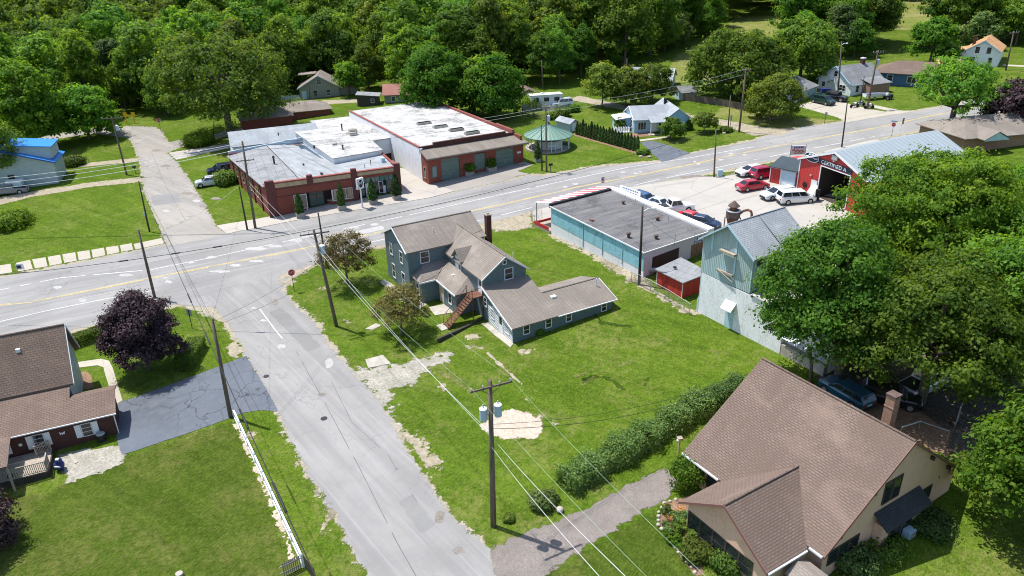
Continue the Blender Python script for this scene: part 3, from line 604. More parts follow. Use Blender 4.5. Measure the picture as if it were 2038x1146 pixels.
patch('mulch_bed', [(1250, 268), (1262, 264), (1300, 264), (1300, 270), (1262, 274)], M['mulch'], .016, .1, .4, 27)
# near left: blacktop drive, stone strip, curved walk
patch('driveway', [(225, 806), (330, 769), (420, 735), (490, 708), (498, 722), (530, 775), (554, 820), (520, 816), (482, 822), (458, 833), (360, 867), (243, 906), (234, 880)], M['blacktop'], .03, .05, .6, 28)
patch('stone_strip', [(243, 886), (244, 922), (190, 943), (133, 962), (122, 925), (112, 905), (180, 895)], M['crushed'], .014, .35, .4, 29)
patch('path', [(145, 722), (201, 714), (217, 718), (224, 731), (244, 797), (229, 806), (209, 744), (206, 731), (194, 727), (146, 733)], M['walk'], .024, .02, .6, 30)
patch('mulch_bed', [(150, 742), (172, 739), (184, 752), (185, 772), (160, 778), (152, 770)], M['mulch'], .02, .06, .4, 31)
patch('fence_strip', [(462, 834), (470, 832), (540, 985), (592, 1118), (582, 1118), (530, 990)], M['sand'], .012, .25, .4, 32)
patch('bare_soil', [(470, 705), (489, 700), (470, 680), (450, 690), (455, 710), (480, 712)], M['dirt'], .01, .25, .4, 33)
# center yard patches
patch('gravel_patch', [(702, 742), (720, 730), (745, 734), (776, 724), (830, 716), (899, 699), (893, 716), (840, 745), (819, 766), (785, 775), (772, 800), (786, 842), (760, 810)], M['crushed'], .012, .9, .5, 34)
patch('bare_soil', [(800, 860), (830, 868), (870, 905), (880, 925), (850, 928), (822, 905)], M['dirt'], .008, .9, .5, 35)
patch('sand_patch', [(1022+60*math.cos(t)*(1+.08*math.sin(3*t)), 845+31*math.sin(t)*(1+.06*math.cos(2*t))) for t in [k*.35 for k in range(18)]], M['sand'], .014, .3, .4, 36)
for i, (x, y, w, h) in enumerate([(945, 672, 18, 6), (940, 690, 16, 5), (880, 770, 16, 6), (1050, 800, 10, 5), (1075, 830, 14, 6), (1100, 842, 12, 5), (1230, 520, 18, 7), (1215, 536, 12, 4), (1270, 560, 25, 6), (1040, 590, 10, 4), (690, 640, 9, 5), (640, 575, 8, 4), (1045, 700, 12, 4), (500, 870, 14, 8), (640, 960, 10, 14), (655, 1040, 12, 18), (210, 850, 14, 6)]):
    patch('bare_soil', [(x+w*math.cos(t)*rng.uniform(.5, 1.2), y+h*math.sin(t)*rng.uniform(.5, 1.2)) for t in [k*.5 for k in range(12)]], M['dirt'], .006, .5, .35, 60+i)
patch('driveway', [(971, 1088), (997, 1082), (1044, 1062), (1094, 1046), (1180, 1004), (1300, 940), (1325, 930), (1352, 968), (1322, 995), (1300, 1008), (1190, 1075), (1082, 1146), (1060, 1165), (1000, 1165), (980, 1125)], M['gravel'], .022, .3, .4, 37)
for nm, q in (('stepping_slab', [(727, 655), (741, 657), (760, 648), (748, 644)]), ('doorstep_slab', [(727, 716), (733, 733), (778, 724), (762, 707)]), ('patio', [(764, 556), (772, 560), (850, 606), (836, 616), (800, 602), (757, 562)]), ('patio', [(853, 612), (884, 606), (905, 622), (866, 628)]), ('patio', [(868, 648), (885, 643), (897, 652), (880, 659)]), ('path', [(958, 644), (972, 643), (1022, 684), (1016, 692), (985, 668)])):
    raised(nm, q, M['limestone'], .06)
patch('lawn', [(-120, 1010), (60, 990), (130, 966), (245, 912), (360, 872), (455, 840), (470, 838), (530, 985), (590, 1120), (600, 1200), (-120, 1250)], M['grass_olive'], .003, .9, .4, 91)
patch('lawn', [(1085, 1146), (1190, 1078), (1305, 1010), (1330, 1060), (1400, 1146), (1400, 1200), (1060, 1190)], M['grass_olive'], .003, .6, .4, 92)
patch('bare_soil', [(1098, 462), (1180, 500), (1280, 552), (1300, 575), (1390, 625), (1380, 632), (1290, 582), (1170, 508), (1094, 470)], M['dirt'], .006, .5, .4, 93)
patch('edging', [(967, 703), (971, 701), (1042, 764), (1038, 767)], M['dirt'], .01, .12, .4, 41)
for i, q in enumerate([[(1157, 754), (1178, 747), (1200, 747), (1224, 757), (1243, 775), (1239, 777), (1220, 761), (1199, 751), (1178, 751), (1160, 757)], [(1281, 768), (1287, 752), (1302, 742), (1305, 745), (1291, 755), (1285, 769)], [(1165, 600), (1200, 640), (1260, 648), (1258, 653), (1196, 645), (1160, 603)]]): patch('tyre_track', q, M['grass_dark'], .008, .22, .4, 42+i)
for i, q in enumerate([[(1140, 750), (1250, 700), (1252, 703), (1142, 754)], [(1150, 765), (1262, 712), (1264, 715), (1152, 769)], [(880, 735), (960, 790), (955, 795), (872, 742)]]): patch('worn_grass', q, M['grass_pale'], .008, .3, .4, 46+i)
patch('meadow', [(1340, 165), (1420, 160), (1450, 100), (1420, 70), (1345, 110), (1330, 140)], M['meadow'], .02, .8, 2, 38)
patch('meadow', [(1455, 80), (1560, 72), (1580, 30), (1460, 34), (1440, 60)], M['meadow'], .03, .8, 3, 39)
patch('meadow', [(1780, 60), (1980, 60), (1960, 2), (1790, 0)], M['meadow'], .03, .8, 3, 39)
patch('meadow', [(1440, 205), (1480, 212), (1560, 232), (1680, 240), (1560, 256), (1500, 248), (1420, 232)], M['meadow'], .008, .5, 1, 40)
# ================================================================ vegetation
def leaf_object(name, P, Nn, size, tint, mat, parent=None, asp=.62):
    """P,Nn (n,3): one diamond leaf spray per point"""
    n = len(P); rg = np.random.default_rng(n)
    Nn = Nn/np.linalg.norm(Nn, axis=1, keepdims=True)
    r = rg.normal(size=(n, 3)); a = np.cross(Nn, r); a /= np.linalg.norm(a, axis=1, keepdims=True)+1e-9; b = np.cross(Nn, a)
    s = (size*rg.uniform(.6, 1.35, n))[:, None]
    V = np.empty((n, 4, 3)); V[:, 0] = P-a*s; V[:, 1] = P-b*s*asp+a*s*.1; V[:, 2] = P+a*s; V[:, 3] = P+b*s*asp+a*s*.1
    V[:, 0] -= Nn*s*.25; V[:, 2] -= Nn*s*.25
    me = bpy.data.meshes.new(name); me.vertices.add(n*4); me.vertices.foreach_set('co', V.ravel().astype(np.float32))
    me.loops.add(n*4); me.loops.foreach_set('vertex_index', np.arange(n*4, dtype=np.int32))
    me.polygons.add(n); me.polygons.foreach_set('loop_start', np.arange(0, n*4, 4, dtype=np.int32)); me.polygons.foreach_set('loop_total', np.full(n, 4, dtype=np.int32))
    me.update(calc_edges=True)
    at = me.attributes.new('tint', 'FLOAT', 'FACE'); at.data.foreach_set('value', np.clip(tint, 0, 1).astype(np.float32))
    me.materials.append(mat); o = bpy.data.objects.new(name, me); COL.objects.link(o)
    if parent: o.parent = parent
    return o
def lobes_points(lobes, nclump, nleaf, crad, seed, up=.55, flat=.6, hollow=.62):
    """clumps of leaves over the skin of several ellipsoids"""
    rg = np.random.default_rng(seed); L = np.array(lobes, float); area = (L[:, 3]*L[:, 4]+L[:, 4]*L[:, 5]+L[:, 3]*L[:, 5]); pr = area/area.sum()
    C = []; D = []
    while len(C) < nclump:
        k = rg.choice(len(L), p=pr); d = rg.normal(size=3); d /= np.linalg.norm(d)
        if d[2] < -.45 and rg.random() < .75: continue
        q = L[k, :3]+d*L[k, 3:]*rg.uniform(.82, 1.06)
        e = ((q-L[:, :3])/L[:, 3:]); e = np.sqrt((e**2).sum(1)); e[k] = 9
        if e.min() < hollow: continue
        C.append(q); D.append(d)
    C = np.array(C); D = np.array(D)
    tc = rg.uniform(.05, .8, nclump); nl = rg.integers(int(nleaf*.6), int(nleaf*1.4)+1, nclump); idx = np.repeat(np.arange(nclump), nl); n = len(idx)
    cr = (crad*rg.uniform(.6, 1.4, nclump))[idx]
    off = rg.normal(size=(n, 3))*.5; off[:, 2] *= flat; P = C[idx]+off*cr[:, None]
    on = off/(np.linalg.norm(off, axis=1, keepdims=True)+1e-6)
    Nn = on*.75+D[idx]*.35+np.array([0, 0, up*.7])+rg.normal(size=(n, 3))*.30
    tint = tc[idx]*.6+rg.uniform(0, .4, n)+off[:, 2]*.1
    return P, Nn, tint
def trunk_mb(mb, h, r, lobes, seed, fork=.35, limbs=None, lean=(0, 0)):
    rg = random.Random(seed); top = Vector((lean[0], lean[1], h)); f = Vector((lean[0]*fork, lean[1]*fork, h*fork))
    mb.path([(0, 0, -.6), (0, 0, .25), f*.5+Vector((rg.uniform(-.1, .1), 0, 0)), f, f.lerp(top, .5), top], [r*1.5, r*1.12, r*.95, r*.85, r*.5, r*.12], 8)
    for L in lobes:
        c = Vector(L[:3]); b = f.lerp(top, rg.uniform(0, .35)); m = b.lerp(c, .5)+Vector((0, 0, -.06*h*rg.random()))
        mb.path([b, m, c, c+(c-b)*.25], [r*.5, r*.32, r*.17, r*.05], 6)
def crown_lobes(R, H, z0, seed, n=13, lr=.42, top=.75):
    """main masses of a broad crown of radius R from z0 to H"""
    rg = random.Random(seed); out = []; hh = H-z0
    out.append((0, 0, z0+hh*.58, R*.55, R*.55, hh*.40))
    for i in range(n):
        a = i*2.4+rg.uniform(-.4, .4); t = (i+.5)/n; z = z0+hh*(.14+.70*t); rr = R*(1-.12*rg.random())*math.sqrt(max(.02, 1-(max(0, t-.25)/.78)**2))*.68
        s = R*lr*rg.uniform(.75, 1.15)
        out.append((math.cos(a)*rr, math.sin(a)*rr, z, s, s*rg.uniform(.85, 1.15), s*rg.uniform(.65, .9)))
    return out
def make_tree(name, label, cat, loc, H, R, z0, seed, mat, nclump, nleaf, crad, leaf, r=.3, group=None, n=13, lr=.42, lobes=None, shift=(0, 0), flat=.6, hollow=.62, up=.55, fork=.35, rz=0):
    t = thing(name, label, cat, loc, rz, group); L = lobes or [(x+shift[0]*min(1, z/H*1.6), y+shift[1]*min(1, z/H*1.6), z, *q) for x, y, z, *q in crown_lobes(R, H, z0, seed, n, lr)]
    P, Nn, ti = lobes_points(L, nclump, nleaf, crad, seed, up, flat, hollow)
    leaf_object('crown', P, Nn, leaf, ti, mat, t)
    mb = MB(); trunk_mb(mb, H*.82, r, L[1:], seed, fork); mb.build('trunk', M['bark'], t, True); return t
def at(px, h=0.0): return G(px[0], px[1], h)

# -- the big maples beside the yard
MT = [((1668, 756), 14.6, 5.7, 2.9, 21, 'lf_maple', 'broad dark maple in front of the white block building, its crown against the teal barn'),
      ((1830, 800), 12.5, 7.2, 3.2, 22, 'lf_maple', 'dark spreading maple with a stout leaning trunk over the shaded parked cars'),
      ((1772, 602), 15.6, 7.0, 3.4, 23, 'lf_bright', 'tall sunlit maple with open limbs in front of the red steel garage'),
      ((1868, 640), 17.0, 7.2, 3.6, 24, 'lf_bright', 'tallest sunlit maple, standing just right of the open limbed maple in the yard'),
      ((1985, 770), 14.0, 6.5, 3.0, 25, 'lf_maple', 'dark maple with low hanging boughs behind the chimney of the tan house'),
      ((1890, 500), 10.0, 5.6, 2.4, 26, 'lf_bright', 'sunlit maple standing close against the roof of the red garage'),
      ((2015, 505), 10.0, 5.6, 2.6, 27, 'lf_bright', 'pale green maple below the tan shingled roof beside the road'),
      ((2010, 660), 15.0, 6.8, 3.0, 28, 'lf_bright', 'sunlit maple cut by the right edge of the photo above the dark one')]
for px, H, R, z0, sd, m, lab in MT:
    make_tree('maple_tree', lab, 'tree', at(px), H, R, z0, sd, M[m], 600, 76, .95, .15, .42, 'maples around the shaded yard', 17, .40, fork=.28, flat=.5, shift=(-2.3, .3) if sd == 21 else (0, 0))
make_tree('ash_tree', 'bright green bushy tree with feathery boughs beside the tan stucco house', 'tree', at((2055, 1075)), 10.2, 4.9, 1.2, 31, M['lf_bright'], 520, 60, .8, .15, .25, None, 15, .40)
# -- purple maple and the two bronze crab apples
make_tree('purple_maple', 'round purple leaved maple on the corner lawn by the clipped hedge', 'tree', at((297, 736)), 8.3, 3.6, .9, 33, M['lf_purple'], 480, 80, .62, .115, .2, None, 15, .42, fork=.2)
make_tree('crab_apple', 'open bronze leaved crab apple in front of the gable end of the blue grey house', 'tree', at((692, 566)), 6.3, 3.3, 2.2, 34, M['lf_crab'], 230, 38, .62, .10, .14, 'crab apples on the corner lawn', 14, .36, flat=.45)
make_tree('crab_apple', 'olive brown crab apple on the lawn beside the outside stairs', 'tree', at((800, 666)), 5.4, 2.9, 1.4, 35, M['lf_crab'], 210, 42, .6, .10, .13, 'crab apples on the corner lawn', 13, .38, flat=.45)
# -- single trees on the far side of the main road
FT = [('oak_tree', (459, 268), 18.6, 13.5, 4.2, 'lf_olive', 41, 'huge olive green oak with a thick trunk behind the brick shop', .75, 560, 50, 1.5, .30, 20, .36),
      ('maple_tree', (872, 236), 14.6, 7.6, 1.0, 'lf_bright', 42, 'tall yellow green tree directly behind the white roofed garage', .35, 420, 50, 1.2, .28, 16, .40),
      ('maple_tree', (945, 232), 11.5, 5.2, .8, 'lf_bright', 44, 'lower bright green tree between the two tall ones behind the white roofed garage', .3, 260, 48, 1.1, .28, 12, .42),
      ('maple_tree', (988, 236), 12.6, 5.6, .6, 'lf_bright', 43, 'bright green tree leaning over the right edge of the white roof', .3, 300, 50, 1.1, .28, 13, .42),
      ('young_tree', (696, 190), 7.6, 3.6, 1.8, 'lf_bright', 45, 'small yellow green tree in front of the taupe gabled house', .15, 170, 40, .8, .24, 11, .42),
      ('pear_tree', (1198, 213), 8.8, 4.1, 1.6, 'lf_olive', 46, 'olive green tree left of the three behind the light blue cottage', .16, 190, 46, .85, .24, 11, .44),
      ('pear_tree', (1245, 212), 7.9, 3.5, .9, 'lf_olive', 47, 'middle of the three olive trees behind the light blue cottage', .16, 170, 46, .8, .24, 11, .44),
      ('pear_tree', (1298, 203), 7.8, 4.0, .7, 'lf_olive', 48, 'right hand olive tree half hidden by the roof of the light blue cottage', .16, 180, 46, .8, .24, 11, .44),
      ('juniper_tree', (1533, 240), 8.2, 4.9, .7, 'lf_olive', 49, 'dense dark juniper with a ragged outline beside the gravel drive', .3, 300, 52, .85, .2, 14, .42),
      ('maple_tree', (1890, 258), 11.4, 7.6, 3.9, 'lf_wood', 50, 'spreading maple with bare lower limbs on the verge of the main road', .5, 230, 46, 1.1, .24, 15, .32),
      ('ornamental_tree', (1335, 277), 3.6, 2.25, .7, 'lf_maple', 51, 'round topped ornamental tree on the front lawn nearest the light blue cottage', .1, 120, 46, .5, .15, 10, .46),
      ('ornamental_tree', (1400, 263), 3.5, 2.0, .8, 'lf_box', 52, 'round ornamental tree on the lawn between the cottage and the gravel drive', .1, 110, 46, .5, .15, 10, .46),
      ('maple_tree', (1466, 192), 12.2, 10.5, 1.6, 'lf_maple', 53, 'wide dark maple behind the weathered board fence', .5, 420, 50, 1.4, .32, 18, .38),
      ('maple_tree', (1590, 165), 13.0, 8.0, 1.2, 'lf_maple', 54, 'dark maple directly behind the white house and its garage', .4, 320, 48, 1.3, .32, 15, .40),
      ('birch_tree', (12, 372), 13.0, 5.0, 3.0, 'lf_olive', 55, 'thin grey green tree in front of the house with the bright blue roof', .22, 230, 36, 1.0, .22, 13, .40),
      ('maple_tree', (178, 276), 10.8, 6.3, 1.0, 'lf_bright', 56, 'leafy green tree at the bend of the far street by the crossarm pole', .28, 330, 48, 1.1, .28, 14, .42),
      ('maple_tree', (70, 300), 18.0, 7.5, 1.2, 'lf_bright', 57, 'tall light green tree behind the bright blue roof', .4, 380, 48, 1.3, .32, 16, .40),
      ('purple_maple', (2015, 262), 7.5, 4.8, .8, 'lf_purple', 58, 'dark purple tree across the road beside the tan shingled roof', .25, 230, 46, 1.0, .26, 12, .44),
      ('maple_tree', (1850, 128), 10.0, 5.0, 1.0, 'lf_bright', 59, 'light green tree to the left of the orange roofed house', .25, 220, 44, 1.0, .3, 12, .42)]
for nm, px, H, R, z0, m, sd, lab, r, nc, nlf, cr, lf, nlob, lr in FT:
    make_tree(nm, lab, 'tree', at(px), H, R, z0, sd, M[m], nc, nlf, cr, lf, r, None, nlob, lr)
make_tree('purple_maple', 'purple leaved tree cut by the left edge of the photo below the deck', 'tree', at((-40, 1090)), 4.2, 2.9, .8, 60, M['lf_purple'], 260, 56, .55, .12, .12, None, 12, .42)

# -- the wood behind the town: every tree near its edge on its own, the depth of it as one mass
protos = []
KINDS = [('lf_wood', 16.5, 6.2, 'deep green broad crowned tree of the wood'), ('lf_wood', 19.0, 5.6, 'tall deep green tree of the wood with a narrow crown'), ('lf_bright', 15.0, 5.8, 'light yellow green tree of the wood'),
         ('lf_maple', 17.5, 6.8, 'very dark dense tree of the wood'), ('lf_shrub', 14.0, 5.4, 'grey green rounded tree of the wood'), ('lf_wood', 13.5, 5.6, 'low bushy mid green tree of the wood'), ('lf_olive', 19.5, 4.6, 'tall slim olive green tree of the wood'), ('lf_bright', 18.5, 5.0, 'tall pale green tree of the wood with open boughs')]
for i, (m, H, R, lab) in enumerate(KINDS):
    L = crown_lobes(R, H, H*.10, 70+i, (16, 12, 20, 14, 11, 17, 15, 13)[i], (.36, .44, .32, .40, .46, .36, .40, .34)[i])
    P, Nn, ti = lobes_points(L, 240, 46, 1.15, 170+i)
    t = thing('woodland_tree', lab, 'tree', (0, 0, 0), 0, 'trees of the wood behind the town')
    c = leaf_object('crown', P, Nn, .30, ti, M[m], t); mb = MB(); trunk_mb(mb, H*.8, .32, L[1:7], i, .4); k = mb.build('trunk', M['bark'], t, True)
    protos.append((t, c, k, P, Nn, ti))
edge = [(-420, 300), (-150, 292), (0, 282), (90, 262), (190, 243), (300, 240), (380, 232), (470, 222), (540, 200), (590, 186), (690, 176), (800, 186), (860, 196), (940, 196), (1030, 178), (1060, 176), (1120, 172), (1160, 160), (1240, 152), (1320, 142), (1350, 120), (1420, 95), (1470, 82), (1520, 100), (1580, 132), (1700, 118), (1800, 128), (1860, 122), (1960, 100), (2060, 95), (2200, 90), (2500, 80)]
EW = [G(*q) for q in edge]
MEADOW = [[(1335, 170), (1430, 160), (1455, 95), (1420, 62), (1345, 100), (1325, 140)], [(1450, 84), (1565, 76), (1590, 34), (1470, 40), (1440, 62)], [(1785, 62), (1990, 60), (1960, 2), (1795, 0)]]
MW = [[G(*q) for q in m] for m in MEADOW]
OPEN = [(x, y) for x in range(1345, 1415, 8) for y in (108, 122, 136, 150) if x < 1405 or y < 130]+[(x, y) for x in range(1470, 1545, 8) for y in (42, 54, 66)]+[(x, 4) for x in range(1798, 1850, 8)]
def to_px(p):
    v = Vector(p)-Vector((0, 0, CAM_H)); w = v.dot(fwd); return PW/2+F_PX*v.dot(RT)/w, PH/2-F_PX*v.dot(UP)/w, F_PX/w
def hides_meadow(x, y):
    bx, by, k = to_px(ground(x, y)); tx, ty, k = to_px(ground(x, y, 15)); r = 5.2*k
    return any(abs(ox-(bx+tx)/2) < r and ty < oy < by-2 for ox, oy in OPEN)
def inside(poly, x, y):
    c = False
    for a, b in zip(poly, poly[1:]+poly[:1]):
        if (a.y > y) != (b.y > y) and x < (b.x-a.x)*(y-a.y)/(b.y-a.y)+a.x: c = not c
    return c
def front_y(x):
    for a, b in zip(EW, EW[1:]):
        if min(a.x, b.x) <= x <= max(a.x, b.x): return a.y+(b.y-a.y)*(x-a.x)/(b.x-a.x+1e-9)
    return EW[0].y if x < EW[0].x else EW[-1].y
rg = random.Random(11); spots = []
sp = 8.6; y = 100
while y < 520:
    x = -330 + (sp/2 if int(y/sp) % 2 else 0)
    while x < 330:
        px_, py_ = x+rg.uniform(-3, 3), y+rg.uniform(-3, 3); x += sp
        if abs(px_)/max(py_, 1) > .78: continue
        d = py_-front_y(px_)
        if d < 1.5 or any(inside(m, px_, py_) for m in MW) or hides_meadow(px_, py_): continue
        spots.append((d, px_, py_))
    y += sp*.92
spots.sort(); used = [False]*len(protos); far = []
for n_, (d, x, y) in enumerate(spots):
    k = rg.choices(range(8), (5, 3, 2.4, 2.4, 2, 4, 2.4, 2.6))[0]; s = rg.uniform(.72, 1.28)*(1.0 if d > 14 else rg.uniform(.72, 1.0)); rz = rg.uniform(0, 6.3)
    if n_ < 285:
        t = protos[k][0]; lc = ground(x, y, -.1)
        if not used[k]: used[k] = True; t.location = lc; t.rotation_euler = (0, 0, rz); t.scale = (s, s, s*rg.uniform(.9, 1.12))
        else: copy_tree(t, None, lc, rz, (s, s, s*rg.uniform(.9, 1.12)))
    elif d < 230: far.append((k, x, y, s, rz))
PP, NN_, TT = [], [], []
ng = np.random.default_rng(5)
for k, x, y, s, rz in far:
    P, Nn, ti = protos[k][3:]; m = ng.random(len(P)) < .22; m &= P[:, 2] > P[:, 2].max()*.35; ca, sa = math.cos(rz), math.sin(rz)
    R2 = np.array([[ca, -sa, 0], [sa, ca, 0], [0, 0, 1]]); PP.append(P[m]@R2.T*s+np.array([x, y, gz(x, y)])); NN_.append(Nn[m]@R2.T); TT.append(ti[m]*.8+ng.uniform(-.1, .2))
if PP:
    o = leaf_object('far_wood', np.concatenate(PP), np.concatenate(NN_), .62, np.concatenate(TT), M['lf_wood']); tag(o, 'far deep part of the wood, merging into one green mass', 'wood', None, 'stuff')

# -- shrubs, hedges, thujas
def shrub(name, label, cat, loc, R, H, mat, seed, leaf=.09, ncl=60, nl=36, group=None, flatb=.7):
    L = [(0, 0, H*.5, R, R, H*.5)]+[(R*.6*math.cos(a), R*.6*math.sin(a), H*.45, R*.5, R*.5, H*.42) for a in (seed, seed+2.1, seed+4.2)]
    P, Nn, ti = lobes_points(L, ncl, nl, R*.34, seed, .5, .8, .5); P[:, 2] = np.maximum(P[:, 2], .02)
    o = leaf_object(name, P, Nn, leaf, ti, mat); o.location = loc; return tag(o, label, cat, group)
def box_hedge(name, label, a, b, w, h, mat, seed, dens=260, leaf=.075, lump=.0, group=None):
    """clipped or loose hedge from ground point a to b"""
    rg = np.random.default_rng(seed); a = np.array(a[:]); b = np.array(b[:]); d = b-a; Ln = np.linalg.norm(d[:2]); u = d/Ln; nrm = np.array([-u[1], u[0], 0])/np.hypot(u[0], u[1])
    n = int(dens*Ln*(w+2*h)); t = rg.uniform(0, Ln, n); s = rg.uniform(-(w/2+h), w/2+h, n)
    bul = 1+lump*(np.sin(t*2.1+seed)+.6*np.sin(t*4.7+1)+.5*np.sin(t*.9+2))+rg.normal(size=n)*.03
    y = np.clip(s, -w/2, w/2); z = np.where(np.abs(s) > w/2, h-(np.abs(s)-w/2), h)
    if lump: z = z*np.sqrt(np.maximum(.15, 1-(y/(w/2))**4*.35))
    y2 = y*bul; z2 = np.maximum(z*bul, .02)+rg.normal(size=n)*.02
    Nn = np.outer(np.where(np.abs(s) > w/2, np.sign(s), 0), nrm)+np.outer(np.where(np.abs(s) > w/2, .35, 1.), [0, 0, 1])+rg.normal(size=(n, 3))*.45
    endm = rg.random(n) < (w*h)/(Ln*(w+2*h)); te = rg.choice([0., Ln], n); t = np.where(endm, te, t); y2 = np.where(endm, rg.uniform(-w/2, w/2, n), y2); z2 = np.where(endm, rg.uniform(.05, h, n), z2)
    P = a+np.outer(t, u)+np.outer(y2, nrm); P[:, 2] += z2+rg.normal(size=n)*.03; P += rg.normal(size=(n, 3))*(.03+lump*.75); P[:, 2] += lump*1.6*np.abs(rg.normal(size=n))*(rg.random(n) < .25)
    ti = rg.uniform(0, .6, n)+.4*(.5+.5*np.sin(t*3.3+y2*4+seed))*rg.uniform(.3, 1, n)
    return tag(leaf_object(name, P, Nn, leaf, ti, mat), label, 'hedge', group)
box_hedge('privet_hedge', 'long loose grey green hedge along the gravel drive beside the tan house', at((1126, 972)), at((1400, 812)), 1.9, 1.2, M['lf_shrub'], 3, 340, .085, .2)
box_hedge('privet_hedge', 'far end of the loose hedge, narrowing behind the eave of the tan house', at((1400, 815)), at((1470, 772)), 1.5, 1.05, M['lf_shrub'], 4, 340, .085, .18)
box_hedge('clipped_hedge', 'long clipped hedge running behind the purple maple along the main road', at((132, 695)), at((232, 660)), 1.2, 1.15, M['lf_box'], 5, 420, .06)
box_hedge('clipped_hedge', 'short clipped hedge block on the lawn between the purple maple and the pole', at((365, 740)), at((395, 690)), 1.7, 1.2, M['lf_box'], 6, 420, .06)
for i, (px, R, H, m, lab) in enumerate([((1365, 965), 1.25, 2.5, 'lf_bright', 'tall bright green shrub at the eave corner of the tan house'), ((1082, 1003), .95, .8, 'lf_shrub', 'low dark flowering shrub beside the gravel drive'), ((1013, 1035), .32, .45, 'lf_box', 'small round plant on the grass near the crossarm pole with two transformers'),
        ((1072, 664), .42, .55, 'lf_bright', 'single leafy plant against the long shaded wall of the annex'), ((20, 450), 2.9, 1.9, 'lf_bright', 'wide yellow green shrub at the left edge of the far lawn'), ((150, 328), 1.6, 1.5, 'lf_box', 'dark clipped bush by the porch of the blue roofed house'),
        ((398, 288), 2.5, 2.2, 'lf_bright', 'spreading green bush on the corner by the far driveway'), ((452, 365), 1.7, 2.0, 'lf_box', 'green bush between the silver car and the brick shop'), ((545, 232), 2.4, 2.2, 'lf_bright', 'bush under the eaves of the brown roofed house'), ((595, 226), 2.6, 2.4, 'lf_box', 'second bush in front of the brown roofed house, nearer the white roof'),
        ((1120, 232), 1.3, 1.7, 'lf_box', 'round shrub in front of the white van'), ((1142, 222), 1.0, 1.3, 'lf_bright', 'smaller round shrub behind the pole with the street lamp'), ((1100, 236), 1.1, 1.4, 'lf_olive', 'reddish green shrub beside the rail fence'), ((1234, 258), .9, 2.2, 'lf_box', 'narrow green shrub at the gable end of the light blue cottage'),
        ((1370, 258), .6, 1.6, 'lf_box', 'dark upright shrub at the right corner of the light blue cottage'), ((1445, 262), .9, .7, 'lf_box', 'low shrub in a stone ring below the pole'), ((1280, 306), .9, .5, 'lf_bright', 'low plants in the stone edged bed at the end of the thuja row'), ((1060, 215), 2.2, 2.6, 'lf_bright', 'wild bush at the back corner of the white roofed garage'),
        ((1450, 1130), 1.0, 1.0, 'lf_box', 'rounded bush under the porch windows of the tan house'), ((1385, 1105), .9, .9, 'lf_box', 'dark round bush in the flower bed below the porch windows'), ((1850, 1050), 1.3, 1.0, 'lf_shrub', 'large leaved plant beside the bay of the tan house'), ((1700, 1120), 1.4, 1.1, 'lf_shrub', 'white flowering shrub at the bottom edge below the tan house'), ((1760, 1095), 1.2, .8, 'lf_box', 'low green plants under the air conditioner'),
        ((820, 250), 3.2, 2.6, 'lf_bright', 'bushes at the back left corner of the white roof'), ((1940, 250), 1.4, 1.2, 'lf_box', 'bush on the verge beside the stop sign by the road'), ((415, 480), .01, .01, 'lf_box', '')]):
    if R > .05: shrub('shrub', lab, 'shrub', at(px), R, H, M[m], 100+i, .085 if px[1] > 600 else .16, int(60+R*40), 40)
# flower bed of the tan house
rg = random.Random(8)
BED = [(1325, 1010), (1345, 1000), (1372, 1005), (1385, 1040), (1395, 1080), (1402, 1120), (1370, 1115), (1340, 1075), (1318, 1040)]
patch('flower_bed_soil', [(1318, 1000), (1380, 985), (1402, 1146), (1380, 1146), (1350, 1100), (1312, 1045)], M['mulch'], .016, .05, .4, 90)
for i in range(16):
    x = rg.uniform(1322, 1385); y = 1000+(x-1320)*.55+rg.uniform(0, 75)
    shrub('garden_plant', 'leafy perennial in the stone edged flower bed of the tan house', 'garden plant', at((x, y)), rg.uniform(.3, .55), rg.uniform(.35, .8), M[rg.choice(['lf_bright', 'lf_box', 'lf_shrub'])], 200+i, .06, 26, 34, 'perennials in the flower bed')
for i, (x, y) in enumerate([(1333, 1035), (1340, 1058), (1352, 1020), (1328, 1015)]):
    shrub('garden_flower', 'orange and yellow flowers in the stone edged flower bed', 'flowers', at((x, y)), .25, .5, M['lf_flower'], 240+i, .05, 16, 20, 'flowers in the bed')
mb = MB(); e = [at(q) for q in [(1345, 995), (1322, 1002), (1311, 1020), (1310, 1045), (1330, 1070), (1350, 1100), (1375, 1130), (1390, 1150)]]
for a, b in zip(e, e[1:]):
    k = max(1, int((b-a).length/.4))
    for j in range(k):
        p = a.lerp(b, j/k); mb.ball((p.x, p.y, gz(p.x, p.y)+.06), rg.uniform(.12, .17), 7, 4, .7)
tag(mb.build('stone_edging', M['limestone']), 'curved pale stone edging round the flower bed of the tan house', 'stone edging')
mb = MB(); p = at((1114, 1018)); mb.ball((p.x, p.y, p.z+.18), .3, 9, 6, .75); tag(mb.build('boulder', M['limestone'], None, True), 'single pale boulder on the edge of the gravel drive', 'boulder')
def thuja_mesh(seed, R, H, n=1500, leaf=.085):
    rg = np.random.default_rng(seed); z = H*rg.uniform(0, 1, n)**1.15; a = rg.uniform(0, 6.283, n); prof = R*np.minimum(1, (1-z/H)*1.9+.03)**.75*(.86+.14*np.sin(z*9+a*3)); r = prof*rg.uniform(.75, 1.06, n)
    P = np.stack([r*np.cos(a), r*np.sin(a), z+.04], 1); Nn = np.stack([np.cos(a), np.sin(a), np.full(n, .35)], 1)+rg.normal(size=(n, 3))*.4
    return P, Nn, rg.uniform(0, .7, n)+.3*(.5+.5*np.sin(a*4+z*7))
P, Nn, ti = thuja_mesh(1, .46, 2.55, 1100, .1)
a0, a1 = at((1149, 267)), at((1268, 301)); NT = 21
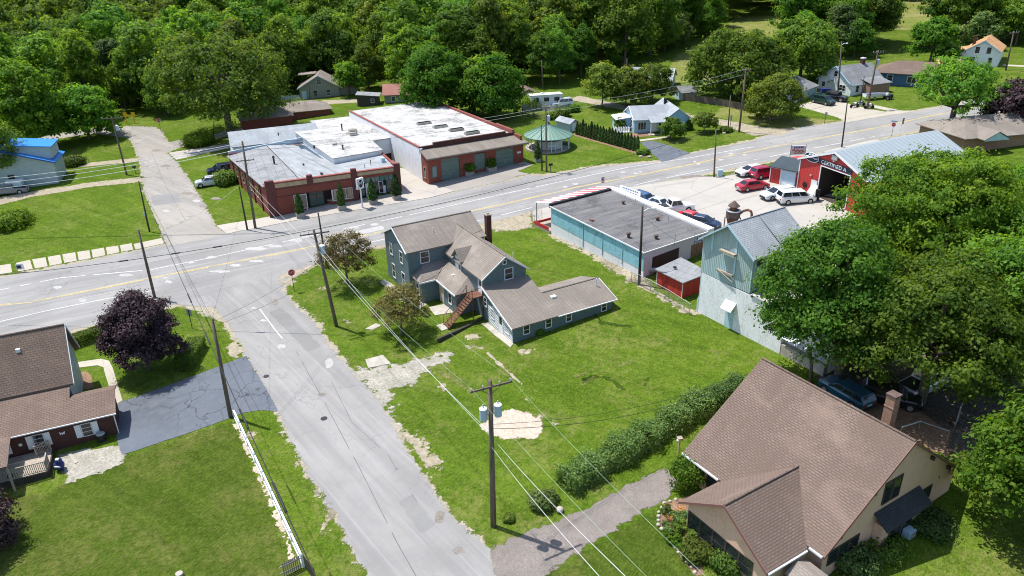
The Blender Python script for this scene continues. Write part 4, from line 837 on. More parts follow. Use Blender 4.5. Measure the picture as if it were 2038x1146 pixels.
th = leaf_object('thuja', P, Nn, .11, ti, M['lf_thuja']); tag(th, 'slim thuja in the close planted row beside the gazebo lawn', 'thuja', 'row of slim thujas'); rg = random.Random(4)
for i in range(NT):
    o = th if i == 0 else th.copy()
    if i: COL.objects.link(o)
    p = a0.lerp(a1, i/(NT-1)); s = rg.uniform(.9, 1.1); o.location = p; o.scale = (s, s, s*rg.uniform(.92, 1.1)); o.rotation_euler = (0, 0, rg.uniform(0, 6))
thuja_big = thuja_mesh(3, .62, 2.7, 1500)
# planters (a box of rough stone with a rim of soil)
def planter(loc, rz, lab, w=1.15, h=.75, group=None):
    t = thing('stone_planter', lab, 'planter', loc, rz, group); mb = MB()
    for x0, x1, y0, y1 in ((-w/2, w/2, -w/2, -w/2+.12), (-w/2, w/2, w/2-.12, w/2), (-w/2, -w/2+.12, -w/2+.12, w/2-.12), (w/2-.12, w/2, -w/2+.12, w/2-.12)): mb.box(x0, x1, y0, y1, -.1, h)
    mb.build('box', M['grey_stone'], t); mb = MB(); mb.box(-w/2+.125, w/2-.125, -w/2+.125, w/2-.125, -.05, h-.08); mb.build('soil', M['mulch'], t)
M['grey_stone'] = painted_block('grey_stone_block', (.36, .34, .31), (.2, .19, .18), .5, .3, .2)
PL = [((598, 432), 'nearest the corner pole'), ((681, 417), 'between the shop doors and the white sign pole'), ((743, 405), 'just right of the white sign pole'), ((790, 396), 'at the right end of the brick shop')]
for i, (px, w) in enumerate(PL):
    p = at(px); planter(p, .4, 'grey stone planter %s' % w, group='planters along the shop front')
    o = leaf_object('potted_thuja', *thuja_big[:2], .11, thuja_big[2], M['lf_thuja']); o.location = p+Vector((0, 0, .66)); o.rotation_euler = (0, 0, i*1.3); o.scale = ((1.1, 1.1, 1.1), (1.05, 1.05, 1.25), (1.25, 1.25, 1.15), (1.25, 1.25, 1.25))[i]
    tag(o, 'conical thuja growing in the planter %s' % w, 'thuja', 'potted thujas along the shop front')
p = at((1070, 321)); planter(p, .2, 'grey stone planter on the grass beside the gazebo', .95, .6)
o = leaf_object('potted_thuja', *thuja_big[:2], .11, thuja_big[2], M['lf_thuja']); o.location = p+Vector((0, 0, .5)); tag(o, 'conical thuja in the planter beside the gazebo', 'thuja')
for px, w in (((932, 347), 'left'), ((977, 339), 'right')):
    p = at(px); planter(p, .5, 'grey stone planter, %s one under the garage canopy' % ('nearer the brick pier' if w == 'left' else 'farther from the brick pier'), 1.5, .7)
    shrub('potted_shrub', 'yellow green bush spilling from the %s planter under the garage canopy' % ('nearer' if w == 'left' else 'farther'), 'shrub', p+Vector((0, 0, .55)), 1.0 if w == 'left' else .7, 1.4, M['lf_bright'], 31 if w == 'left' else 32, .12, 60, 36)
# ================================================================ buildings
def part(name, mb, mats, root, **k): return mb.build(name, mats, root, **k)
def window(root, c, nrm, w, h, frame='trim_white', glass='glass', mull=(1, 2), fw=.09, name='window'):
    """a framed window standing 4 cm proud of the wall at c (centre), facing local direction nrm (angle)"""
    ca, sa = math.cos(nrm), math.sin(nrm); tx, ty = -sa, ca
    def q(a, z, d): return (c[0]+tx*a+ca*d, c[1]+ty*a+sa*d, c[2]+z)
    mb = MB()
    def bar(a0, a1, z0, z1, d0=.005, d1=.05):
        i = mb.p([q(a0,z0,d0), q(a1,z0,d0), q(a1,z0,d1), q(a0,z0,d1), q(a0,z1,d0), q(a1,z1,d0), q(a1,z1,d1), q(a0,z1,d1)])
        for f in ((3,2,1,0),(4,5,6,7),(0,1,5,4),(1,2,6,5),(2,3,7,6),(3,0,4,7)): mb.face([i[k] for k in f])
    bar(-w/2-fw, -w/2, -h/2-fw, h/2+fw); bar(w/2, w/2+fw, -h/2-fw, h/2+fw); bar(-w/2, w/2, h/2, h/2+fw); bar(-w/2, w/2, -h/2-fw, -h/2, .005, .07)
    for k in range(1, mull[0]): x = -w/2+w*k/mull[0]; bar(x-.025, x+.025, -h/2, h/2, .005, .035)
    for k in range(1, mull[1]): z = -h/2+h*k/mull[1]; bar(-w/2, w/2, z-.02, z+.02, .005, .033)
    o = mb.build(name, M[frame], root)
    g = MB(); g.poly([q(-w/2, -h/2, .022), q(w/2, -h/2, .022), q(w/2, h/2, .022), q(-w/2, h/2, .022)]); g.build('pane', M[glass], o)
    return o
def door(root, c, nrm, w, h, mat='white_door', frame='trim_white', glass=False, knob=True, lights=False):
    """door with its foot at c"""
    ca, sa = math.cos(nrm), math.sin(nrm); tx, ty = -sa, ca
    def q(a, z, d): return (c[0]+tx*a+ca*d, c[1]+ty*a+sa*d, c[2]+z)
    def bar(mb, a0, a1, z0, z1, d0, d1):
        i = mb.p([q(a0,z0,d0), q(a1,z0,d0), q(a1,z0,d1), q(a0,z0,d1), q(a0,z1,d0), q(a1,z1,d0), q(a1,z1,d1), q(a0,z1,d1)])
        for f in ((3,2,1,0),(4,5,6,7),(0,1,5,4),(1,2,6,5),(2,3,7,6),(3,0,4,7)): mb.face([i[k] for k in f])
    mb = MB(); bar(mb, -w/2, w/2, .02, h, .005, .04); o = mb.build('door', M[mat], root)
    mb = MB(); bar(mb, -w/2-.1, -w/2-.004, 0, h+.1, .005, .055); bar(mb, w/2+.004, w/2+.1, 0, h+.1, .005, .055); bar(mb, -w/2-.004, w/2+.004, h+.004, h+.1, .005, .055); mb.build('frame', M[frame], o)
    if glass:
        mb = MB(); mb.poly([q(-w*.32, h*.5, .046), q(w*.32, h*.5, .046), q(w*.32, h*.92, .046), q(-w*.32, h*.92, .046)]); mb.build('pane', M['glass'], o)
    if knob:
        mb = MB(); mb.ball(q(w*.38, h*.46, .08), .05, 6, 4); mb.build('handle', M['steel'], o)
    return o
def gable_roof(x0, x1, y0, y1, ze, zr, axis='x', t=.14, mb=None, yr=None):
    """two slabs; ridge along axis"""
    mb = mb or MB()
    if axis == 'x':
        m = (y0+y1)/2 if yr is None else yr
        mb.slab([(x0,y0,ze),(x1,y0,ze),(x1,m,zr),(x0,m,zr)], t); mb.slab([(x0,m,zr+.003),(x1,m,zr+.003),(x1,y1,ze),(x0,y1,ze)], t)
    else:
        m = (x0+x1)/2 if yr is None else yr
        mb.slab([(x0,y0,ze),(m,y0,zr),(m,y1,zr),(x0,y1,ze)], t); mb.slab([(m,y0,zr+.003),(x1,y0,ze),(x1,y1,ze),(m,y1,zr+.003)], t)
    return mb
def gable_walls(mb, x0, x1, y0, y1, zb, ze, zr, axis='x', m=None):
    """walls of a gabled box (house shaped prism)"""
    if axis == 'x':
        m = (y0+y1)/2 if m is None else m
        pr = [(y0, zb), (y1, zb), (y1, ze), (m, zr), (y0, ze)]
        A = mb.p([(x0, y, z) for y, z in pr]); B = mb.p([(x1, y, z) for y, z in pr])
    else:
        m = (x0+x1)/2 if m is None else m
        pr = [(x0, zb), (x1, zb), (x1, ze), (m, zr), (x0, ze)]
        A = mb.p([(x, y0, z) for x, z in pr]); B = mb.p([(x, y1, z) for x, z in pr])
    f1, f2 = (A[::-1], B) if axis == 'x' else (A, B[::-1])
    mb.face(f1); mb.face(f2)
    for k in (0, 1, 4): a, b = k, (k+1) % 5; mb.face([A[a], A[b], B[b], B[a]] if axis == 'x' else [A[b], A[a], B[a], B[b]])
    return mb
def rake_trim(mb, p, q, w=.16, t=.05, down=(0, 0, 1)):
    """board along a rake or eave from p to q, hanging w"""
    p, q = Vector(p), Vector(q); d = (q-p).normalized(); s = Vector((-d.y, d.x, 0)); s = s.normalized() if s.length > .01 else Vector((1, 0, 0))
    pts = [p-s*t, p+s*t, q+s*t, q-s*t]
    i = mb.p([v-Vector((0, 0, w)) for v in pts]+pts)
    for f in ((3,2,1,0),(4,5,6,7),(0,1,5,4),(1,2,6,5),(2,3,7,6),(3,0,4,7)): mb.face([i[k] for k in f])
def text(body, size, loc, rot, mat, parent, ext=.008, align='LEFT', name='lettering'):
    c = bpy.data.curves.new(name, 'FONT'); c.body = body; c.size = size; c.extrude = ext; c.align_x = align; c.align_y = 'CENTER'; c.space_character = 1.12
    q = bpy.data.objects.new('tmp', c); COL.objects.link(q); bpy.context.view_layer.update()
    me = bpy.data.meshes.new_from_object(q.evaluated_get(bpy.context.evaluated_depsgraph_get())); bpy.data.objects.remove(q); bpy.data.curves.remove(c)
    me.name = name; me.materials.clear(); me.materials.append(mat); o = bpy.data.objects.new(name, me); COL.objects.link(o); o.location = loc; o.rotation_euler = rot
    if parent: o.parent = parent
    return o
def ridge_cap(root, p, q, mat, r=.09):
    p, q = Vector(p), Vector(q); n = max(2, int((q-p).length/.3)); mb = MB()
    for k in range(n): mb.tube(p.lerp(q, k/n), p.lerp(q, (k+.97)/n), r*(1+.1*(k % 2)), r*.85, 6)
    return mb.build('ridge_cap', M[mat], root)
def fdir(a, b): d = b-a; return math.atan2(d.y, d.x)
HP = math.pi/2
# ---------------------------------------------------------------- the blue grey house
A = Vector((-.0044, 65.135, 2.67)); B = Vector((10.68, 71.09, 0)); ang = fdir(A, B)
h = thing('blue_grey_house', 'blue grey sided two storey house with tan shingles and a long low annex', 'house', A, ang)
mb = MB()
gable_walls(mb, -4.6, 4.85, 15.2, 22.2, -.6, 5.6, 7.32, 'x')                     # street block
gable_walls(mb, 0, 5.2, 6.2, 15.19, -.6, 4.72, 6.62, 'y')                        # wing
mb.prism([(0, 0), (12.15, 0), (12.15, 6.4), (0, 6.4)], -.6, [1.70, 1.70, 1.70, 1.70])      # annex, low walls
mb.poly([(0, 0, 1.70), (0, 6.19, 1.70), (0, 6.19, 3.80)])                         # its left end above the eave
mb.poly([(12.15, 0, 1.70), (12.15, 6.4, 1.70), (12.15, 3.25, 2.82)])
mb.prism([(-4.1, 13.1), (0, 13.1), (0, 15.19), (-4.1, 15.19)], -.4, 2.55); mb.prism([(-2.15, 8.3), (0, 8.3), (0, 13.09), (-2.15, 13.09)], -.4, 2.55)
mb.prism([(-.03, 10.9), (.3, 10.9), (.3, 12.8), (-.03, 12.8)], 2.9, 4.98); mb.prism([(-.03, 10.9), (-.03, 11.85), (-.03, 12.8), (.9, 11.85)], 4.9, [4.95, 5.98, 4.95, 5.98])         # dormer box
part('wall', mb, M['sid_grey'], h)
mb = MB(); gable_roof(-4.9, 5.1, 14.9, 22.5, 5.52, 7.4, 'x', .14, mb)
r0 = part('roof', mb, M['sh_tan'], h)
mb = MB(); gable_roof(-.28, 5.48, 5.92, 17.6, 4.66, 6.75, 'y', .14, mb); part('roof', mb, M['sh_tan'], h)
mb = MB()                                                                        # annex: a lean-to on the wing, a gable beyond
mb.slab([(-.2, -.2, 1.76), (5.4, -.2, 1.76), (5.4, 6.19, 3.9), (-.2, 6.19, 3.9)], .13)
mb.slab([(5.4, -.2, 1.76), (12.6, -.2, 1.76), (12.6, 3.25, 2.92), (5.4, 3.25, 2.92)], .13)
mb.slab([(5.1, 3.25, 2.923), (12.6, 3.25, 2.923), (12.6, 6.6, 1.80), (5.1, 6.6, 1.80)], .13)
part('roof', mb, M['sh_tan'], h)
mb = MB()                                                                        # porch roofs
mb.slab([(-4.35, 12.9, 2.62), (-2.2, 12.9, 2.62), (-.02, 15.0, 3.72), (-.02, 15.19, 3.78), (-2.9, 15.19, 3.65)], .12)
mb.slab([(-4.35, 15.19, 2.62), (-4.35, 12.9, 2.62), (-2.9, 15.19, 3.65)], .12)
mb.slab([(-2.4, 8.05, 2.62), (-.02, 8.05, 2.62), (-.02, 9.6, 3.62)], .12)
mb.slab([(-2.4, 12.95, 2.625), (-2.4, 8.05, 2.625), (-.02, 9.6, 3.625), (-.02, 15.0, 3.725)], .12)
part('porch_roof', mb, M['sh_tan'], h)
mb = MB(); mb.slab([(-.4, 10.7, 4.95), (.2, 10.7, 4.95), (1.75, 11.85, 6.12), (-.4, 11.85, 6.12)], .1); mb.slab([(-.4, 11.85, 6.123), (1.75, 11.85, 6.123), (.2, 13.0, 4.95), (-.4, 13.0, 4.95)], .1); part('dormer_roof', mb, M['sh_tan'], h)
mb = MB()
rake_trim(mb, (-.29, 5.9, 4.66), (2.6, 5.9, 6.73)); rake_trim(mb, (5.49, 5.9, 4.66), (2.6, 5.9, 6.73)); rake_trim(mb, (-.23, -.23, 1.74), (-.23, 6.2, 3.88)); rake_trim(mb, (-4.92, 14.88, 5.52), (-4.92, 18.7, 7.38)); rake_trim(mb, (-4.92, 22.52, 5.52), (-4.92, 18.7, 7.38))
rake_trim(mb, (12.62, -.2, 1.74), (12.62, 3.2, 2.9)); rake_trim(mb, (-2.43, 8.03, 2.62), (-2.43, 12.9, 2.62)); rake_trim(mb, (-4.37, 12.87, 2.62), (-2.4, 12.87, 2.62)); rake_trim(mb, (5.2, -.25, 1.74), (12.6, -.25, 1.74), .1)
part_each('trim', mb, M['trim_white'], h)
mb = MB()
for z in np.arange(-.1, 3.6, .19):
    n1 = min(5.1, 6.1-max(0, (z-1.7)/.343)) if z > 1.6 else 5.1
    n0 = .06; n1 = min(n1, 6.1)
    if z > 1.5: n0 = max(.06, (z-1.62)/.343)
    if n1 > n0+.2: mb.box(-.035, -.006, n0, n1, z, z+.085)
part('clapboards', mb, M['sid_white'], h)
window(h, (-4.6, 17.2, 4.2), math.pi, .75, 1.3); window(h, (-4.6, 20.3, 4.2), math.pi, .75, 1.3); window(h, (-4.6, 17.0, 1.5), math.pi, .8, 1.6); window(h, (-4.6, 20.0, 1.5), math.pi, .8, 1.6)
window(h, (-2.6, 15.2, 4.5), -HP, .95, 1.25); window(h, (3.1, 6.2, 4.55), -HP, .9, 1.15); window(h, (2.62, 6.2, 5.95), -HP, .3, .35, mull=(1, 1))
window(h, (-2.15, 9.9, 1.45), math.pi, .7, 1.2); window(h, (-4.1, 14.1, 1.4), math.pi, .8, 1.3); window(h, (-.03, 11.55, 4.35), math.pi, .55, 1.3)
for u, w in ((1.55, .62), (4.15, .6), (6.6, .55), (11.05, .55)): window(h, (u, 0, 1.12 if u < 5 else 1.15), -HP, w, .85)
window(h, (0, 1.1, 1.15), math.pi, .75, .95); window(h, (0, 4.2, 1.45), math.pi, .7, 1.0)
window(h, (0, 5.75, 2.2), math.pi, .5, .9)
door(h, (0, 2.45, .05), math.pi, .85, 2.0, 'white_door', glass=True); door(h, (-2.15, 12.0, .05), math.pi, .8, 2.0, 'buff'); door(h, (0, 6.75, 2.78), math.pi, .8, 1.75, 'white_door', glass=True); door(h, (-.03, 12.2, 3.6), math.pi, .6, 1.5, 'white_door')
mb = MB(); mb.box(5.25, 5.85, 15.0, 15.6, -.5, 7.85); ch = part('chimney', mb, M['brick_dk'], h); mb = MB(); mb.box(5.2, 5.9, 14.95, 15.65, 7.851, 7.97); mb.box(5.4, 5.7, 15.15, 15.45, 7.971, 8.1); part('cap', mb, M['deck'], ch)
mb = MB(); mb.tube((-.6, 17.0, 6.4), (-.6, 17.0, 7.0), .05); mb.tube((3.9, 6.6, 5.6), (3.9, 6.6, 6.6), .05); mb.tube((11.6, 2.2, 2.5), (11.6, 2.2, 3.45), .06); part_each('vent_pipe', mb, M['trim_white'], h)
mb = MB(); mb.box(5.9, 6.5, 2.1, 2.55, 2.45, 2.72); mb.box(-1.05, -.75, 11.4, 11.7, 3.2, 3.35); part_each('roof_vent', mb, M['white'], h)
ridge_cap(h, (-4.9, 18.7, 7.41), (5.1, 18.7, 7.41), 'sh_tan'); ridge_cap(h, (2.6, 5.92, 6.76), (2.6, 17.6, 6.76), 'sh_tan'); ridge_cap(h, (5.4, 3.25, 2.93), (12.6, 3.25, 2.93), 'sh_tan'); ridge_cap(h, (-2.4, 12.95, 2.64), (-.02, 15.0, 3.74), 'sh_tan')
# outside stairs (they are fixed to the house)
mb = MB(); mb.box(-1.3, -.03, 6.2, 7.6, 2.68, 2.76)
n_st = 13
for i in range(n_st):
    x = -4.05+2.75*i/(n_st-1); z = .05+2.55*i/(n_st-1); mb.box(x-.13, x+.13, 6.25, 7.35, z, z+.05)
st = part('outside_stairs', mb, M['rust'], h)
mb = MB()
for y in (6.22, 7.38):
    mb.tube((-4.2, y, -.1), (-1.25, y, 2.68), .055); mb.tube((-4.2, y, .95), (-1.25, y, 3.7), .03); mb.tube((-4.2, y, -.1), (-4.2, y, .95), .03)
    for i in range(1, 7): x = -4.2+2.95*i/7; z = -.1+2.78*i/7; mb.tube((x, y, z), (x, y, z+1.03), .016)
for p in ((-1.28, 6.22), (-.1, 6.22), (-1.28, 7.58)): mb.tube((p[0], p[1], -.3), (p[0], p[1], 3.75), .045)
mb.tube((-1.28, 6.22, 3.7), (-.1, 6.22, 3.7), .03); mb.tube((-1.28, 6.22, 3.2), (-.1, 6.22, 3.2), .02)
part('railing', mb, M['rust'], st)
mb = MB(); mb.obox((-3.0, 2.9, .1), math.atan2(1.4, 5.4), 3.1, .12, .2); o = mb.build('garden_wall', M['pole_dk'], None)
o.location = A; o.rotation_euler = (0, 0, ang); o.location += Vector((-1.35, 2.0, -.1)); tag(o, 'low dark timber edging running from the annex door past the crab apple', 'garden wall')
# ---------------------------------------------------------------- the long blue block building
L0 = G(1060+150/4.093, 340+510/4.093); B = G(1060+900/4.093, 340+870/4.093); ang = fdir(L0, B)
h = thing('blue_block_building', 'long flat roofed block building painted sky blue above a white base', 'shop', L0, ang)
mb = MB(); mb.prism([(0, 0), (17.1, 0), (17.1, 11.3), (0, 11.3)], [-.6]*4, [3.72, 2.9, 2.95, 3.72]); part('wall', mb, M['white_wall'], h)
mb = MB(); mb.prism([(.02, -.03), (17.07, -.03), (17.07, -.004), (.02, -.004)], [1.62, .68, .68, 1.62], [3.70, 2.88, 2.88, 3.70]); part('blue_band', mb, M['blue_block'], h)
mb = MB(); mb.prism([(17.104, .0), (17.13, .0), (17.13, 11.3), (17.104, 11.3)], -.4, [2.88, 2.88, 2.93, 2.93]); part('rear_wall', mb, M['lilac'], h)
mb = MB(); mb.prism([(17.134, 1.3), (17.16, 1.3), (17.16, 5.6), (17.134, 5.6)], .1, [2.0, 2.0, 2.15, 2.15]); part('boarded_opening', mb, M['brown_panel'], h)
mb = MB(); mb.prism([(17.134, 7.7), (17.15, 7.7), (17.15, 11.0), (17.134, 11.0)], .1, 1.9); mb.prism([(17.152, 8.3), (17.16, 8.3), (17.16, 9.0), (17.152, 9.0)], .3, 1.6); part('mural', mb, M['mural'], h)
mb = MB()
for j, (z, ws) in enumerate(((2.35, (.3, .26, .2, .34, .22, .3)), (1.88, (.3, .2, .34, .3, .26)))):
    y = 8.1
    for k, w_ in enumerate(ws): mb.box(17.134, 17.146, y, y+w_*.35, z, z+.36); mb.box(17.134, 17.146, y+w_*.36, y+w_, z+(.12 if k % 2 else .24), z+(.22 if k % 2 else .36)); y += w_+.14
part('wall_lettering', mb, M['blue_txt'], h)
mb = MB(); mb.slab([(-.15, -.12, 3.80), (17.2, -.12, 2.98), (17.2, 10.35, 3.02), (-.15, 10.35, 3.80)], .08); rf = part('roof', mb, M['felt_dark'], h)
mb = MB(); mb.prism([(-.3, 10.36), (17.2, 10.36), (17.2, 11.42), (-.3, 11.42)], [3.4, 2.8, 2.8, 3.4], [4.02, 3.25, 3.25, 4.02]); part('parapet', mb, M['white'], h)
mb = MB(); mb.prism([(-.35, -.1), (0, -.1), (0, 10.35), (-.35, 10.35)], 3.5, 4.05); part('parapet', mb, M['plastic_blk'], h)
mb = MB(); rake_trim(mb, (-.1, -.15, 3.80), (17.2, -.15, 2.98), .14); rake_trim(mb, (17.22, -.1, 2.99), (17.22, 10.3, 3.03), .12); part_each('trim', mb, M['trim_white'], h)
mb = MB()
for x in (6.5, 10.1, 13.6): mb.tube((x, -.05, .3), (x, -.05, 3.3), .05, n=6)
part_each('downpipe', mb, M['blue_block'], h)
mb = MB()
for x, y, r, hh in ((4.7, 8.2, .2, .55), (13.1, 1.3, .22, .75), (11.2, 7.9, .22, .55), (15.2, 3.7, .22, .6)): z = 3.75-.047*x; mb.lathe([(r*.8, 0), (r*.8, hh*.55), (r*1.25, hh*.6), (r*1.2, hh*.85), (r*.5, hh)], (x, y, z), 10)
part_each('roof_vent', mb, M['rust_lt'], h)
mb = MB()
for x, y, hh in ((4.9, 10.2, 1.2), (12.1, 8.9, .9), (17.3, 4.6, 1.5), (17.5, 7.7, 1.0)): z = 3.5-.047*x; mb.tube((x, y, z), (x, y, z+hh), .035, n=6)
part_each('vent_pipe', mb, M['steel'], h)
mb = MB(); mb.box(6.4, 7.0, .9, 1.3, 3.4, 3.62); part('roof_hatch', mb, M['rust'], h)
# striped awning on posts along the street front
k = 17; rd, wt = MB(), MB()
for i in range(k):
    y0 = .1+11.1*i/k; y1 = .1+11.1*(i+1)/k; (rd if i % 2 else wt).slab([(-3.7, y0, 3.30), (-.36, y0, 4.12), (-.36, y1, 4.12), (-3.7, y1, 3.30)], .06)
aw = part('awning', wt, M['stripe_white'], h); part('red_stripe', rd, M['stripe_red'], aw)
mb = MB()
for y in (.3, 3.8, 7.5, 11.0): mb.tube((-3.55, y, -.3), (-3.55, y, 3.25), .06)
part_each('awning_post', mb, M['grey_paint'], h)
mb = MB(); mb.box(-3.6, -.05, -.1, 11.2, -.5, .35); part('porch_floor', mb, M['deck'], h)
mb = MB(); mb.box(-3.6, -3.5, -.1, 11.2, .36, .62); mb.box(-3.5, -.4, -.12, -.06, .36, .8); part('railing', mb, M['sign_red'], h)
mb = MB(); mb.box(-.04, -.006, 1.0, 4.5, .9, 2.6); mb.box(-.04, -.006, 6.5, 10.5, .9, 2.6); part_each('shop_window', mb, M['glass'], h)
sg = thing('roof_sign', 'white sign board with dark writing on the parapet of the blue building', 'sign', L0+Matrix.Rotation(ang, 3, 'Z') @ Vector((1.0, 11.5, 3.9)), ang)
mb = MB(); mb.box(-.6, 3.4, 0, .12, -.4, .55); mb.build('board', M['white'], sg)
mb = MB()
for j, (z, n_) in enumerate(((.28, 9), (-.1, 6))):
    for i in range(n_): x = .0+i*(.34 if j == 0 else .5); mb.box(x, x+.2, -.012, -.002, z, z+.16)
mb.build('lettering', M['blue_txt'], sg)
# ---------------------------------------------------------------- small red shed
R0 = G(1060+1010/4.093, 340+930/4.093); Bc = G(1060+1215/4.093, 340+1040/4.093); ang = fdir(R0, Bc)
h = thing('red_shed', 'small red wooden shed with a grey low roof beside the white block wall', 'shed', R0, ang)
mb = MB(); mb.prism([(0, 0), (4.0, 0), (4.1, 3.4), (0, 3.4)], -.5, 1.95); part('wall', mb, M['red_wood'], h)
mb = MB(); mb.slab([(-.2, -.25, 1.96), (4.25, -.25, 1.96), (4.3, 3.6, 2.25), (-.2, 3.6, 2.45)], .1); part('roof', mb, M['felt_grey'], h)
mb = MB(); mb.box(.15, 1.5, -.05, -.01, .05, 1.75); d = part('door', mb, M['red_wood'], h); mb = MB(); mb.box(1.3, 1.4, -.08, -.052, .8, 1.0); part('handle', mb, M['black'], d)
mb = MB(); mb.box(3.96, 4.03, -.04, 0, -.2, 1.9); mb.box(-.04, .02, -.04, 0, -.2, 1.9); part_each('trim', mb, M['trim_white'], h)
mb = MB(); mb.lathe([(.22, 0), (.22, .06)], (1.0, 1.6, 2.14), 10); part('roof_patch', mb, M['plastic_blk'], h)
# ---------------------------------------------------------------- white block building and the teal barn on its back
C0 = G(1300+255/2.864, 380+690/2.864); C1 = G(1300+720/2.864, 380+930/2.864); ang = fdir(C0, C1)
h = thing('white_block_building', 'long peeling white block building below the teal barn', 'workshop', C0, ang)
mb = MB(); mb.prism([(0, 0), (10.3, 0), (10.3, 9), (0, 9)], -.8, [4.5, 4.3, 4.3, 4.5]); mb.prism([(10.304, .6), (15, .6), (15, 9), (10.304, 9)], -.8, 2.6); part('wall', mb, M['white_block'], h)
mb = MB(); mb.slab([(6.3, -.12, 4.55), (10.4, -.12, 4.40), (10.4, 9.2, 4.7), (6.3, 9.2, 4.8)], .12); part('roof', mb, M['felt_white'], h)
mb = MB(); mb.slab([(10.42, -.2, 1.75), (15.1, -.2, 1.35), (15.1, 4.6, 2.85), (10.42, 4.6, 3.1)], .06); part('lean_to_roof', mb, M['white_metal'], h)
mb = MB(); mb.slab([(10.42, 4.62, 3.1), (15.1, 4.62, 2.9), (15.1, 9.2, 2.9), (10.42, 9.2, 3.1)], .06); part('roof', mb, M['felt_white'], h)
mb = MB(); mb.box(10.4, 15, .0, .58, -.6, .95); part('low_wall', mb, M['limestone'], h)
mb = MB(); mb.box(3.55, 4.55, -.04, -.005, -.05, 2.1); d = part('door', mb, M['ac'], h); mb = MB(); mb.box(4.3, 4.4, -.07, -.041, .95, 1.1); part('handle', mb, M['steel'], d)
mb = MB(); mb.slab([(3.4, -.75, 2.15), (4.75, -.75, 2.15), (4.75, -.01, 2.9), (3.4, -.01, 2.9)], .08); part('door_hood', mb, M['white'], h)
mb = MB(); mb.prism([(-.35, .1), (-.01, .1), (-.01, .7), (-.35, .7)], -.8, [1.4, 2.2, 2.2, 1.4]); part_each('buttress', mb, M['ac'], h)
b = thing('teal_barn', 'weathered teal board barn with a grey shingled gable roof and hoist beam', 'barn', C0, ang)
mb = MB(); gable_walls(mb, -.2, 6.1, .02, 7.6, 4.52, 8.35, 10.5, 'y'); mb.box(-.15, -.02, .05, 7.6, -.8, 4.52); part('wall', mb, M['teal_wood'], b)
mb = MB(); gable_roof(-.5, 6.45, -.35, 7.9, 8.2, 10.68, 'y', .14, mb); part('roof', mb, M['sh_slate'], b)
mb = MB(); mb.tube((3.05, 3.9, 10.6), (6.2, 3.9, 8.45), .035, n=5); part('roof_seam', mb, M['black'], b)
mb = MB(); rake_trim(mb, (-.52, -.38, 8.18), (2.97, -.38, 10.66), .2, .03); rake_trim(mb, (6.47, -.38, 8.18), (2.97, -.38, 10.66), .2, .03); part_each('trim', mb, M['ac'], b)
mb = MB(); mb.box(2.3, 4.2, -.5, -.1, 7.75, 7.95); part('hoist_beam', mb, M['deck'], b)
mb = MB(); mb.obox((3.0, -.12, 5.6), 0, 1.0, .1, .11); mb.tube((2.1, -.25, 5.75), (4.1, -.2, 5.0), .05); part_each('bracket', mb, M['deck'], b)
mb = MB(); mb.box(.9, 1.15, -.03, .01, 7.2, 9.1); mb.box(3.9, 4.1, -.03, .01, 5, 9.2); part_each('loft_board', mb, M['ac'], b)
mb = MB(); mb.box(6.104, 6.14, .6, 1.3, 7.2, 7.9); part('vent', mb, M['black'], b)
ridge_cap(b, (2.97, -.35, 10.69), (2.97, 7.9, 10.69), 'sh_slate', .08)
# dust collector
cp = C0+Matrix.Rotation(ang, 3, 'Z') @ Vector((-1.5, 5.6, 0))
c = thing('dust_collector', 'rusty cyclone dust collector with a conical cap rising beside the teal barn', 'dust collector', cp, ang)
mb = MB(); mb.lathe([(.18, 6.6), (.2, 7.0), (.60, 8.6), (.64, 8.75)], n=16); part('hopper', mb, M['rust'], c)
mb = MB(); mb.lathe([(.70, 8.76), (.73, 8.8), (.73, 9.5), (.70, 9.58), (.45, 9.66)], n=18); part('drum', mb, M['rust_lt'], c)
mb = MB(); mb.lathe([(.74, 9.5), (.78, 9.52), (.78, 9.6), (.74, 9.62)], n=18); part('band', mb, M['steel'], c)
mb = MB(); mb.lathe([(.36, 9.62), (.36, 10.05), (.40, 10.08)], n=12); part('neck', mb, M['rust'], c)
mb = MB(); mb.lathe([(.62, 10.04), (.60, 10.08), (.05, 10.62), (.0, 10.63)], n=14); part('cap', mb, M['rust_lt'], c)
mb = MB(); mb.path([(.6, .3, 9.3), (1.0, .35, 9.72), (1.5, .4, 9.95), (1.85, .45, 9.9), (2.0, .45, 9.6), (2.0, .45, 5.0)], .13, 8); part('duct', mb, M['rust'], c)
mb = MB()
for a in (.8, 2.4, 3.9, 5.5): mb.tube((.85*math.cos(a), .85*math.sin(a), -.8), (.78*math.cos(a), .78*math.sin(a), 8.8), .05, n=6)
part_each('support', mb, M['rust'], c)
# ---------------------------------------------------------------- red steel garage
A = G(1400+965/5.208, 230+750/5.208); B = G(1400+1190/5.208, 230+850/5.208); ang = fdir(A, B)
h = thing('red_garage', 'red ribbed steel repair garage with white trim and a long metal roof', 'garage', A, ang)
sk = -math.tan(math.radians(8.5))     # the long sides run a little askew to the front
def SK(x, y, z): return (x+y*-abs(sk), y, z)
W, D = 12.8, 21
mb = MB(); pr = [(0, -.6), (4.15, -.6), (4.15, 4.3), (9.4, 4.3), (9.4, -.6), (W, -.6), (W, 4.4), (W/2, 6.75), (0, 4.4)]
mb.poly([(x, 0, z) for x, z in pr])
mb.poly([SK(0, D, -.6), (0, 0, -.6), (0, 0, 4.4), SK(0, D, 4.4)][::1]); mb.poly([(W, 0, -.6), SK(W, D, -.6), SK(W, D, 4.4), (W, 0, 4.4)]); mb.poly([SK(W, D, -.6), SK(0, D, -.6), SK(0, D, 4.4), SK(W/2, D, 6.75), SK(W, D, 4.4)])
part('wall', mb, M['red_metal'], h)
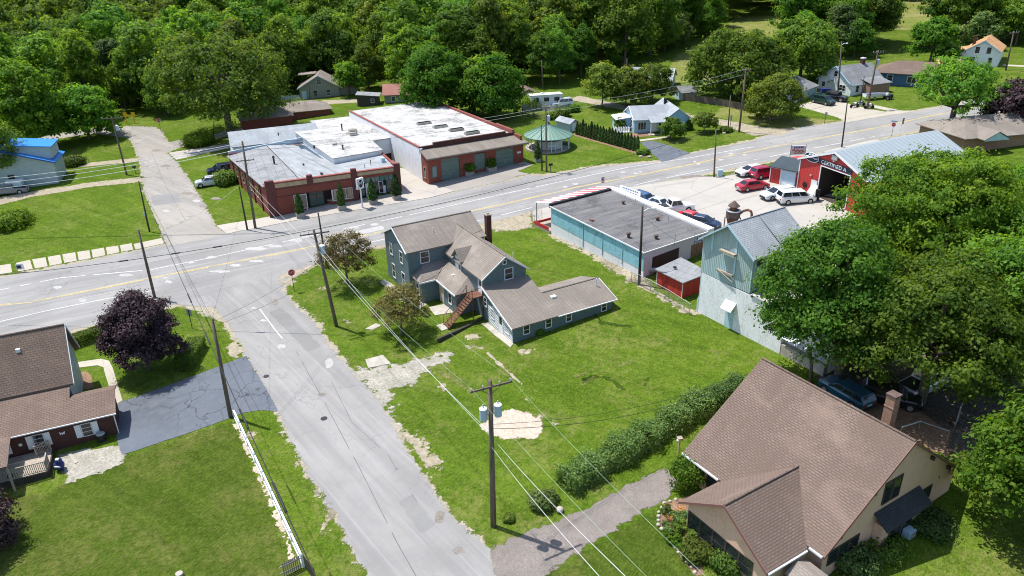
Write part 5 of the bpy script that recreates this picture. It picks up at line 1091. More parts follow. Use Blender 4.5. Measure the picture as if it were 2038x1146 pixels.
mb = MB(); mb.slab([(-.25, -.3, 4.38), (W/2, -.3, 6.86), SK(W/2, D+.3, 6.86), SK(-.25, D+.3, 4.38)], .1); mb.slab([(W/2, -.3, 6.863), (W+.25, -.3, 4.38), SK(W+.25, D+.3, 4.38), SK(W/2, D+.3, 6.863)], .1); part('roof', mb, M['metal_roof'], h)
mb = MB(); rake_trim(mb, (-.25, -.33, 4.4), (W/2, -.33, 6.86), .24, .04); rake_trim(mb, (W+.25, -.33, 4.4), (W/2, -.33, 6.86), .24, .04); mb.box(-.06, .12, -.06, -.004, -.5, 4.25); mb.box(4.0, 4.15, -.07, -.004, -.5, 4.42); mb.box(9.4, 9.55, -.07, -.004, -.5, 4.42); mb.box(4.15, 9.4, -.07, -.004, 4.3, 4.42)
part_each('trim', mb, M['trim_white'], h)
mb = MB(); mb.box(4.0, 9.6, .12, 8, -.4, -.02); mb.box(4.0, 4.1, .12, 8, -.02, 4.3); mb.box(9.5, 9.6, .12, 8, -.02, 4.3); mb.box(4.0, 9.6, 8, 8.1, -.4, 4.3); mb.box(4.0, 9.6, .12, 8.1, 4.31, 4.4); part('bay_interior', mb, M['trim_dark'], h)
door(h, (3.25, 0, -.1), -HP, .95, 2.05, 'white_door')
mb = MB(); mb.box(2.6, 9.6, -.07, -.01, 4.55, 5.25); sn = part('name_board', mb, M['navy'], h)
text('CERTIFIED A', .74, (4.0, -.075, 4.9), (HP, 0, 0), M['white'], sn)
mb = MB(); ring = [(2.15+1.35*math.cos(t), 5.05+.62*math.sin(t)) for t in [2*math.pi*k/28 for k in range(28)]]
mb.poly([(x, -.10, z) for x, z in ring]); mb.poly([(x, -.072, z) for x, z in ring][::-1]); ov = part('oval_logo', mb, M['navy'], h)
mb = MB()
for k in range(28):
    a, b_ = ring[k], ring[(k+1) % 28]; mb.tube((a[0], -.11, a[1]), (b_[0], -.11, b_[1]), .045, n=5)
mb.path([(1.0, -.12, 4.98), (1.5, -.12, 5.1), (1.9, -.12, 4.95), (2.4, -.12, 5.1), (2.8, -.12, 4.96), (3.3, -.12, 5.1)], .07, 5)
for i in range(5): mb.box(1.55+i*.27, 1.72+i*.27, -.125, -.105, 5.25+.06*math.sin(i*.8), 5.5+.06*math.sin(i*.8))
part('ring_and_script', mb, M['white'], ov)
mb = MB(); mb.box(5.9, 6.9, -.25, -.01, 5.75, 6.35); mb.box(6.25, 6.55, -.3, -.02, 5.5, 5.68); part('vent_hood', mb, M['steel'], h)
mb = MB(); mb.box(2.35, 2.65, -.2, -.01, 2.5, 2.65); part('lamp', mb, M['buff'], h)
mb = MB(); mb.lathe([(.02, -.03), (.42, 0), (.42, .03), (.02, .05)], (0, 0, 0), 12); o = part('wall_tyre', mb, M['rubber'], h); o.rotation_euler = (HP, 0, 0); o.location = (1.55, -.06, .95)
# lean-to shed beside it
Sd = G(1400+680/5.208, 230+690/5.208); Se = G(1400+950/5.208, 230+750/5.208); a2 = fdir(Sd, Se)
h = thing('tool_shed', 'lean-to shed with a dark slate roof, a red panel and a pale roll door', 'shed', Sd, a2)
Ls = (Se-Sd).length
mb = MB(); mb.prism([(0, 0), (Ls, 0), (Ls, 3.2), (0, 3.2)], -.5, [2.42, 2.42, 3.15, 3.15]); part('wall', mb, M['red_metal'], h)
mb = MB(); mb.slab([(-.2, -.25, 2.45), (Ls+.1, -.25, 2.45), (Ls+.1, 3.3, 3.3), (-.2, 3.3, 3.3)], .1); part('roof', mb, M['sh_slate_dark'], h)
mb = MB(); mb.box(1.75, Ls-.15, -.04, -.005, -.05, 2.2); d = part('roll_door', mb, M['ac'], h); mb = MB(); mb.box(1.95, Ls-.3, -.055, -.042, .0, .5); part('lettering_band', mb, M['white'], d)
mb = MB(); mb.box(-.04, .08, -.06, -.005, -.4, 2.4); mb.box(1.6, 1.74, -.06, -.005, -.4, 2.4); mb.box(.08, Ls, -.06, -.005, 2.25, 2.4); part_each('trim', mb, M['trim_white'], h)
# roadside sign
sp = G(1350+700/2.962, 60+752/2.962); sg = thing('roadside_sign', 'white two post roadside sign with dark blue heading and red script behind the tool shed', 'sign', sp, .05)
mb = MB(); mb.box(-1.15, 1.15, -.06, .06, .55, 1.95); mb.build('board', M['white'], sg)
mb = MB()
for x in (-1.2, 1.2): mb.tube((x, 0, -.4), (x, 0, 2.15), .06, n=6)
mb.build('post', M['steel'], sg)
mb = MB()
for i in range(6): mb.box(-.75+i*.27, -.56+i*.27, -.075, -.062, 1.55, 1.83)
mb.build('heading', M['blue_txt'], sg)
mb = MB(); mb.path([(-.95, -.07, 1.15), (-.7, -.07, 1.4), (-.4, -.07, 1.05), (-.1, -.07, 1.35), (.2, -.07, 1.0), (.5, -.07, 1.25), (.9, -.07, .95)], .09, 5); mb.box(-.7, .7, -.075, -.062, .72, .86); mb.build('script', M['sign_red'], sg)
# ---------------------------------------------------------------- brick shop
A = G(430+430/3.82, 180+965/3.82); B = G(430+1400/3.82, 180+770/3.82); ang = fdir(A, B)
h = thing('brick_shop', 'long red brick shop with a patched low roof and display windows on the main road', 'shop', A, ang)
FW = 19.5; g_ = lambda x: .052*x       # the pavement climbs along the front
mb = MB()
# front wall in pieces round the recessed openings
def pc(x0, x1, z0, z1, y=0, m=None): mb.prism([(x0, y), (x1, y), (x1, y+.35), (x0, y+.35)], z0, z1)
pc(-.3, 12.1, 3.0, 5.0); pc(.9, 3.4, -.6, 2.98); pc(12.9, 18.7, 3.95, 5.0)
mb.prism([(-.3, .36), (.2, .36), (-2.95, 23.4), (-3.45, 23.4)], -.6, [4.55, 4.55, 3.9, 3.9])
mb.prism([(19.2, .36), (19.55, .36), (19.55, 10.5), (19.2, 10.5)], -.6, 4.9)
mb.prism([(-3.4, 23.41), (19.5, 23.41), (19.5, 23.7), (-3.4, 23.7)], -.6, 4.3)
part('wall', mb, M['brick'], h)
mb = MB()
for x0, x1, zt in ((-.35, .9, 5.45), (5.6, 6.4, 5.55), (12.1, 12.9, 5.6), (18.7, 19.6, 5.55)): mb.box(x0, x1, -.15, .45, -.6 if x0 != 5.6 else 4.1, zt)
for i in range(5):
    y = 3.5+i*4.3; x = -.3-3.15*y/23.4; mb.box(x-.14, x-.01, y, y+.5, -.5, 4.0)
part_each('pier', mb, M['dk_red'], h)
mb = MB(); mb.box(.902, 12.098, -.02, -.004, 4.02, 4.2); mb.box(.9, 12.1, -.05, .36, 2.9, 3.0); part('ledge', mb, M['dk_red'], h)
mb = MB(); mb.box(1.0, 5.55, -.03, -.005, 4.3, 4.92); mb.box(6.45, 12.0, -.03, -.005, 4.3, 4.92); mb.box(13.0, 18.6, -.03, -.005, 4.42, 4.92); part_each('panel', mb, M['buff'], h)
mb = MB(); mb.box(.9, 5.6, -.1, .5, 5.0, 5.15); mb.box(6.4, 12.1, -.1, .5, 5.0, 5.15); mb.box(12.9, 18.7, -.1, .5, 5.0, 5.12); mb.prism([(-.35, .451), (.15, .451), (.05, 1.6), (-.5, 1.6)], 4.55, 4.75); mb.prism([(19.05, .451), (19.62, .451), (19.62, 3.6), (19.05, 3.6)], 4.9, 5.08); part('coping', mb, M['trim_red'], h)
# left display window, doors, bay window
mb = MB(); mb.box(.9, 12.1, 1.5, 1.6, -.6, 2.98); mb.box(5.2, 5.3, .36, 1.5, -.3, 2.98); part('shopfront_recess', mb, M['brown_panel'], h)
window(h, (4.3, .02, 1.75), -HP, 1.7, 2.0, 'trim_white', 'glass_lt', (1, 1)); 
mb = MB(); mb.box(3.4, 5.2, .05, .4, -.4, .68); part('stall_riser', mb, M['brick'], h)
for x in (6.35, 7.35): door(h, (x, 1.5, g_(x)), -HP, .9, 2.15, 'green_door', 'green_door', True)
mb = MB(); mb.prism([(8.3, 1.49), (8.3, .9), (9.0, .1), (12.1, .1), (12.1, 1.49)], -.3, 1.05); part('stall_riser', mb, M['brick'], h)
mb = MB(); mb.prism([(8.25, 1.49), (8.25, .86), (8.98, .04), (12.1, .04), (12.1, 1.49)], 1.051, 1.14); part('sill', mb, M['buff'], h)
window(h, (10.55, .1, 1.98), -HP, 2.9, 1.55, 'trim_white', 'glass_lt', (3, 1)); 
mb = MB(); mb.box(9.2, 9.9, .05, .066, 1.3, 2.75); mb.prism([(11.3, .05), (11.9, .05), (11.9, .066), (11.3, .066)], 1.3, 2.7); part_each('curtain', mb, M['curtain'], h)
mb = MB(); mb.box(8.9, 9.02, .02, .14, 1.15, 2.9); mb.box(5.0, 5.2, .02, .14, -.3, 2.9); part_each('window_post', mb, M['trim_white'], h)
# right shopfront: transoms over glass doors
mb = MB(); mb.box(12.9, 18.7, .75, .85, -.5, 3.94); part('glazed_front', mb, M['glass'], h)
mb = MB()
for i in range(8): x = 13.0+i*.71; mb.box(x, x+.62, .68, .74, 3.0, 3.8)
part('transom', mb, M['glass_teal'], h)
for x, w_, m_ in ((15.0, 1.1, 'white_door'), (16.6, .8, 'trim_white'), (13.6, .9, 'glass_lt'), (17.9, .9, 'glass_lt')): window(h, (x, .74, 2.0), -HP, w_*.7, 1.7, 'trim_white' if m_ != 'glass_lt' else 'green_door', 'glass' if m_ != 'glass_lt' else 'glass_lt', (1, 2))
mb = MB(); mb.box(14.2, 14.8, .6, .73, .75, 2.9); mb.box(16.9, 17.3, .6, .73, 1.0, 2.2); part('door_leaf', mb, M['white_door'], h)
# roofs: left folded sheet, raised white block, puddled valley
mb = MB()
mb.slab([(-.65, .45, 4.62), (4.6, .45, 5.05), (2.9, 23.6, 4.95), (-3.75, 23.6, 3.95)], .12); part('roof', mb, M['felt_grey'], h)
mb = MB(); mb.slab([(4.603, .45, 5.05), (12.5, .45, 4.75), (11.2, 7.4, 4.60), (8.9, 23.6, 4.55), (2.903, 23.6, 4.95)], .12); mb.slab([(12.503, .45, 4.75), (19.2, .45, 4.62), (19.2, 8.9, 4.7), (11.203, 7.4, 4.60)], .12); part('roof', mb, M['membrane'], h)
mb = MB(); mb.tube((4.6, .5, 5.07), (2.9, 23.5, 4.97), .05, n=5); mb.box(7.9, 8.3, 1.5, 2.2, 4.95, 5.1); part('roof_seam', mb, M['black'], h)
mb = MB(); mb.slab([(9.4, 11.0, 4.625), (10.2, 11.2, 4.625), (9.5, 17.5, 4.6), (9.0, 22, 4.59), (7.9, 22, 4.68), (8.0, 17.5, 4.66)], .02); part('puddle', mb, M['water'], h)
mb = MB(); mb.slab([(7.6, 22.0, 4.72), (8.8, 22.0, 4.61), (8.6, 23.4, 4.60), (7.2, 23.4, 4.74)], .02); part('rust_stain', mb, M['rust_lt'], h)
mb = MB(); mb.prism([(11.2, 7.7), (19.3, 9.3), (19.2, 15.6), (24.2, 16.0), (23.0, 27.5), (8.5, 27.5)], 3.0, [5.4, 5.4, 5.5, 5.6, 5.7, 5.7]); part('raised_block', mb, M['white_wall'], h)
mb = MB(); mb.slab([(11.0, 7.5, 5.55), (19.45, 9.1, 5.5), (19.35, 15.4, 5.6), (24.4, 15.8, 5.72), (23.2, 27.7, 5.85), (8.3, 27.7, 5.85)], .14); part('roof', mb, M['felt_white'], h)
mb = MB(); mb.prism([(19.56, 15.7), (23.9, 16.05), (23.6, 18), (19.5, 18)], -.6, 2.99); part('wall', mb, M['brick_dk'], h)
mb = MB(); mb.prism([(-3.4, 23.72), (9, 23.72), (9, 24.1), (-3.4, 24.1)], 3.4, [4.6, 5.55, 5.55, 4.6]); mb.box(6.0, 8.0, 23.4, 23.71, 4.6, 5.5); part('rear_parapet', mb, M['can'], h)
mb = MB(); gable_roof(-2.5, 13, 27.8, 38, 4.3, 5.9, 'x', .12, mb); part('roof', mb, M['sh_slate'], h)
mb = MB(); gable_walls(mb, -2.3, 12.8, 28.0, 37.8, -.6, 4.15, 5.75, 'x'); mb.prism([(13.01, 28), (23, 28), (23, 38), (13.01, 38)], -.6, 5.0); part('rear_wing', mb, M['white_wall'], h)
mb = MB(); mb.slab([(12.9, 27.72, 5.15), (23.2, 27.72, 5.15), (23.2, 38.2, 5.2), (12.9, 38.2, 5.2)], .12); part('roof', mb, M['felt_white'], h)
mb = MB()
for x, y, z, r, hh in ((2.5, 11.0, 4.7, .14, 1.5), (6.5, 8.0, 4.7, .13, .5), (13.6, 12, 5.4, .12, 1.0), (9.6, 15.5, 5.45, .16, .5), (16.2, 24.5, 5.6, .12, 1.4), (16.1, 4.0, 4.6, .05, .9), (14.9, 3.0, 4.6, .04, .6), (5.5, 27, 5.6, .1, .5)): mb.lathe([(r, 0), (r, hh*.8), (r*1.4, hh*.82), (r*1.3, hh)], (x, y, z), 8)
part_each('vent_pipe', mb, M['trim_dark'], h)
mb = MB(); mb.box(16.6, 17.8, 20, 21.6, 5.55, 6.25); mb.tube((16.7, 21, 6.3), (18.0, 21, 6.3), .5, n=12); mb.box(12.6, 13.3, 15.2, 15.8, 5.5, 5.95); part_each('roof_vent', mb, M['limestone'], h)
mb = MB(); mb.box(18.0, 18.6, 4.6, 5.3, 4.7, 5.35); part('air_unit', mb, M['ac'], h)
for i in range(4):
    y = 4.4+i*4.3+1.3; x = -.3-3.15*y/23.4; window(h, (x-.0, y, 2.4), math.pi+.133, 1.0, 1.5, 'buff', 'glass', (1, 2))
# hanging sign on a white pole
sp = G(721.5, 413.5); sg = thing('pole_sign', 'square white sign with a black oval on a white pole at the kerb', 'sign', sp, ang+.55)
mb = MB(); mb.lathe([(.16, 0), (.15, .5), (.11, .8), (.11, 3.0)], n=10); mb.build('pole', M['white'], sg)
mb = MB(); mb.box(-.62, .62, -.17, .17, 2.95, 4.55); bd = mb.build('sign_box', M['white'], sg)
mb = MB(); ov_ = [(.42*math.cos(t), 3.75+.6*math.sin(t)) for t in [2*math.pi*k/20 for k in range(20)]]; mb.poly([(x, -.176, z) for x, z in ov_]); mb.build('oval', M['black'], bd); text('M', .75, (0, -.18, 3.75), (HP, 0, 0), M['white'], bd, .004, 'CENTER')
mb = MB(); mb.box(-.62, -.5, -.2, -.171, 2.95, 4.55); mb.tube((-.9, 0, 3.1), (-.62, 0, 3.2), .04, n=6); mb.build('edge_strip', M['steel'], bd)
# ---------------------------------------------------------------- brick garage with green doors
A = G(780+325/4.4075, 160+915/4.4075); ang = math.radians(35.28-5.6)
h = thing('green_door_garage', 'brick garage with green overhead doors, a brown canopy and a white flat roof', 'garage', A, ang)
gl = .045
mb = MB(); 
mb.prism([(.3, .02), (17.3, .02), (17.3, .4), (.3, .4)], 3.7, 4.4)
for x0, x1 in ((.0, 2.3), (5.5, 8.2), (10.2, 12.2), (15.6, 17.4)): mb.prism([(x0, 0), (x1, 0), (x1, .4), (x0, .4)], -.5, 4.4)
mb.prism([(0, .41), (.35, .41), (.35, 2.4), (0, 2.4)], -.5, 4.6); mb.prism([(17.05, .41), (17.4, .41), (17.4, 33), (17.05, 33)], -.5, 5.3); mb.box(8.2, 10.2, .05, .35, -.3, 1.0)
part('wall', mb, M['brick'], h)
mb = MB(); mb.prism([(0, 2.41), (.35, 2.41), (.35, 36), (0, 36)], -.6, 5.25); mb.prism([(0, 36.01), (17.4, 36.01), (17.4, 36.3), (0, 36.3)], -.6, 5.2); part('side_wall', mb, M['white_wall'], h)
for x0, x1 in ((2.3, 5.5), (12.2, 15.6)):
    mb = MB()
    for k in range(5): z = .2+k*.7+gl*x0; mb.box(x0, x1, .15, .2, z, z+.68)
    d = part('overhead_door', mb, M['green_door'], h); mb = MB(); mb.box((x0+x1)/2-.15, (x0+x1)/2+.15, .1, .149, .9+gl*x0, 1.0+gl*x0); part('handle', mb, M['steel'], d)
mb = MB(); mb.box(8.25, 10.15, .1, .15, 1.0, 3.6); part('boarded_window', mb, M['green_door'], h)
mb = MB(); mb.slab([(-.4, -.9, 4.35), (17.9, -.9, 4.35), (17.6, 2.6, 5.0), (-.1, 2.6, 5.0)], .22); part('canopy', mb, M['felt_brown'], h)
mb = MB(); mb.box(.0, 17.4, 2.62, 3.0, 4.3, 5.45); mb.box(2.4, 15.6, 2.62, 3.05, 5.451, 5.8); part('parapet', mb, M['brick_dk'], h)
mb = MB(); mb.slab([(.35, 3.02, 5.12), (17.05, 3.02, 5.12), (17.05, 36, 5.3), (.35, 36, 5.3)], .1); part('roof', mb, M['felt_white'], h)
mb = MB(); mb.box(-.05, .34, 3.01, 36.2, 5.26, 5.42); mb.box(17.06, 17.45, 3.01, 33, 5.31, 5.6); mb.box(17.06, 17.45, 3.01, 9, 5.6, 5.8); part('coping', mb, M['trim_red'], h)
for x, y in ((7.6, 18.0), (8.9, 14.0), (10.2, 10.3), (11.4, 6.8)):
    mb = MB(); mb.box(x-1.3, x+1.3, y-.45, y+.45, 5.18, 5.55); s_ = part('skylight', mb, M['limestone'], h); mb = MB(); mb.box(x-1.2, x+1.2, y-.36, y+.36, 5.551, 5.60); part('pane', mb, M['glass'], s_)
window(h, (0, 1.2, 1.7), math.pi, .6, 1.7, 'buff', 'glass', (1, 2)); window(h, (1.1, 0, 1.9), -HP, .65, 1.6, 'green_door', 'glass_teal', (1, 2))
mb = MB(); mb.box(16.2, 16.9, -.03, -.004, 2.55, 2.85); part('notice', mb, M['white'], h)
mb = MB(); mb.box(15.9, 17.2, -1.3, -.8, .75, .85); mb.box(16.0, 16.15, -1.25, -.85, .5, .75); mb.box(16.95, 17.1, -1.25, -.85, .5, .75); o = mb.build('bench', M['deck'], None); o.location = A; o.rotation_euler = (0, 0, ang); o.location = A+Vector((0, 0, .25)); tag(o, 'low plank bench at the right end of the garage canopy', 'bench')
# ---------------------------------------------------------------- gazebo
gc = ground(6.9, 129.6); h = thing('gazebo', 'round white gazebo with a pale green standing seam cone roof on the lawn', 'gazebo', gc)
mb = MB(); mb.lathe([(4.0, -.5), (4.0, .12), (3.9, .14)], n=32); part('base', mb, M['walk'], h)
mb = MB(); mb.lathe([(4.25, 2.15), (4.25, 2.28), (.25, 4.05), (.2, 4.1)], n=36); part('roof', mb, M['green_metal'], h)
mb = MB()
for k in range(18): a = 2*math.pi*k/18; mb.tube((4.2*math.cos(a), 4.2*math.sin(a), 2.33), (.25*math.cos(a), .25*math.sin(a), 4.09), .045, n=4)
part('roof_seam', mb, M['green_metal'], h)
mb = MB(); mb.lathe([(.3, 4.05), (.32, 4.2), (.12, 4.35), (.05, 4.75)], n=10); part('finial', mb, M['black'], h)
for k in range(12):
    a = 2*math.pi*k/12+.1; x, y = 3.75*math.cos(a), 3.75*math.sin(a); mb = MB(); mb.box(x-.07, x+.07, y-.07, y+.07, .1, 2.3); part('post', mb, M['trim_white'], h)
mb = MB(); mb.lathe([(2.4, .13), (2.4, 1.45), (2.35, 1.5)], n=24); part('counter_wall', mb, M['white_wall'], h)
mb = MB(); mb.lathe([(2.35, 1.5), (2.35, 2.2)], n=24); part('screen', mb, M['black'], h)
mb = MB(); mb.box(-.2, 1.2, -3.3, -2.9, .5, .58); mb.box(-.2, 1.2, -2.9, -2.84, .75, 1.2); mb.box(-.1, 0, -3.25, -2.9, .13, .5); mb.box(1.0, 1.1, -3.25, -2.9, .13, .5); o = mb.build('bench', M['trim_white']); o.location = gc; tag(o, 'white slatted bench on the gazebo floor', 'bench')
# ---------------------------------------------------------------- light blue cottage
A = G(1000+1000/3.82, 120+555/3.82); B = G(1000+1395/3.82, 120+520/3.82); ang = fdir(A, B)
h = thing('light_blue_cottage', 'light blue cottage with blue grey roofs and white shutters behind the thuja row', 'house', A, ang)
mb = MB(); gable_walls(mb, 0, 7.0, 0, 6.8, -.4, 2.55, 4.2, 'x'); gable_walls(mb, 5.6, 10.0, -.6, 9.0, -.4, 2.6, 4.25, 'y'); mb.prism([(-2.6, 2.6), (-.01, 2.6), (-.01, 6.2), (-2.6, 6.2)], -.4, [2.1, 2.35, 2.35, 2.1]); part('wall', mb, M['sid_blue'], h)
mb = MB(); gable_roof(-.3, 6.9, -.35, 7.15, 2.5, 4.3, 'x', .14, mb); part('roof', mb, M['sh_slate'], h)
mb = MB(); gable_roof(5.3, 10.3, -.9, 9.2, 2.5, 4.4, 'y', .14, mb); part('roof', mb, M['sh_slate'], h)
mb = MB(); mb.slab([(-2.9, 2.3, 2.1), (-.02, 2.3, 2.45), (-.02, 6.5, 2.45), (-2.9, 6.5, 2.1)], .12); part('side_roof', mb, M['white_metal'], h)
mb = MB(); mb.slab([(2.4, -2.3, 2.35), (6.2, -2.3, 2.35), (6.2, .4, 2.95), (2.4, .4, 2.95)], .12); part('porch_roof', mb, M['sh_slate'], h)
mb = MB()
for x in (2.5, 4.4, 6.1): mb.box(x-.07, x+.07, -2.25, -2.1, -.3, 2.25)
part_each('porch_post', mb, M['trim_white'], h)
mb = MB(); mb.box(2.3, 6.2, -2.3, -.01, -.4, .1); part('porch_floor', mb, M['walk'], h)
mb = MB(); rake_trim(mb, (-.33, -.37, 2.52), (-.33, 3.4, 4.3)); rake_trim(mb, (-.33, 7.17, 2.52), (-.33, 3.4, 4.3)); rake_trim(mb, (5.28, -.93, 2.52), (7.8, -.93, 4.4)); rake_trim(mb, (10.32, -.93, 2.52), (7.8, -.93, 4.4)); rake_trim(mb, (-.3, -.38, 2.5), (5.3, -.38, 2.5), .12); part_each('trim', mb, M['trim_white'], h)
window(h, (0, 2.0, 1.4), math.pi, .8, 1.2); window(h, (-2.6, 4.4, 1.4), math.pi, 1.0, .8); window(h, (1.4, 0, 1.3), -HP, 1.4, 1.3, mull=(3, 1)); window(h, (7.9, -.6, 1.3), -HP, 1.3, 1.2, mull=(2, 1)); window(h, (4.9, 0, 1.3), -HP, .7, 1.1)
mb = MB(); mb.box(-.05, -.01, 1.05, 1.5, .7, 2.1); mb.box(-.05, -.01, 2.5, 2.95, .7, 2.1); mb.box(6.6, 7.1, -.66, -.61, .6, 2.0); mb.box(8.7, 9.2, -.66, -.61, .6, 2.0); part_each('shutter', mb, M['white'], h)
door(h, (3.6, 0, .1), -HP, .9, 2.0)
mb = MB(); mb.box(7.0, 7.5, 5.6, 6.1, 3.6, 4.9); part('chimney', mb, M['black'], h)
# white lattice, deck and ramp clutter at its left end
mb = MB(); 
for k in range(7): mb.box(-3.4+k*.45, -3.36+k*.45, .6, 2.4, .1, .9)
mb.box(-3.5, -.4, .6, 2.5, .0, .1); mb.box(-3.45, -.4, .58, .64, .85, .92); o = mb.build('deck_railing', M['trim_white']); o.location = A; o.rotation_euler = (0, 0, ang); tag(o, 'small white railed deck at the gable end of the light blue cottage', 'deck')
# its little shed
A = G(1000+515/3.82, 120+545/3.82); h = thing('garden_shed', 'small pale blue garden shed with a grey roof behind the thuja row', 'shed', A, .62)
mb = MB(); gable_walls(mb, -.1, 1.9, 0, 4.0, -.3, 1.6, 2.15, 'y'); part('wall', mb, M['sid_pale'], h); mb = MB(); gable_roof(-.35, 2.15, -.3, 4.2, 1.55, 2.25, 'y', .1, mb); part('roof', mb, M['sh_slate'], h); door(h, (.9, 0, 0), -HP, .9, 1.5, 'white_door')
# grey wooden shed farther back
A = G(1000+1360/3.82, 120+305/3.82); h = thing('garden_shed', 'small cream and aqua shed with a grey roof by the weathered board fence', 'shed', A, .25)
mb = MB(); gable_walls(mb, -.1, 3.4, 0, 3.9, -.3, 1.6, 2.5, 'x'); part('wall', mb, M['sid_cream'], h); mb = MB(); gable_roof(-.4, 3.7, -.3, 4.2, 1.55, 2.6, 'x', .1, mb); part('roof', mb, M['sh_grey'], h); mb = MB(); mb.box(-.14, -.11, .2, 3.6, -.2, 1.55); part('aqua_end', mb, M['ac'], h)
# ---------------------------------------------------------------- white house and its garage
A = G(1500+480/3.788, 665/3.788); B = G(1500+725/3.788, 725/3.788); ang = fdir(A, B)
h = thing('white_house', 'small white sided house with a steep grey roof and brick chimney', 'house', A, ang)
mb = MB(); gable_walls(mb, 0, 8.7, 0, 9.0, -.4, 2.1, 5.0, 'y'); part('wall', mb, M['sid_white'], h)
mb = MB(); gable_roof(-.3, 9.0, -.35, 9.3, 1.95, 5.15, 'y', .14, mb); part('roof', mb, M['sh_grey'], h)
mb = MB(); mb.slab([(7.6, 3.2, 2.9), (11.0, 3.2, 2.15), (11.0, 8.6, 2.15), (7.6, 8.6, 2.9)], .12); part('porch_roof', mb, M['sh_grey'], h)
mb = MB(); mb.prism([(8.72, 3.4), (10.7, 3.4), (10.7, 8.3), (8.72, 8.3)], -.4, 2.05); part('porch_wall', mb, M['brick_or'], h)
mb = MB(); rake_trim(mb, (-.32, -.37, 1.97), (4.35, -.37, 5.15), .2); rake_trim(mb, (9.02, -.37, 1.97), (4.35, -.37, 5.15), .2); rake_trim(mb, (9.0, -.3, 1.95), (9.0, 3.2, 1.95), .15); part_each('trim', mb, M['sid_blue'], h)
window(h, (4.35, 0, 3.6), -HP, .8, 1.0); window(h, (6.5, 0, 1.1), -HP, 1.5, 1.1, mull=(2, 2)); window(h, (1.5, 0, 1.15), -HP, .8, .9); window(h, (8.7, 1.7, 1.1), 0, .8, 1.3); door(h, (4.0, 0, -.1), -HP, .85, 1.8)
mb = MB(); mb.slab([(3.2, -1.0, 1.9), (4.8, -1.0, 1.9), (4.0, -1.0, 2.4)], .08); mb.slab([(3.2, -1.0, 1.9), (4.0, -1.0, 2.4), (4.0, -.02, 2.4), (3.2, -.02, 1.9)], .06); part('door_hood', mb, M['grey_paint'], h)
mb = MB(); mb.box(4.0, 4.7, 6.5, 7.2, 4.4, 6.0); ch = part('chimney', mb, M['brick_dk'], h); mb = MB(); mb.box(3.95, 4.75, 6.45, 7.25, 6.001, 6.25); part('cap', mb, M['trim_white'], ch)
A = G(1500+335/3.788, 775/3.788); B = G(1500+475/3.788, 700/3.788); ang = fdir(A, B)
h = thing('white_garage', 'low white garage with a grey hip roof and two wide doors', 'garage', A, ang)
mb = MB(); mb.prism([(0, 0), (8.9, 0), (8.9, 7.6), (0, 7.6)], -.4, 2.1); part('wall', mb, M['sid_white'], h)
mb = MB(); mb.slab([(-.3, -.4, 2.1), (9.2, -.4, 2.1), (6.9, 3.7, 4.0), (2.2, 3.7, 4.0)], .1); mb.slab([(-.3, 8.0, 2.1), (-.3, -.4, 2.1), (2.2, 3.7, 4.0)], .1); mb.slab([(9.2, -.4, 2.1), (9.2, 8.0, 2.1), (6.9, 3.7, 4.0)], .1); mb.slab([(9.2, 8, 2.1), (-.3, 8, 2.1), (2.2, 3.7, 4.0), (6.9, 3.7, 4.0)], .1); part('roof', mb, M['sh_grey'], h)
for x0, x1 in ((.6, 4.0), (4.7, 8.1)):
    mb = MB(); mb.box(x0, x1, -.04, -.005, -.1, 1.8); d = part('overhead_door', mb, M['ac'], h); mb = MB(); mb.box(x0-.1, x0-.01, -.05, -.006, -.1, 1.9); mb.box(x1+.01, x1+.1, -.05, -.006, -.1, 1.9); part('frame', mb, M['black'], d)
# ---------------------------------------------------------------- dark blue house, orange roofed house, tan roofed house
A = G(1500+920/3.788, 640/3.788); h = thing('dark_blue_house', 'dark blue single storey house with a brown hip roof half hidden by the maple', 'house', A, -.55)
mb = MB(); mb.prism([(-.5, 0), (13, 0), (13, 9), (-.5, 9)], -.5, 2.7); part('wall', mb, M['sid_navy'], h)
mb = MB(); mb.slab([(-1, -.6, 2.65), (13.6, -.6, 2.65), (9.5, 4.5, 4.6), (3.5, 4.5, 4.6)], .12); mb.slab([(-1, 9.6, 2.65), (-1, -.6, 2.65), (3.5, 4.5, 4.6)], .12); mb.slab([(13.6, -.6, 2.65), (13.6, 9.6, 2.65), (9.5, 4.5, 4.6)], .12); mb.slab([(13.6, 9.6, 2.65), (-1, 9.6, 2.65), (3.5, 4.5, 4.6), (9.5, 4.5, 4.6)], .12); part('roof', mb, M['sh_brown'], h)
window(h, (2.4, 0, 1.6), -HP, 1.0, 1.1); window(h, (6.5, 0, 1.5), -HP, 1.6, 1.2, mull=(2, 1)); window(h, (10.5, 0, 1.5), -HP, 1.6, 1.2, mull=(2, 1))
A = G(1500+1575/3.788, 490/3.788); B = G(1500+1720/3.788, 530/3.788); ang = fdir(A, B)
ang = -.62; h = thing('orange_roofed_house', 'tall white house with a bright orange roof and a brick chimney', 'house', A, ang)
mb = MB(); gable_walls(mb, 0, 6.6, 0, 11, -.4, 3.3, 5.4, 'y'); mb.prism([(-3.2, 2.5), (-.01, 2.5), (-.01, 8), (-3.2, 8)], -.4, 2.6); part('wall', mb, M['sid_white'], h)
mb = MB(); gable_roof(-.3, 6.9, -.35, 11.3, 3.2, 5.55, 'y', .14, mb); part('roof', mb, M['sh_orange'], h); mb = MB(); mb.slab([(-3.5, 2.2, 2.6), (-.02, 2.2, 3.3), (-.02, 8.3, 3.3), (-3.5, 8.3, 2.6)], .12); part('side_roof', mb, M['sh_orange'], h)
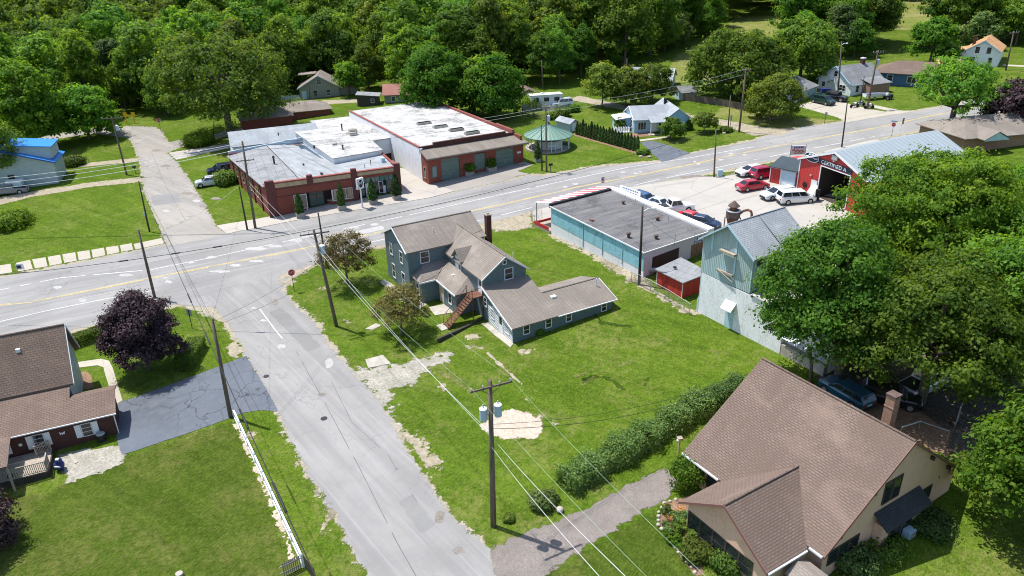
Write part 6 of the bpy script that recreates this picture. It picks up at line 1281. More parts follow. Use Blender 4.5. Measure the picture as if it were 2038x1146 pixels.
mb = MB(); rake_trim(mb, (-.32, -.37, 3.2), (3.3, -.37, 5.55), .2); rake_trim(mb, (6.92, -.37, 3.2), (3.3, -.37, 5.55), .2); part_each('trim', mb, M['sid_blue'], h)
for x in (2.2, 4.4): window(h, (x, 0, 3.4), -HP, .6, 1.1, 'navy')
window(h, (1.5, 0, 1.3), -HP, 1.1, 1.1); window(h, (5.0, 0, 1.3), -HP, .7, 1.2)
mb = MB(); mb.box(.6, 1.2, 4.2, 4.8, 3.6, 5.9); part('chimney', mb, M['brick_dk'], h)
mb = MB(); p0 = G(1350+1700/2.962, 60+500/2.962, 4.3); 
A = ground(70.3, 113.2); h = thing('tan_roofed_house', 'wide house with a weathered tan hip roof and teal gable beside the road', 'house', A, math.radians(12))
mb = MB(); mb.prism([(0, 0), (16, 0), (16, 10), (0, 10)], -.6, 2.5); part('wall', mb, M['brick_or'], h)
mb = MB(); mb.slab([(-.6, -.6, 2.45), (16.6, -.6, 2.45), (13, 5, 4.5), (3.4, 5, 4.5)], .12); mb.slab([(-.6, 10.6, 2.45), (-.6, -.6, 2.45), (3.4, 5, 4.5)], .12); mb.slab([(16.6, 10.6, 2.45), (-.6, 10.6, 2.45), (3.4, 5, 4.5), (13, 5, 4.5)], .12); mb.slab([(16.6, -.6, 2.45), (16.6, 10.6, 2.45), (13, 5, 4.5)], .12); part('roof', mb, M['sh_tan'], h)
mb = MB(); gable_roof(1.5, 6.2, -2.0, 4.0, 2.46, 3.6, 'y', .1, mb); part('porch_roof', mb, M['sh_tan'], h)
mb = MB(); mb.poly([(1.7, -1.9, 2.35), (6.0, -1.9, 2.35), (3.85, -1.9, 3.45)]); mb.box(1.7, 6.0, -1.85, -1.7, 2.2, 2.36); part('gable_panel', mb, M['ac'], h)
# ---------------------------------------------------------------- blue roofed house at the left
L = G(52/1, 352); A = G(53, 352.5); B = G(117.7, 364); W_ = (B-A).length; ang = math.radians(17); A = B-Vector((math.cos(ang), math.sin(ang), 0))*W_; A.z = B.z
h = thing('blue_roofed_house', 'pale house with a bright blue metal roof and a shed dormer', 'house', A, ang)
mb = MB(); gable_walls(mb, -3.5, W_, 0, 6.5, -.5, 4.0, 7.3, 'y', m=-.6); part('wall', mb, M['sid_pale'], h)
mb = MB(); mb.slab([(-4.2, -.5, 3.85), (-.6, -.5, 7.4), (-.6, 7, 7.4), (-4.2, 7, 3.85)], .14); mb.slab([(-.6, -.5, 7.403), (W_+.5, -.5, 3.8), (W_+.5, 7, 3.8), (-.6, 7, 7.403)], .14); part('roof', mb, M['blue_metal'], h)
mb = MB(); mb.slab([(-.4, .5, 7.5), (W_+.2, .5, 6.3), (W_+.2, 6.2, 6.3), (-.4, 6.2, 7.5)], .12); part('dormer_roof', mb, M['blue_metal'], h)
mb = MB(); mb.prism([(.5, .8), (W_-.1, .8), (W_-.1, 6.0), (.5, 6.0)], 4.2, [7.2, 6.2, 6.2, 7.2]); part('dormer_wall', mb, M['sid_pale'], h)
mb = MB(); rake_trim(mb, (-.6, -.55, 7.4), (W_+.5, -.55, 3.8), .22); part_each('trim', mb, M['blue_txt'], h)
window(h, (.9, 0, 4.6), -HP, .8, 1.1, 'trim_dark'); window(h, (2.6, 0, 1.6), -HP, .8, 1.0, 'trim_dark'); window(h, (-2.0, 0, 1.6), -HP, 1.0, 1.1, 'trim_white')
mb = MB(); mb.slab([(-3.6, -1.6, 2.3), (.4, -1.6, 2.3), (.4, -.01, 2.7), (-3.6, -.01, 2.7)], .1); part('porch_roof', mb, M['curtain'], h)
p = G(128, 325); mb = MB(); mb.box(-1.4, 1.4, -1, 1, -.3, .4); 
for k in range(6): mb.box(-1.4+k*.54, -1.34+k*.54, -1, -.94, .4, 1.2)
mb.box(-1.4, 1.4, -1.0, -.94, 1.2, 1.28); mb.box(1.34, 1.4, -1, 1, 1.2, 1.28); o = mb.build('porch_deck', M['trim_white']); o.location = p; o.rotation_euler = (0, 0, .2); tag(o, 'white railed porch deck beside the blue roofed house', 'deck')
# ---------------------------------------------------------------- taupe gabled house, brown hip roofed house, small houses behind
A = G(500+385/3.919, 775/3.919); h = thing('taupe_house', 'taupe gabled house with an aqua door at the edge of the wood', 'house', A, math.radians(8))
mb = MB(); gable_walls(mb, 0, 9.2, 0, 6.4, -.4, 2.6, 5.2, 'y'); mb.prism([(9.21, .5), (13.4, .5), (13.4, 5.5), (9.21, 5.5)], -.4, 2.1); part('wall', mb, M['sid_taupe'], h)
mb = MB(); gable_roof(-.5, 9.7, -.4, 8.5, 2.45, 5.35, 'y', .14, mb); mb.slab([(9.3, .2, 2.3), (13.7, .2, 2.3), (13.7, 3, 2.9), (9.3, 3, 2.9)], .1); part('roof', mb, M['sh_tan'], h)
mb = MB(); mb.slab([(-.6, 5.0, 4.8), (3.6, 5.0, 5.0), (3.6, 8.8, 5.0), (-.6, 8.8, 4.8)], .12); part('dormer_roof', mb, M['sh_tan'], h)
mb = MB(); rake_trim(mb, (-.52, -.42, 2.45), (4.6, -.42, 5.35), .2); rake_trim(mb, (9.72, -.42, 2.45), (4.6, -.42, 5.35), .2); part_each('trim', mb, M['sid_pale'], h)
door(h, (1.0, 0, -.05), -HP, .9, 1.9, 'ac', 'sid_pale'); window(h, (3.6, 0, 1.3), -HP, .9, 1.2, 'sid_pale'); window(h, (6.6, 0, 1.3), -HP, .9, 1.2, 'sid_pale'); window(h, (4.7, 0, 3.9), -HP, .9, 1.1, 'sid_pale', mull=(2, 2))
mb = MB()
for k in range(16): mb.box(-6.5+k*.4, -6.15+k*.4, -.1, -.05, -.2, .95+.12*(k % 2))
mb.box(-6.5, -.1, -.05, .0, .3, .4); o = mb.build('picket_fence', M['sid_pale']); o.location = A; o.rotation_euler = (0, 0, .12); tag(o, 'short pale picket fence beside the taupe gabled house', 'fence')
A = ground(-54.5, 153.5); h = thing('brown_roofed_house', 'low brick house with a mottled tan hip roof and brick chimney behind the oak', 'house', A, math.radians(22))
mb = MB(); mb.prism([(0, 0), (10, 0), (10, 8), (0, 8)], -.5, 2.3); mb.prism([(10.01, 3), (18.5, 3), (18.5, 10), (10.01, 10)], -.5, 2.3); part('wall', mb, M['brick'], h)
mb = MB(); mb.slab([(-.5, -.5, 2.25), (10.5, -.5, 2.25), (7, 4, 4.0), (3, 4, 4.0)], .12); mb.slab([(-.5, 8.5, 2.25), (-.5, -.5, 2.25), (3, 4, 4.0)], .12); mb.slab([(10.5, -.5, 2.25), (10.5, 8.5, 2.25), (7, 4, 4.0)], .12); mb.slab([(10.5, 8.5, 2.25), (-.5, 8.5, 2.25), (3, 4, 4.0), (7, 4, 4.0)], .12)
mb.slab([(8.5, 2.5, 2.27), (19, 2.5, 2.27), (15.5, 6.5, 3.75), (8.5, 6.5, 3.75)], .12); mb.slab([(19, 2.5, 2.27), (19, 10.5, 2.27), (15.5, 6.5, 3.75)], .12); mb.slab([(19, 10.5, 2.27), (8.5, 10.5, 2.27), (8.5, 6.5, 3.75), (15.5, 6.5, 3.75)], .12); part('roof', mb, M['sh_tan'], h)
mb = MB(); mb.box(6.6, 7.4, 4.4, 5.2, 3.2, 5.2); ch = part('chimney', mb, M['brick'], h); mb = MB(); mb.box(6.5, 7.5, 4.3, 5.3, 5.201, 5.35); part('cap', mb, M['limestone'], ch)
A = G(712, 212); h = thing('brown_shed', 'small dark brown shed with a flat sloping roof behind the white roof', 'shed', A, .05)
mb = MB(); mb.prism([(0, 0), (4.6, 0), (4.6, 3.6), (0, 3.6)], -.4, [2.5, 2.1, 2.1, 2.5]); part('wall', mb, M['trim_dark'], h); mb = MB(); mb.slab([(-.3, -.3, 2.65), (5.0, -.3, 2.2), (5.0, 3.9, 2.2), (-.3, 3.9, 2.65)], .12); part('roof', mb, M['felt_grey'], h); window(h, (3.4, 0, 1.2), -HP, .6, .7)
A = G(766, 206); h = thing('red_roofed_house', 'low house with a dull red roof behind the white roof', 'house', A, .1)
mb = MB(); gable_walls(mb, 0, 9, 0, 7, -.4, 2.0, 3.6, 'x'); part('wall', mb, M['sid_taupe'], h); mb = MB(); gable_roof(-.4, 9.4, -.5, 7.4, 1.9, 3.7, 'x', .12, mb); part('roof', mb, M['sh_red'], h); window(h, (2.0, 0, 1.0), -HP, .8, .9)
A = G(1030, 206); h = thing('tan_cabin', 'small tan cabin with a brown gable roof beside the white camper', 'shed', A, .2)
mb = MB(); gable_walls(mb, 0, 4.8, 0, 6, -.4, 1.7, 2.8, 'y'); part('wall', mb, M['sid_cream'], h); mb = MB(); gable_roof(-.3, 5.1, -.4, 6.3, 1.65, 2.95, 'y', .12, mb); part('roof', mb, M['sh_rust'], h); window(h, (2.4, 0, 1.2), -HP, .6, .6)
A = G(1252, 178); h = thing('white_roofed_house', 'far house with a bare pale grey roof showing above the three olive trees', 'house', A, -.35)
mb = MB(); gable_walls(mb, 0, 9, 0, 7, -.4, 2.4, 4.2, 'x'); part('wall', mb, M['sid_white'], h); mb = MB(); gable_roof(-.4, 9.4, -.4, 7.4, 2.3, 4.35, 'x', .12, mb); part('roof', mb, M['metal_roof'], h); window(h, (3.0, 0, 1.3), -HP, .8, .9)
A = G(1905, 150); h = thing('low_garage', 'low pale garage with a salmon roof beside the orange roofed house', 'garage', A, -.4)
mb = MB(); gable_walls(mb, -4, 0, 0, 5, -.4, 1.9, 2.9, 'x'); part('wall', mb, M['sid_cream'], h); mb = MB(); gable_roof(-4.3, .3, -.3, 5.3, 1.85, 3.0, 'x', .12, mb); part('roof', mb, M['sh_orange'], h)
# ---------------------------------------------------------------- the tan stucco house in front
E0 = Vector((12.3, 44.64, 0)); aa = Vector((.52, -.854)); ang = math.atan2(aa.y, aa.x)     # local x runs along the eave, y towards the ridge
Zb = 2.35
h = thing('tan_stucco_house', 'tan stucco house with a big steep red brown shingle roof and a gabled porch', 'house', (E0.x, E0.y, Zb), ang)
ze, zr = 4.74-Zb, 10.32-Zb
mb = MB(); x0, x1 = .35, 11.95
A_ = [(x0, .5), (x1, .5), (x1, 14.5), (x0, 14.5)]
gable_walls(mb, x0, x1, .5, 14.5, -.8, ze+.25, zr-.12, 'x', m=7.5); gable_walls(mb, 4.1, 10.8, -3.3, .6, -.8, ze-.25, 7.05-Zb-.12, 'y', m=7.45)
mb.box(11.96, 12.6, 5.5, 9.7, -.6, 2.2)
part('wall', mb, M['stucco'], h)
mb = MB()
# main roof with the cross gable's valley cut left simply overlapping
mb.slab([(0, 0, ze), (12.25, 0, ze), (12.25, 7.5, zr), (0, 7.5, zr)], .16); mb.slab([(0, 7.5, zr+.003), (12.25, 7.5, zr+.003), (12.25, 15.0, ze), (0, 15.0, ze)], .16)
part('roof', mb, M['sh_rust'], h)
zc = 7.08-Zb; zce = 4.58-Zb; yv = 3.15
mb = MB(); mb.slab([(3.65, -3.75, zce), (7.43, -3.75, zc), (7.43, yv, zc), (3.65, -.15, zce)], .15); mb.slab([(7.43, -3.75, zc+.003), (11.2, -3.75, zce), (11.2, -.15, zce), (7.43, yv, zc+.003)], .15)
part('porch_roof', mb, M['sh_rust'], h)
ridge_cap(h, (0, 7.5, zr+.01), (12.25, 7.5, zr+.01), 'sh_rust'); ridge_cap(h, (7.43, -3.75, zc+.01), (7.43, yv, zc+.01), 'sh_rust')
mb = MB(); rake_trim(mb, (3.62, -3.78, zce+.01), (7.43, -3.78, zc), .2, .03); rake_trim(mb, (11.23, -3.78, zce+.01), (7.43, -3.78, zc), .2, .03); rake_trim(mb, (12.28, 0, ze), (12.28, 7.5, zr), .22, .03); rake_trim(mb, (12.28, 15, ze), (12.28, 7.5, zr), .22, .03)
part_each('fascia', mb, M['fascia'], h)
mb = MB(); mb.box(-.02, 3.6, -.12, -.01, ze-.12, ze+.01); mb.box(11.25, 12.2, -.12, -.01, ze-.12, ze+.01); mb.prism([(11.21, -3.7), (11.31, -3.7), (11.31, -.2), (11.21, -.2)], zce-.13, zce-.01); part_each('gutter', mb, M['trim_white'], h)
mb = MB()
for y in (1.6, 4.4, 10.6, 13.2):
    z = ze+(zr-ze)*(1-abs(y-7.5)/7.5)-.42; mb.box(11.96, 12.24, y-.07, y+.07, z-.15, z+.12)
part_each('bracket', mb, M['trim_dark'], h)
# porch windows (front of the cross gable)
for k in range(5):
    x = 4.75+k*1.13; window(h, (x, -3.3, .95), -HP, 1.0, 1.35, 'trim_dark', 'glass', (1, 2), .06)
mb = MB(); mb.box(5.6, 7.0, -3.7, -3.32, -.55, -.35); part('porch_step', mb, M['deck'], h)
window(h, (2.6, .5, 1.3), -HP, .8, 1.3, 'trim_dark')
# gable end windows
window(h, (11.95, 6.2, 4.35), 0, .75, 1.6, 'trim_dark', 'glass', (1, 2)); window(h, (11.95, 7.15, 4.35), 0, .75, 1.6, 'trim_dark', 'glass', (1, 2))
for y in (1.5, 2.5, 3.5): window(h, (11.95, y, 1.45), 0, .85, 1.0, 'trim_dark', 'glass', (1, 1))
window(h, (11.95, 11.2, 1.9), 0, 1.1, .9, 'trim_dark', 'glass', (1, 1))
for y in (6.9, 8.2): window(h, (12.6, y, 1.1), 0, 1.05, 1.5, 'trim_dark', 'glass', (1, 2))
mb = MB(); mb.slab([(11.97, 5.2, 3.1), (13.05, 5.2, 2.35), (13.05, 10.1, 2.35), (11.97, 10.1, 3.1)], .14); part('bay_hood', mb, M['sh_dark'], h)
mb = MB(); mb.box(12.66, 13.2, 7.9, 8.6, .35, .95); o = mb.build('air_conditioner', M['ac'], None); o.location = (E0.x, E0.y, Zb); o.rotation_euler = (0, 0, ang); tag(o, 'pale blue window air conditioner below the dark bay hood', 'air conditioner')
mb = MB(); mb.box(13.2, 13.215, 7.98, 8.52, .42, .88); mb.build('grille', M['steel'], o)
mb = MB(); mb.box(8.45, 9.1, 10.05, 10.7, 3.0, 10.75-Zb); ch = part('chimney', mb, M['brick_or'], h)
mb = MB(); mb.box(8.4, 9.15, 10.0, 10.75, 10.751-Zb, 10.9-Zb); part('cap', mb, M['rust_lt'], ch)
mb = MB(); mb.box(8.42, 9.13, 10.02, 10.73, 9.9-Zb, 9.98-Zb); part('band', mb, M['brick_or'], ch)
mb = MB(); mb.slab([(11.3, -2.2, 1.55), (13.4, -2.2, 1.55), (13.4, -1.2, 2.0), (11.3, -1.2, 2.0)], .1); mb.slab([(11.3, -1.2, 2.003), (13.4, -1.2, 2.003), (13.4, -.2, 1.55), (11.3, -.2, 1.55)], .1); part('side_porch_roof', mb, M['sh_tan'], h)
mb = MB(); mb.box(11.4, 13.2, -2.0, -.4, -.8, 1.5); part('side_porch', mb, M['trim_dark'], h)
mb = MB(); mb.box(.3, 11.97, 14.2, 14.9, ze-.15, ze-.02) if False else mb.box(11.955, 12.0, .45, 14.55, -.8, -.1); part('foundation', mb, M['limestone'], h)
# ---------------------------------------------------------------- the brown brick house at the left edge
LL = Vector((-38.704, 51.476, .562)); AA = Vector((-34.34, 53.39, 0)); ang = fdir(LL, AA)
h = thing('brown_brick_house', 'dark brown brick house with red brown shingles and white shutters', 'house', LL, ang)
mb = MB()
mb.prism([(-9, .75), (4.75, .75), (4.75, 4.4), (-9, 4.4)], -.8, 2.4); mb.poly([(4.75, .75, 2.4), (4.75, 4.4, 2.4), (4.75, 3.3, 3.1)])
part('wall', mb, M['brick_dk'], h)
mb = MB(); gable_walls(mb, -9, 1.45, 5.2, 11.6, -.8, 4.0, 7.85, 'x', m=8.5); part('upper_wall', mb, M['sid_pale'], h)
mb = MB(); mb.slab([(-9.5, .4, 2.47), (5.05, .4, 2.47), (5.05, 3.3, 3.25), (-9.5, 3.3, 3.25)], .14); mb.slab([(-9.5, 3.3, 3.253), (1.5, 3.3, 3.253), (1.5, 5.19, 3.75), (-9.5, 5.19, 3.75)], .14); mb.slab([(1.503, 3.3, 3.25), (5.05, 3.3, 3.25), (5.05, 4.75, 2.85), (1.503, 4.75, 2.85)], .14); part('lower_roof', mb, M['sh_brown'], h)
mb = MB(); mb.slab([(-9.5, 4.8, 3.85), (1.85, 4.8, 3.85), (1.85, 8.5, 8.0), (-9.5, 8.5, 8.0)], .15); mb.slab([(-9.5, 8.5, 8.003), (1.85, 8.5, 8.003), (1.85, 12.1, 3.85), (-9.5, 12.1, 3.85)], .15); part('roof', mb, M['sh_brown'], h)
ridge_cap(h, (-9.5, 8.5, 8.01), (1.85, 8.5, 8.01), 'sh_brown')
mb = MB(); rake_trim(mb, (-9.4, .36, 2.47), (5.05, .36, 2.47), .1, .04); rake_trim(mb, (1.88, 4.8, 3.85), (1.88, 8.5, 8.0), .2, .03); rake_trim(mb, (1.88, 12.1, 3.85), (1.88, 8.5, 8.0), .2, .03); mb.tube((4.8, .68, -.2), (4.8, .68, 2.3), .05, n=6); part_each('trim', mb, M['trim_white'], h)
for u in (.0-1.05, 2.55):
    w = window(h, (u, .75, 1.35), -HP, .72, 1.15, 'trim_white', 'glass', (1, 3), .06)
    mb = MB(); mb.box(u-.88, u-.44, .69, .745, .72, 1.98); mb.box(u+.44, u+.88, .69, .745, .72, 1.98); part_each('shutter', mb, M['white'], h)
mb = MB(); mb.box(-3.6, -3.1, .69, .745, .72, 1.98); part_each('shutter', mb, M['white'], h); window(h, (-4.2, .75, 1.35), -HP, .72, 1.15)
mb = MB(); mb.slab([(-6, -3.6, 2.3), (-2.55, -3.6, 2.3), (-2.75, .3, 2.55), (-6, .3, 2.55)], .1); part('porch_roof', mb, M['sh_rust'], h)
mb = MB(); mb.box(-2.75, -2.6, -3.5, -3.35, -.5, 2.2); part('porch_post', mb, M['deck'], h)
mb = MB(); mb.box(-2.0, -1.6, 9.0, 9.4, 7.0, 8.2) if False else mb.box(-2.1, -1.75, 7.3, 7.65, 6.3, 6.95); part('roof_vent', mb, M['trim_white'], h)
mb = MB(); mb.poly([(.72, .735, 1.5), (.5, .735, 1.72), (.55, .735, 1.4)]); mb.poly([(.72, .735, 1.5), (.94, .735, 1.72), (.89, .735, 1.4)]); mb.box(.69, .75, .72, .74, 1.38, 1.62); o = part('butterfly_ornament', mb, M['white'], h)
mb = MB(); mb.lathe([(.14, -.02), (.14, .02)], n=10); o = part('house_number_plate', mb, M['white'], h); o.rotation_euler = (HP, 0, 0); o.location = (-2.4, .72, 1.35)
mb = MB(); mb.lathe([(.3, 0), (.34, .75), (.36, .8), (.3, .86)], n=12); o = mb.build('trash_bin', M['plastic_blk']); o.location = LL+Matrix.Rotation(ang, 3, 'Z') @ Vector((3.5, .25, .1)); tag(o, 'black trash bin against the brown brick wall by the right hand shutters', 'trash bin')
mb = MB(); mb.lathe([(.37, .8), (.33, .9), (.05, .93)], n=12); mb.build('lid', M['grey_paint'], o)
# deck with railings
dk = thing('wooden_deck', 'weathered grey wooden deck with picket railings against the brown brick house', 'deck', LL, ang)
mb = MB(); mb.box(-7, -.3, -2.75, .6, .3, .42); part('floor', mb, M['deck'], dk)
mb = MB(); mb.box(-7, -.3, -2.85, -2.76, -.5, .42); mb.box(-.29, -.2, -2.8, .5, -.5, .42); part('skirt', mb, M['pole_dk'], dk)
def rail(root, p, q, hgt=.95, n=14, name='railing', mat='deck'):
    p, q = Vector(p), Vector(q); mb = MB(); d = q-p; a = math.atan2(d.y, d.x); L_ = d.length
    for z in (.12, hgt): mb.obox((p+q)/2+Vector((0, 0, z)), a, L_/2, .045, .03)
    for k in range(n+1): c_ = p.lerp(q, k/n); mb.obox(c_+Vector((0, 0, hgt/2+.05)), a, .022, .022, hgt/2-.06)
    for c_ in (p, q): mb.obox(c_+Vector((0, 0, hgt/2)), a, .05, .05, hgt/2+.05)
    return mb.build(name, M[mat], root)
rail(dk, (-2.45, -2.7, .42), (-.35, -2.7, .42), n=16); rail(dk, (-7, -2.7, .42), (-2.6, -2.7, .42), n=26); rail(dk, (-.35, -2.65, .42), (-.35, -1.5, .42), n=8); rail(dk, (-1.35, -.1, .42), (-.35, .35, .42), n=10)
mb = MB(); mb.box(-3.2, -2.5, -2.4, -2.0, .43, .55); mb.box(-3.2, -2.5, -2.4, -2.3, .55, .62); o = mb.build('deck_bench', M['navy']); o.location = LL; o.rotation_euler = (0, 0, ang); tag(o, 'dark blue mat lying on the deck by the railing', 'mat')
mb = MB(); mb.ball((0, 0, .5), .42, 9, 6, 1.1); mb.ball((.15, -.1, 1.0), .28, 8, 5); o = mb.build('covered_grill', M['tarp']); o.location = LL+Matrix.Rotation(ang, 3, 'Z') @ Vector((.45, -2.3, -.05)); tag(o, 'dark blue covered grill at the corner of the deck', 'grill'); mb = MB(); mb.box(-.1, .35, -.45, -.38, .55, .7); mb.box(.05, .3, -.3, -.1, 1.15, 1.3); mb.build('white_strap', M['white'], o)
mb = MB(); mb.box(-.9, .9, -.12, .12, 0, .1); o = mb.build('timber', M['limestone']); o.location = LL+Matrix.Rotation(ang, 3, 'Z') @ Vector((1.3, -1.2, .02)); o.rotation_euler = (0, 0, ang-1.2); tag(o, 'short timber lying on the white stones by the deck', 'timber')
# ---------------------------------------------------------------- white vinyl fence and its picket return
fa, fb = G(467, 832), G(604, 1128); n_ = 8
fn = thing('white_rail_fence', 'white vinyl fence running down the lawn beside the side street', 'fence', fa, fdir(fa, fb)); Lf = (fb-fa).length
for k in range(n_+1):
    x = Lf*k/n_; z = gz(*(fa.lerp(fb, k/n_)).xy)-fa.z; mb = MB(); mb.box(x-.075, x+.075, -.075, .075, z-.2, z+1.15); o = part('post', mb, M['trim_white'], fn); mb = MB(); mb.lathe([(.09, 0), (.09, .04), (.01, .12)], (x, 0, z+1.15), 4); part('cap', mb, M['white'], o)
for k in range(n_):
    xa, xb = Lf*k/n_+.07, Lf*(k+1)/n_-.07; za = gz(*(fa.lerp(fb, k/n_)).xy)-fa.z; zb_ = gz(*(fa.lerp(fb, (k+1)/n_)).xy)-fa.z; mb = MB()
    for q in (.12, .92): i = mb.p([(xa, -.07, za+q), (xb, -.07, zb_+q), (xb, .07, zb_+q), (xa, .07, za+q), (xa, -.07, za+q+.15), (xb, -.07, zb_+q+.15), (xb, .07, zb_+q+.15), (xa, .07, za+q+.15)]); [mb.face([i[w] for w in f]) for f in ((3,2,1,0),(4,5,6,7),(0,1,5,4),(1,2,6,5),(2,3,7,6),(3,0,4,7))]
    m_ = 12
    for j in range(m_): t = (j+.5)/m_; x = xa+(xb-xa)*t; z = za+(zb_-za)*t; mb.box(x-.04, x+.04, -.012, .012, z+.24, z+.92)
    part('rail_panel', mb, M['trim_white'], fn)
fc = G(560, 1150)
gt = thing('picket_fence', 'weathered picket fence meeting the white fence at the bottom edge', 'fence', fb, fdir(fb, fc)); Lg = (fc-fb).length
mb = MB()
for k in range(int((Lg-.2)/.14)): x = .15+k*.14; mb.box(x, x+.085, -.02, .0, 0, 1.05); mb.poly([(x, -.02, 1.05), (x+.085, -.02, 1.05), (x+.0425, -.01, 1.12)])
mb.box(.1, Lg, .0, .04, .25, .33); mb.box(.1, Lg, .0, .04, .8, .88); part('pickets', mb, M['deck'], gt)
fd = G(640, 1175); g2 = thing('wooden_gate', 'dark weathered board gate turning away at the end of the white fence', 'gate', fb+Vector((.15, -.1, 0)), fdir(fb, fd)); mb = MB()
for k in range(9): x = .1+k*.17; mb.box(x, x+.15, -.015, .015, 0, 1.15)
mb.box(.1, 1.6, .016, .05, .3, .4); part('boards', mb, M['pole_dk'], g2)
mb = MB(); mb.lathe([(.25, 0), (.25, .3)], n=8); o = mb.build('stump', M['limestone']); o.location = G(358, 1147); tag(o, 'small pale stump in the lawn at the bottom edge', 'stump')
# chain link fence behind the red shed
pts = [G(1060+805/4.093, 340+905/4.093), G(1060+958/4.093, 340+980/4.093), G(1060+1103/4.093, 340+1060/4.093), G(1060+1277/4.093, 340+1175/4.093)]
cf = thing('chain_link_fence', 'chain link fence with steel posts in front of the red shed', 'fence', pts[0])
for a in pts:
    mb = MB(); c_ = a-pts[0]; mb.tube(c_-Vector((0, 0, .3)), c_+Vector((0, 0, 1.35)), .035, n=6); part('post', mb, M['steel'], cf)
mb = MB()
for a, b in zip(pts, pts[1:]):
    a, b = a-pts[0], b-pts[0]; mb.tube(a+Vector((0, 0, 1.3)), b+Vector((0, 0, 1.3)), .022, n=5)
    for k in range(1, 7): mb.tube(a+Vector((0, 0, .2*k-.15)), b+Vector((0, 0, .2*k-.15)), .005, n=3)
    for k in range(24): p = a.lerp(b, k/24); q = a.lerp(b, min(1, (k+3)/24)); mb.tube(p, q+Vector((0, 0, 1.28)), .004, n=3, cap=False); mb.tube(q, p+Vector((0, 0, 1.28)), .004, n=3, cap=False)
part('wire_mesh', mb, M['steel'], cf)
# weathered board fence far right and rail fence by the gazebo
def board_fence(name, label, pts, hgt, mat, sp=.16, rails=False):
    P = [G(*q) for q in pts]; t = thing(name, label, 'fence', P[0]); mb = MB()
    for a, b in zip(P, P[1:]):
        L_ = (b-a).length; an = math.atan2(b.y-a.y, b.x-a.x); n = int(L_/sp) if not rails else int(L_/2.2)
        if rails:
            for z in (.35, .75, 1.1): mb.tube(a-P[0]+Vector((0, 0, z)), b-P[0]+Vector((0, 0, z)), .06, n=5)
        for k in range(n+1): p = a.lerp(b, k/max(n, 1))-P[0]; mb.obox(p+Vector((0, 0, hgt/2-.1)), an, (sp*.46 if not rails else .07), .02 if not rails else .07, hgt/2+.1+.03*math.sin(k*2.3))
    mb.build('boards', M[mat], t); return t
board_fence('board_fence', 'weathered grey brown board fence behind the juniper', [(1361, 200), (1400, 205), (1450, 213), (1490, 221)], 1.3, 'pole')
board_fence('rail_fence', 'brown post and rail fence between the wild hedge and the garden shed', [(1040, 227), (1062, 234), (1088, 242)], 1.2, 'pole', rails=True)
board_fence('privacy_fence', 'grey board fence in front of the white van', [(1040, 222), (1078, 219), (1106, 226), (1130, 220)], 1.4, 'grey_paint', .3)
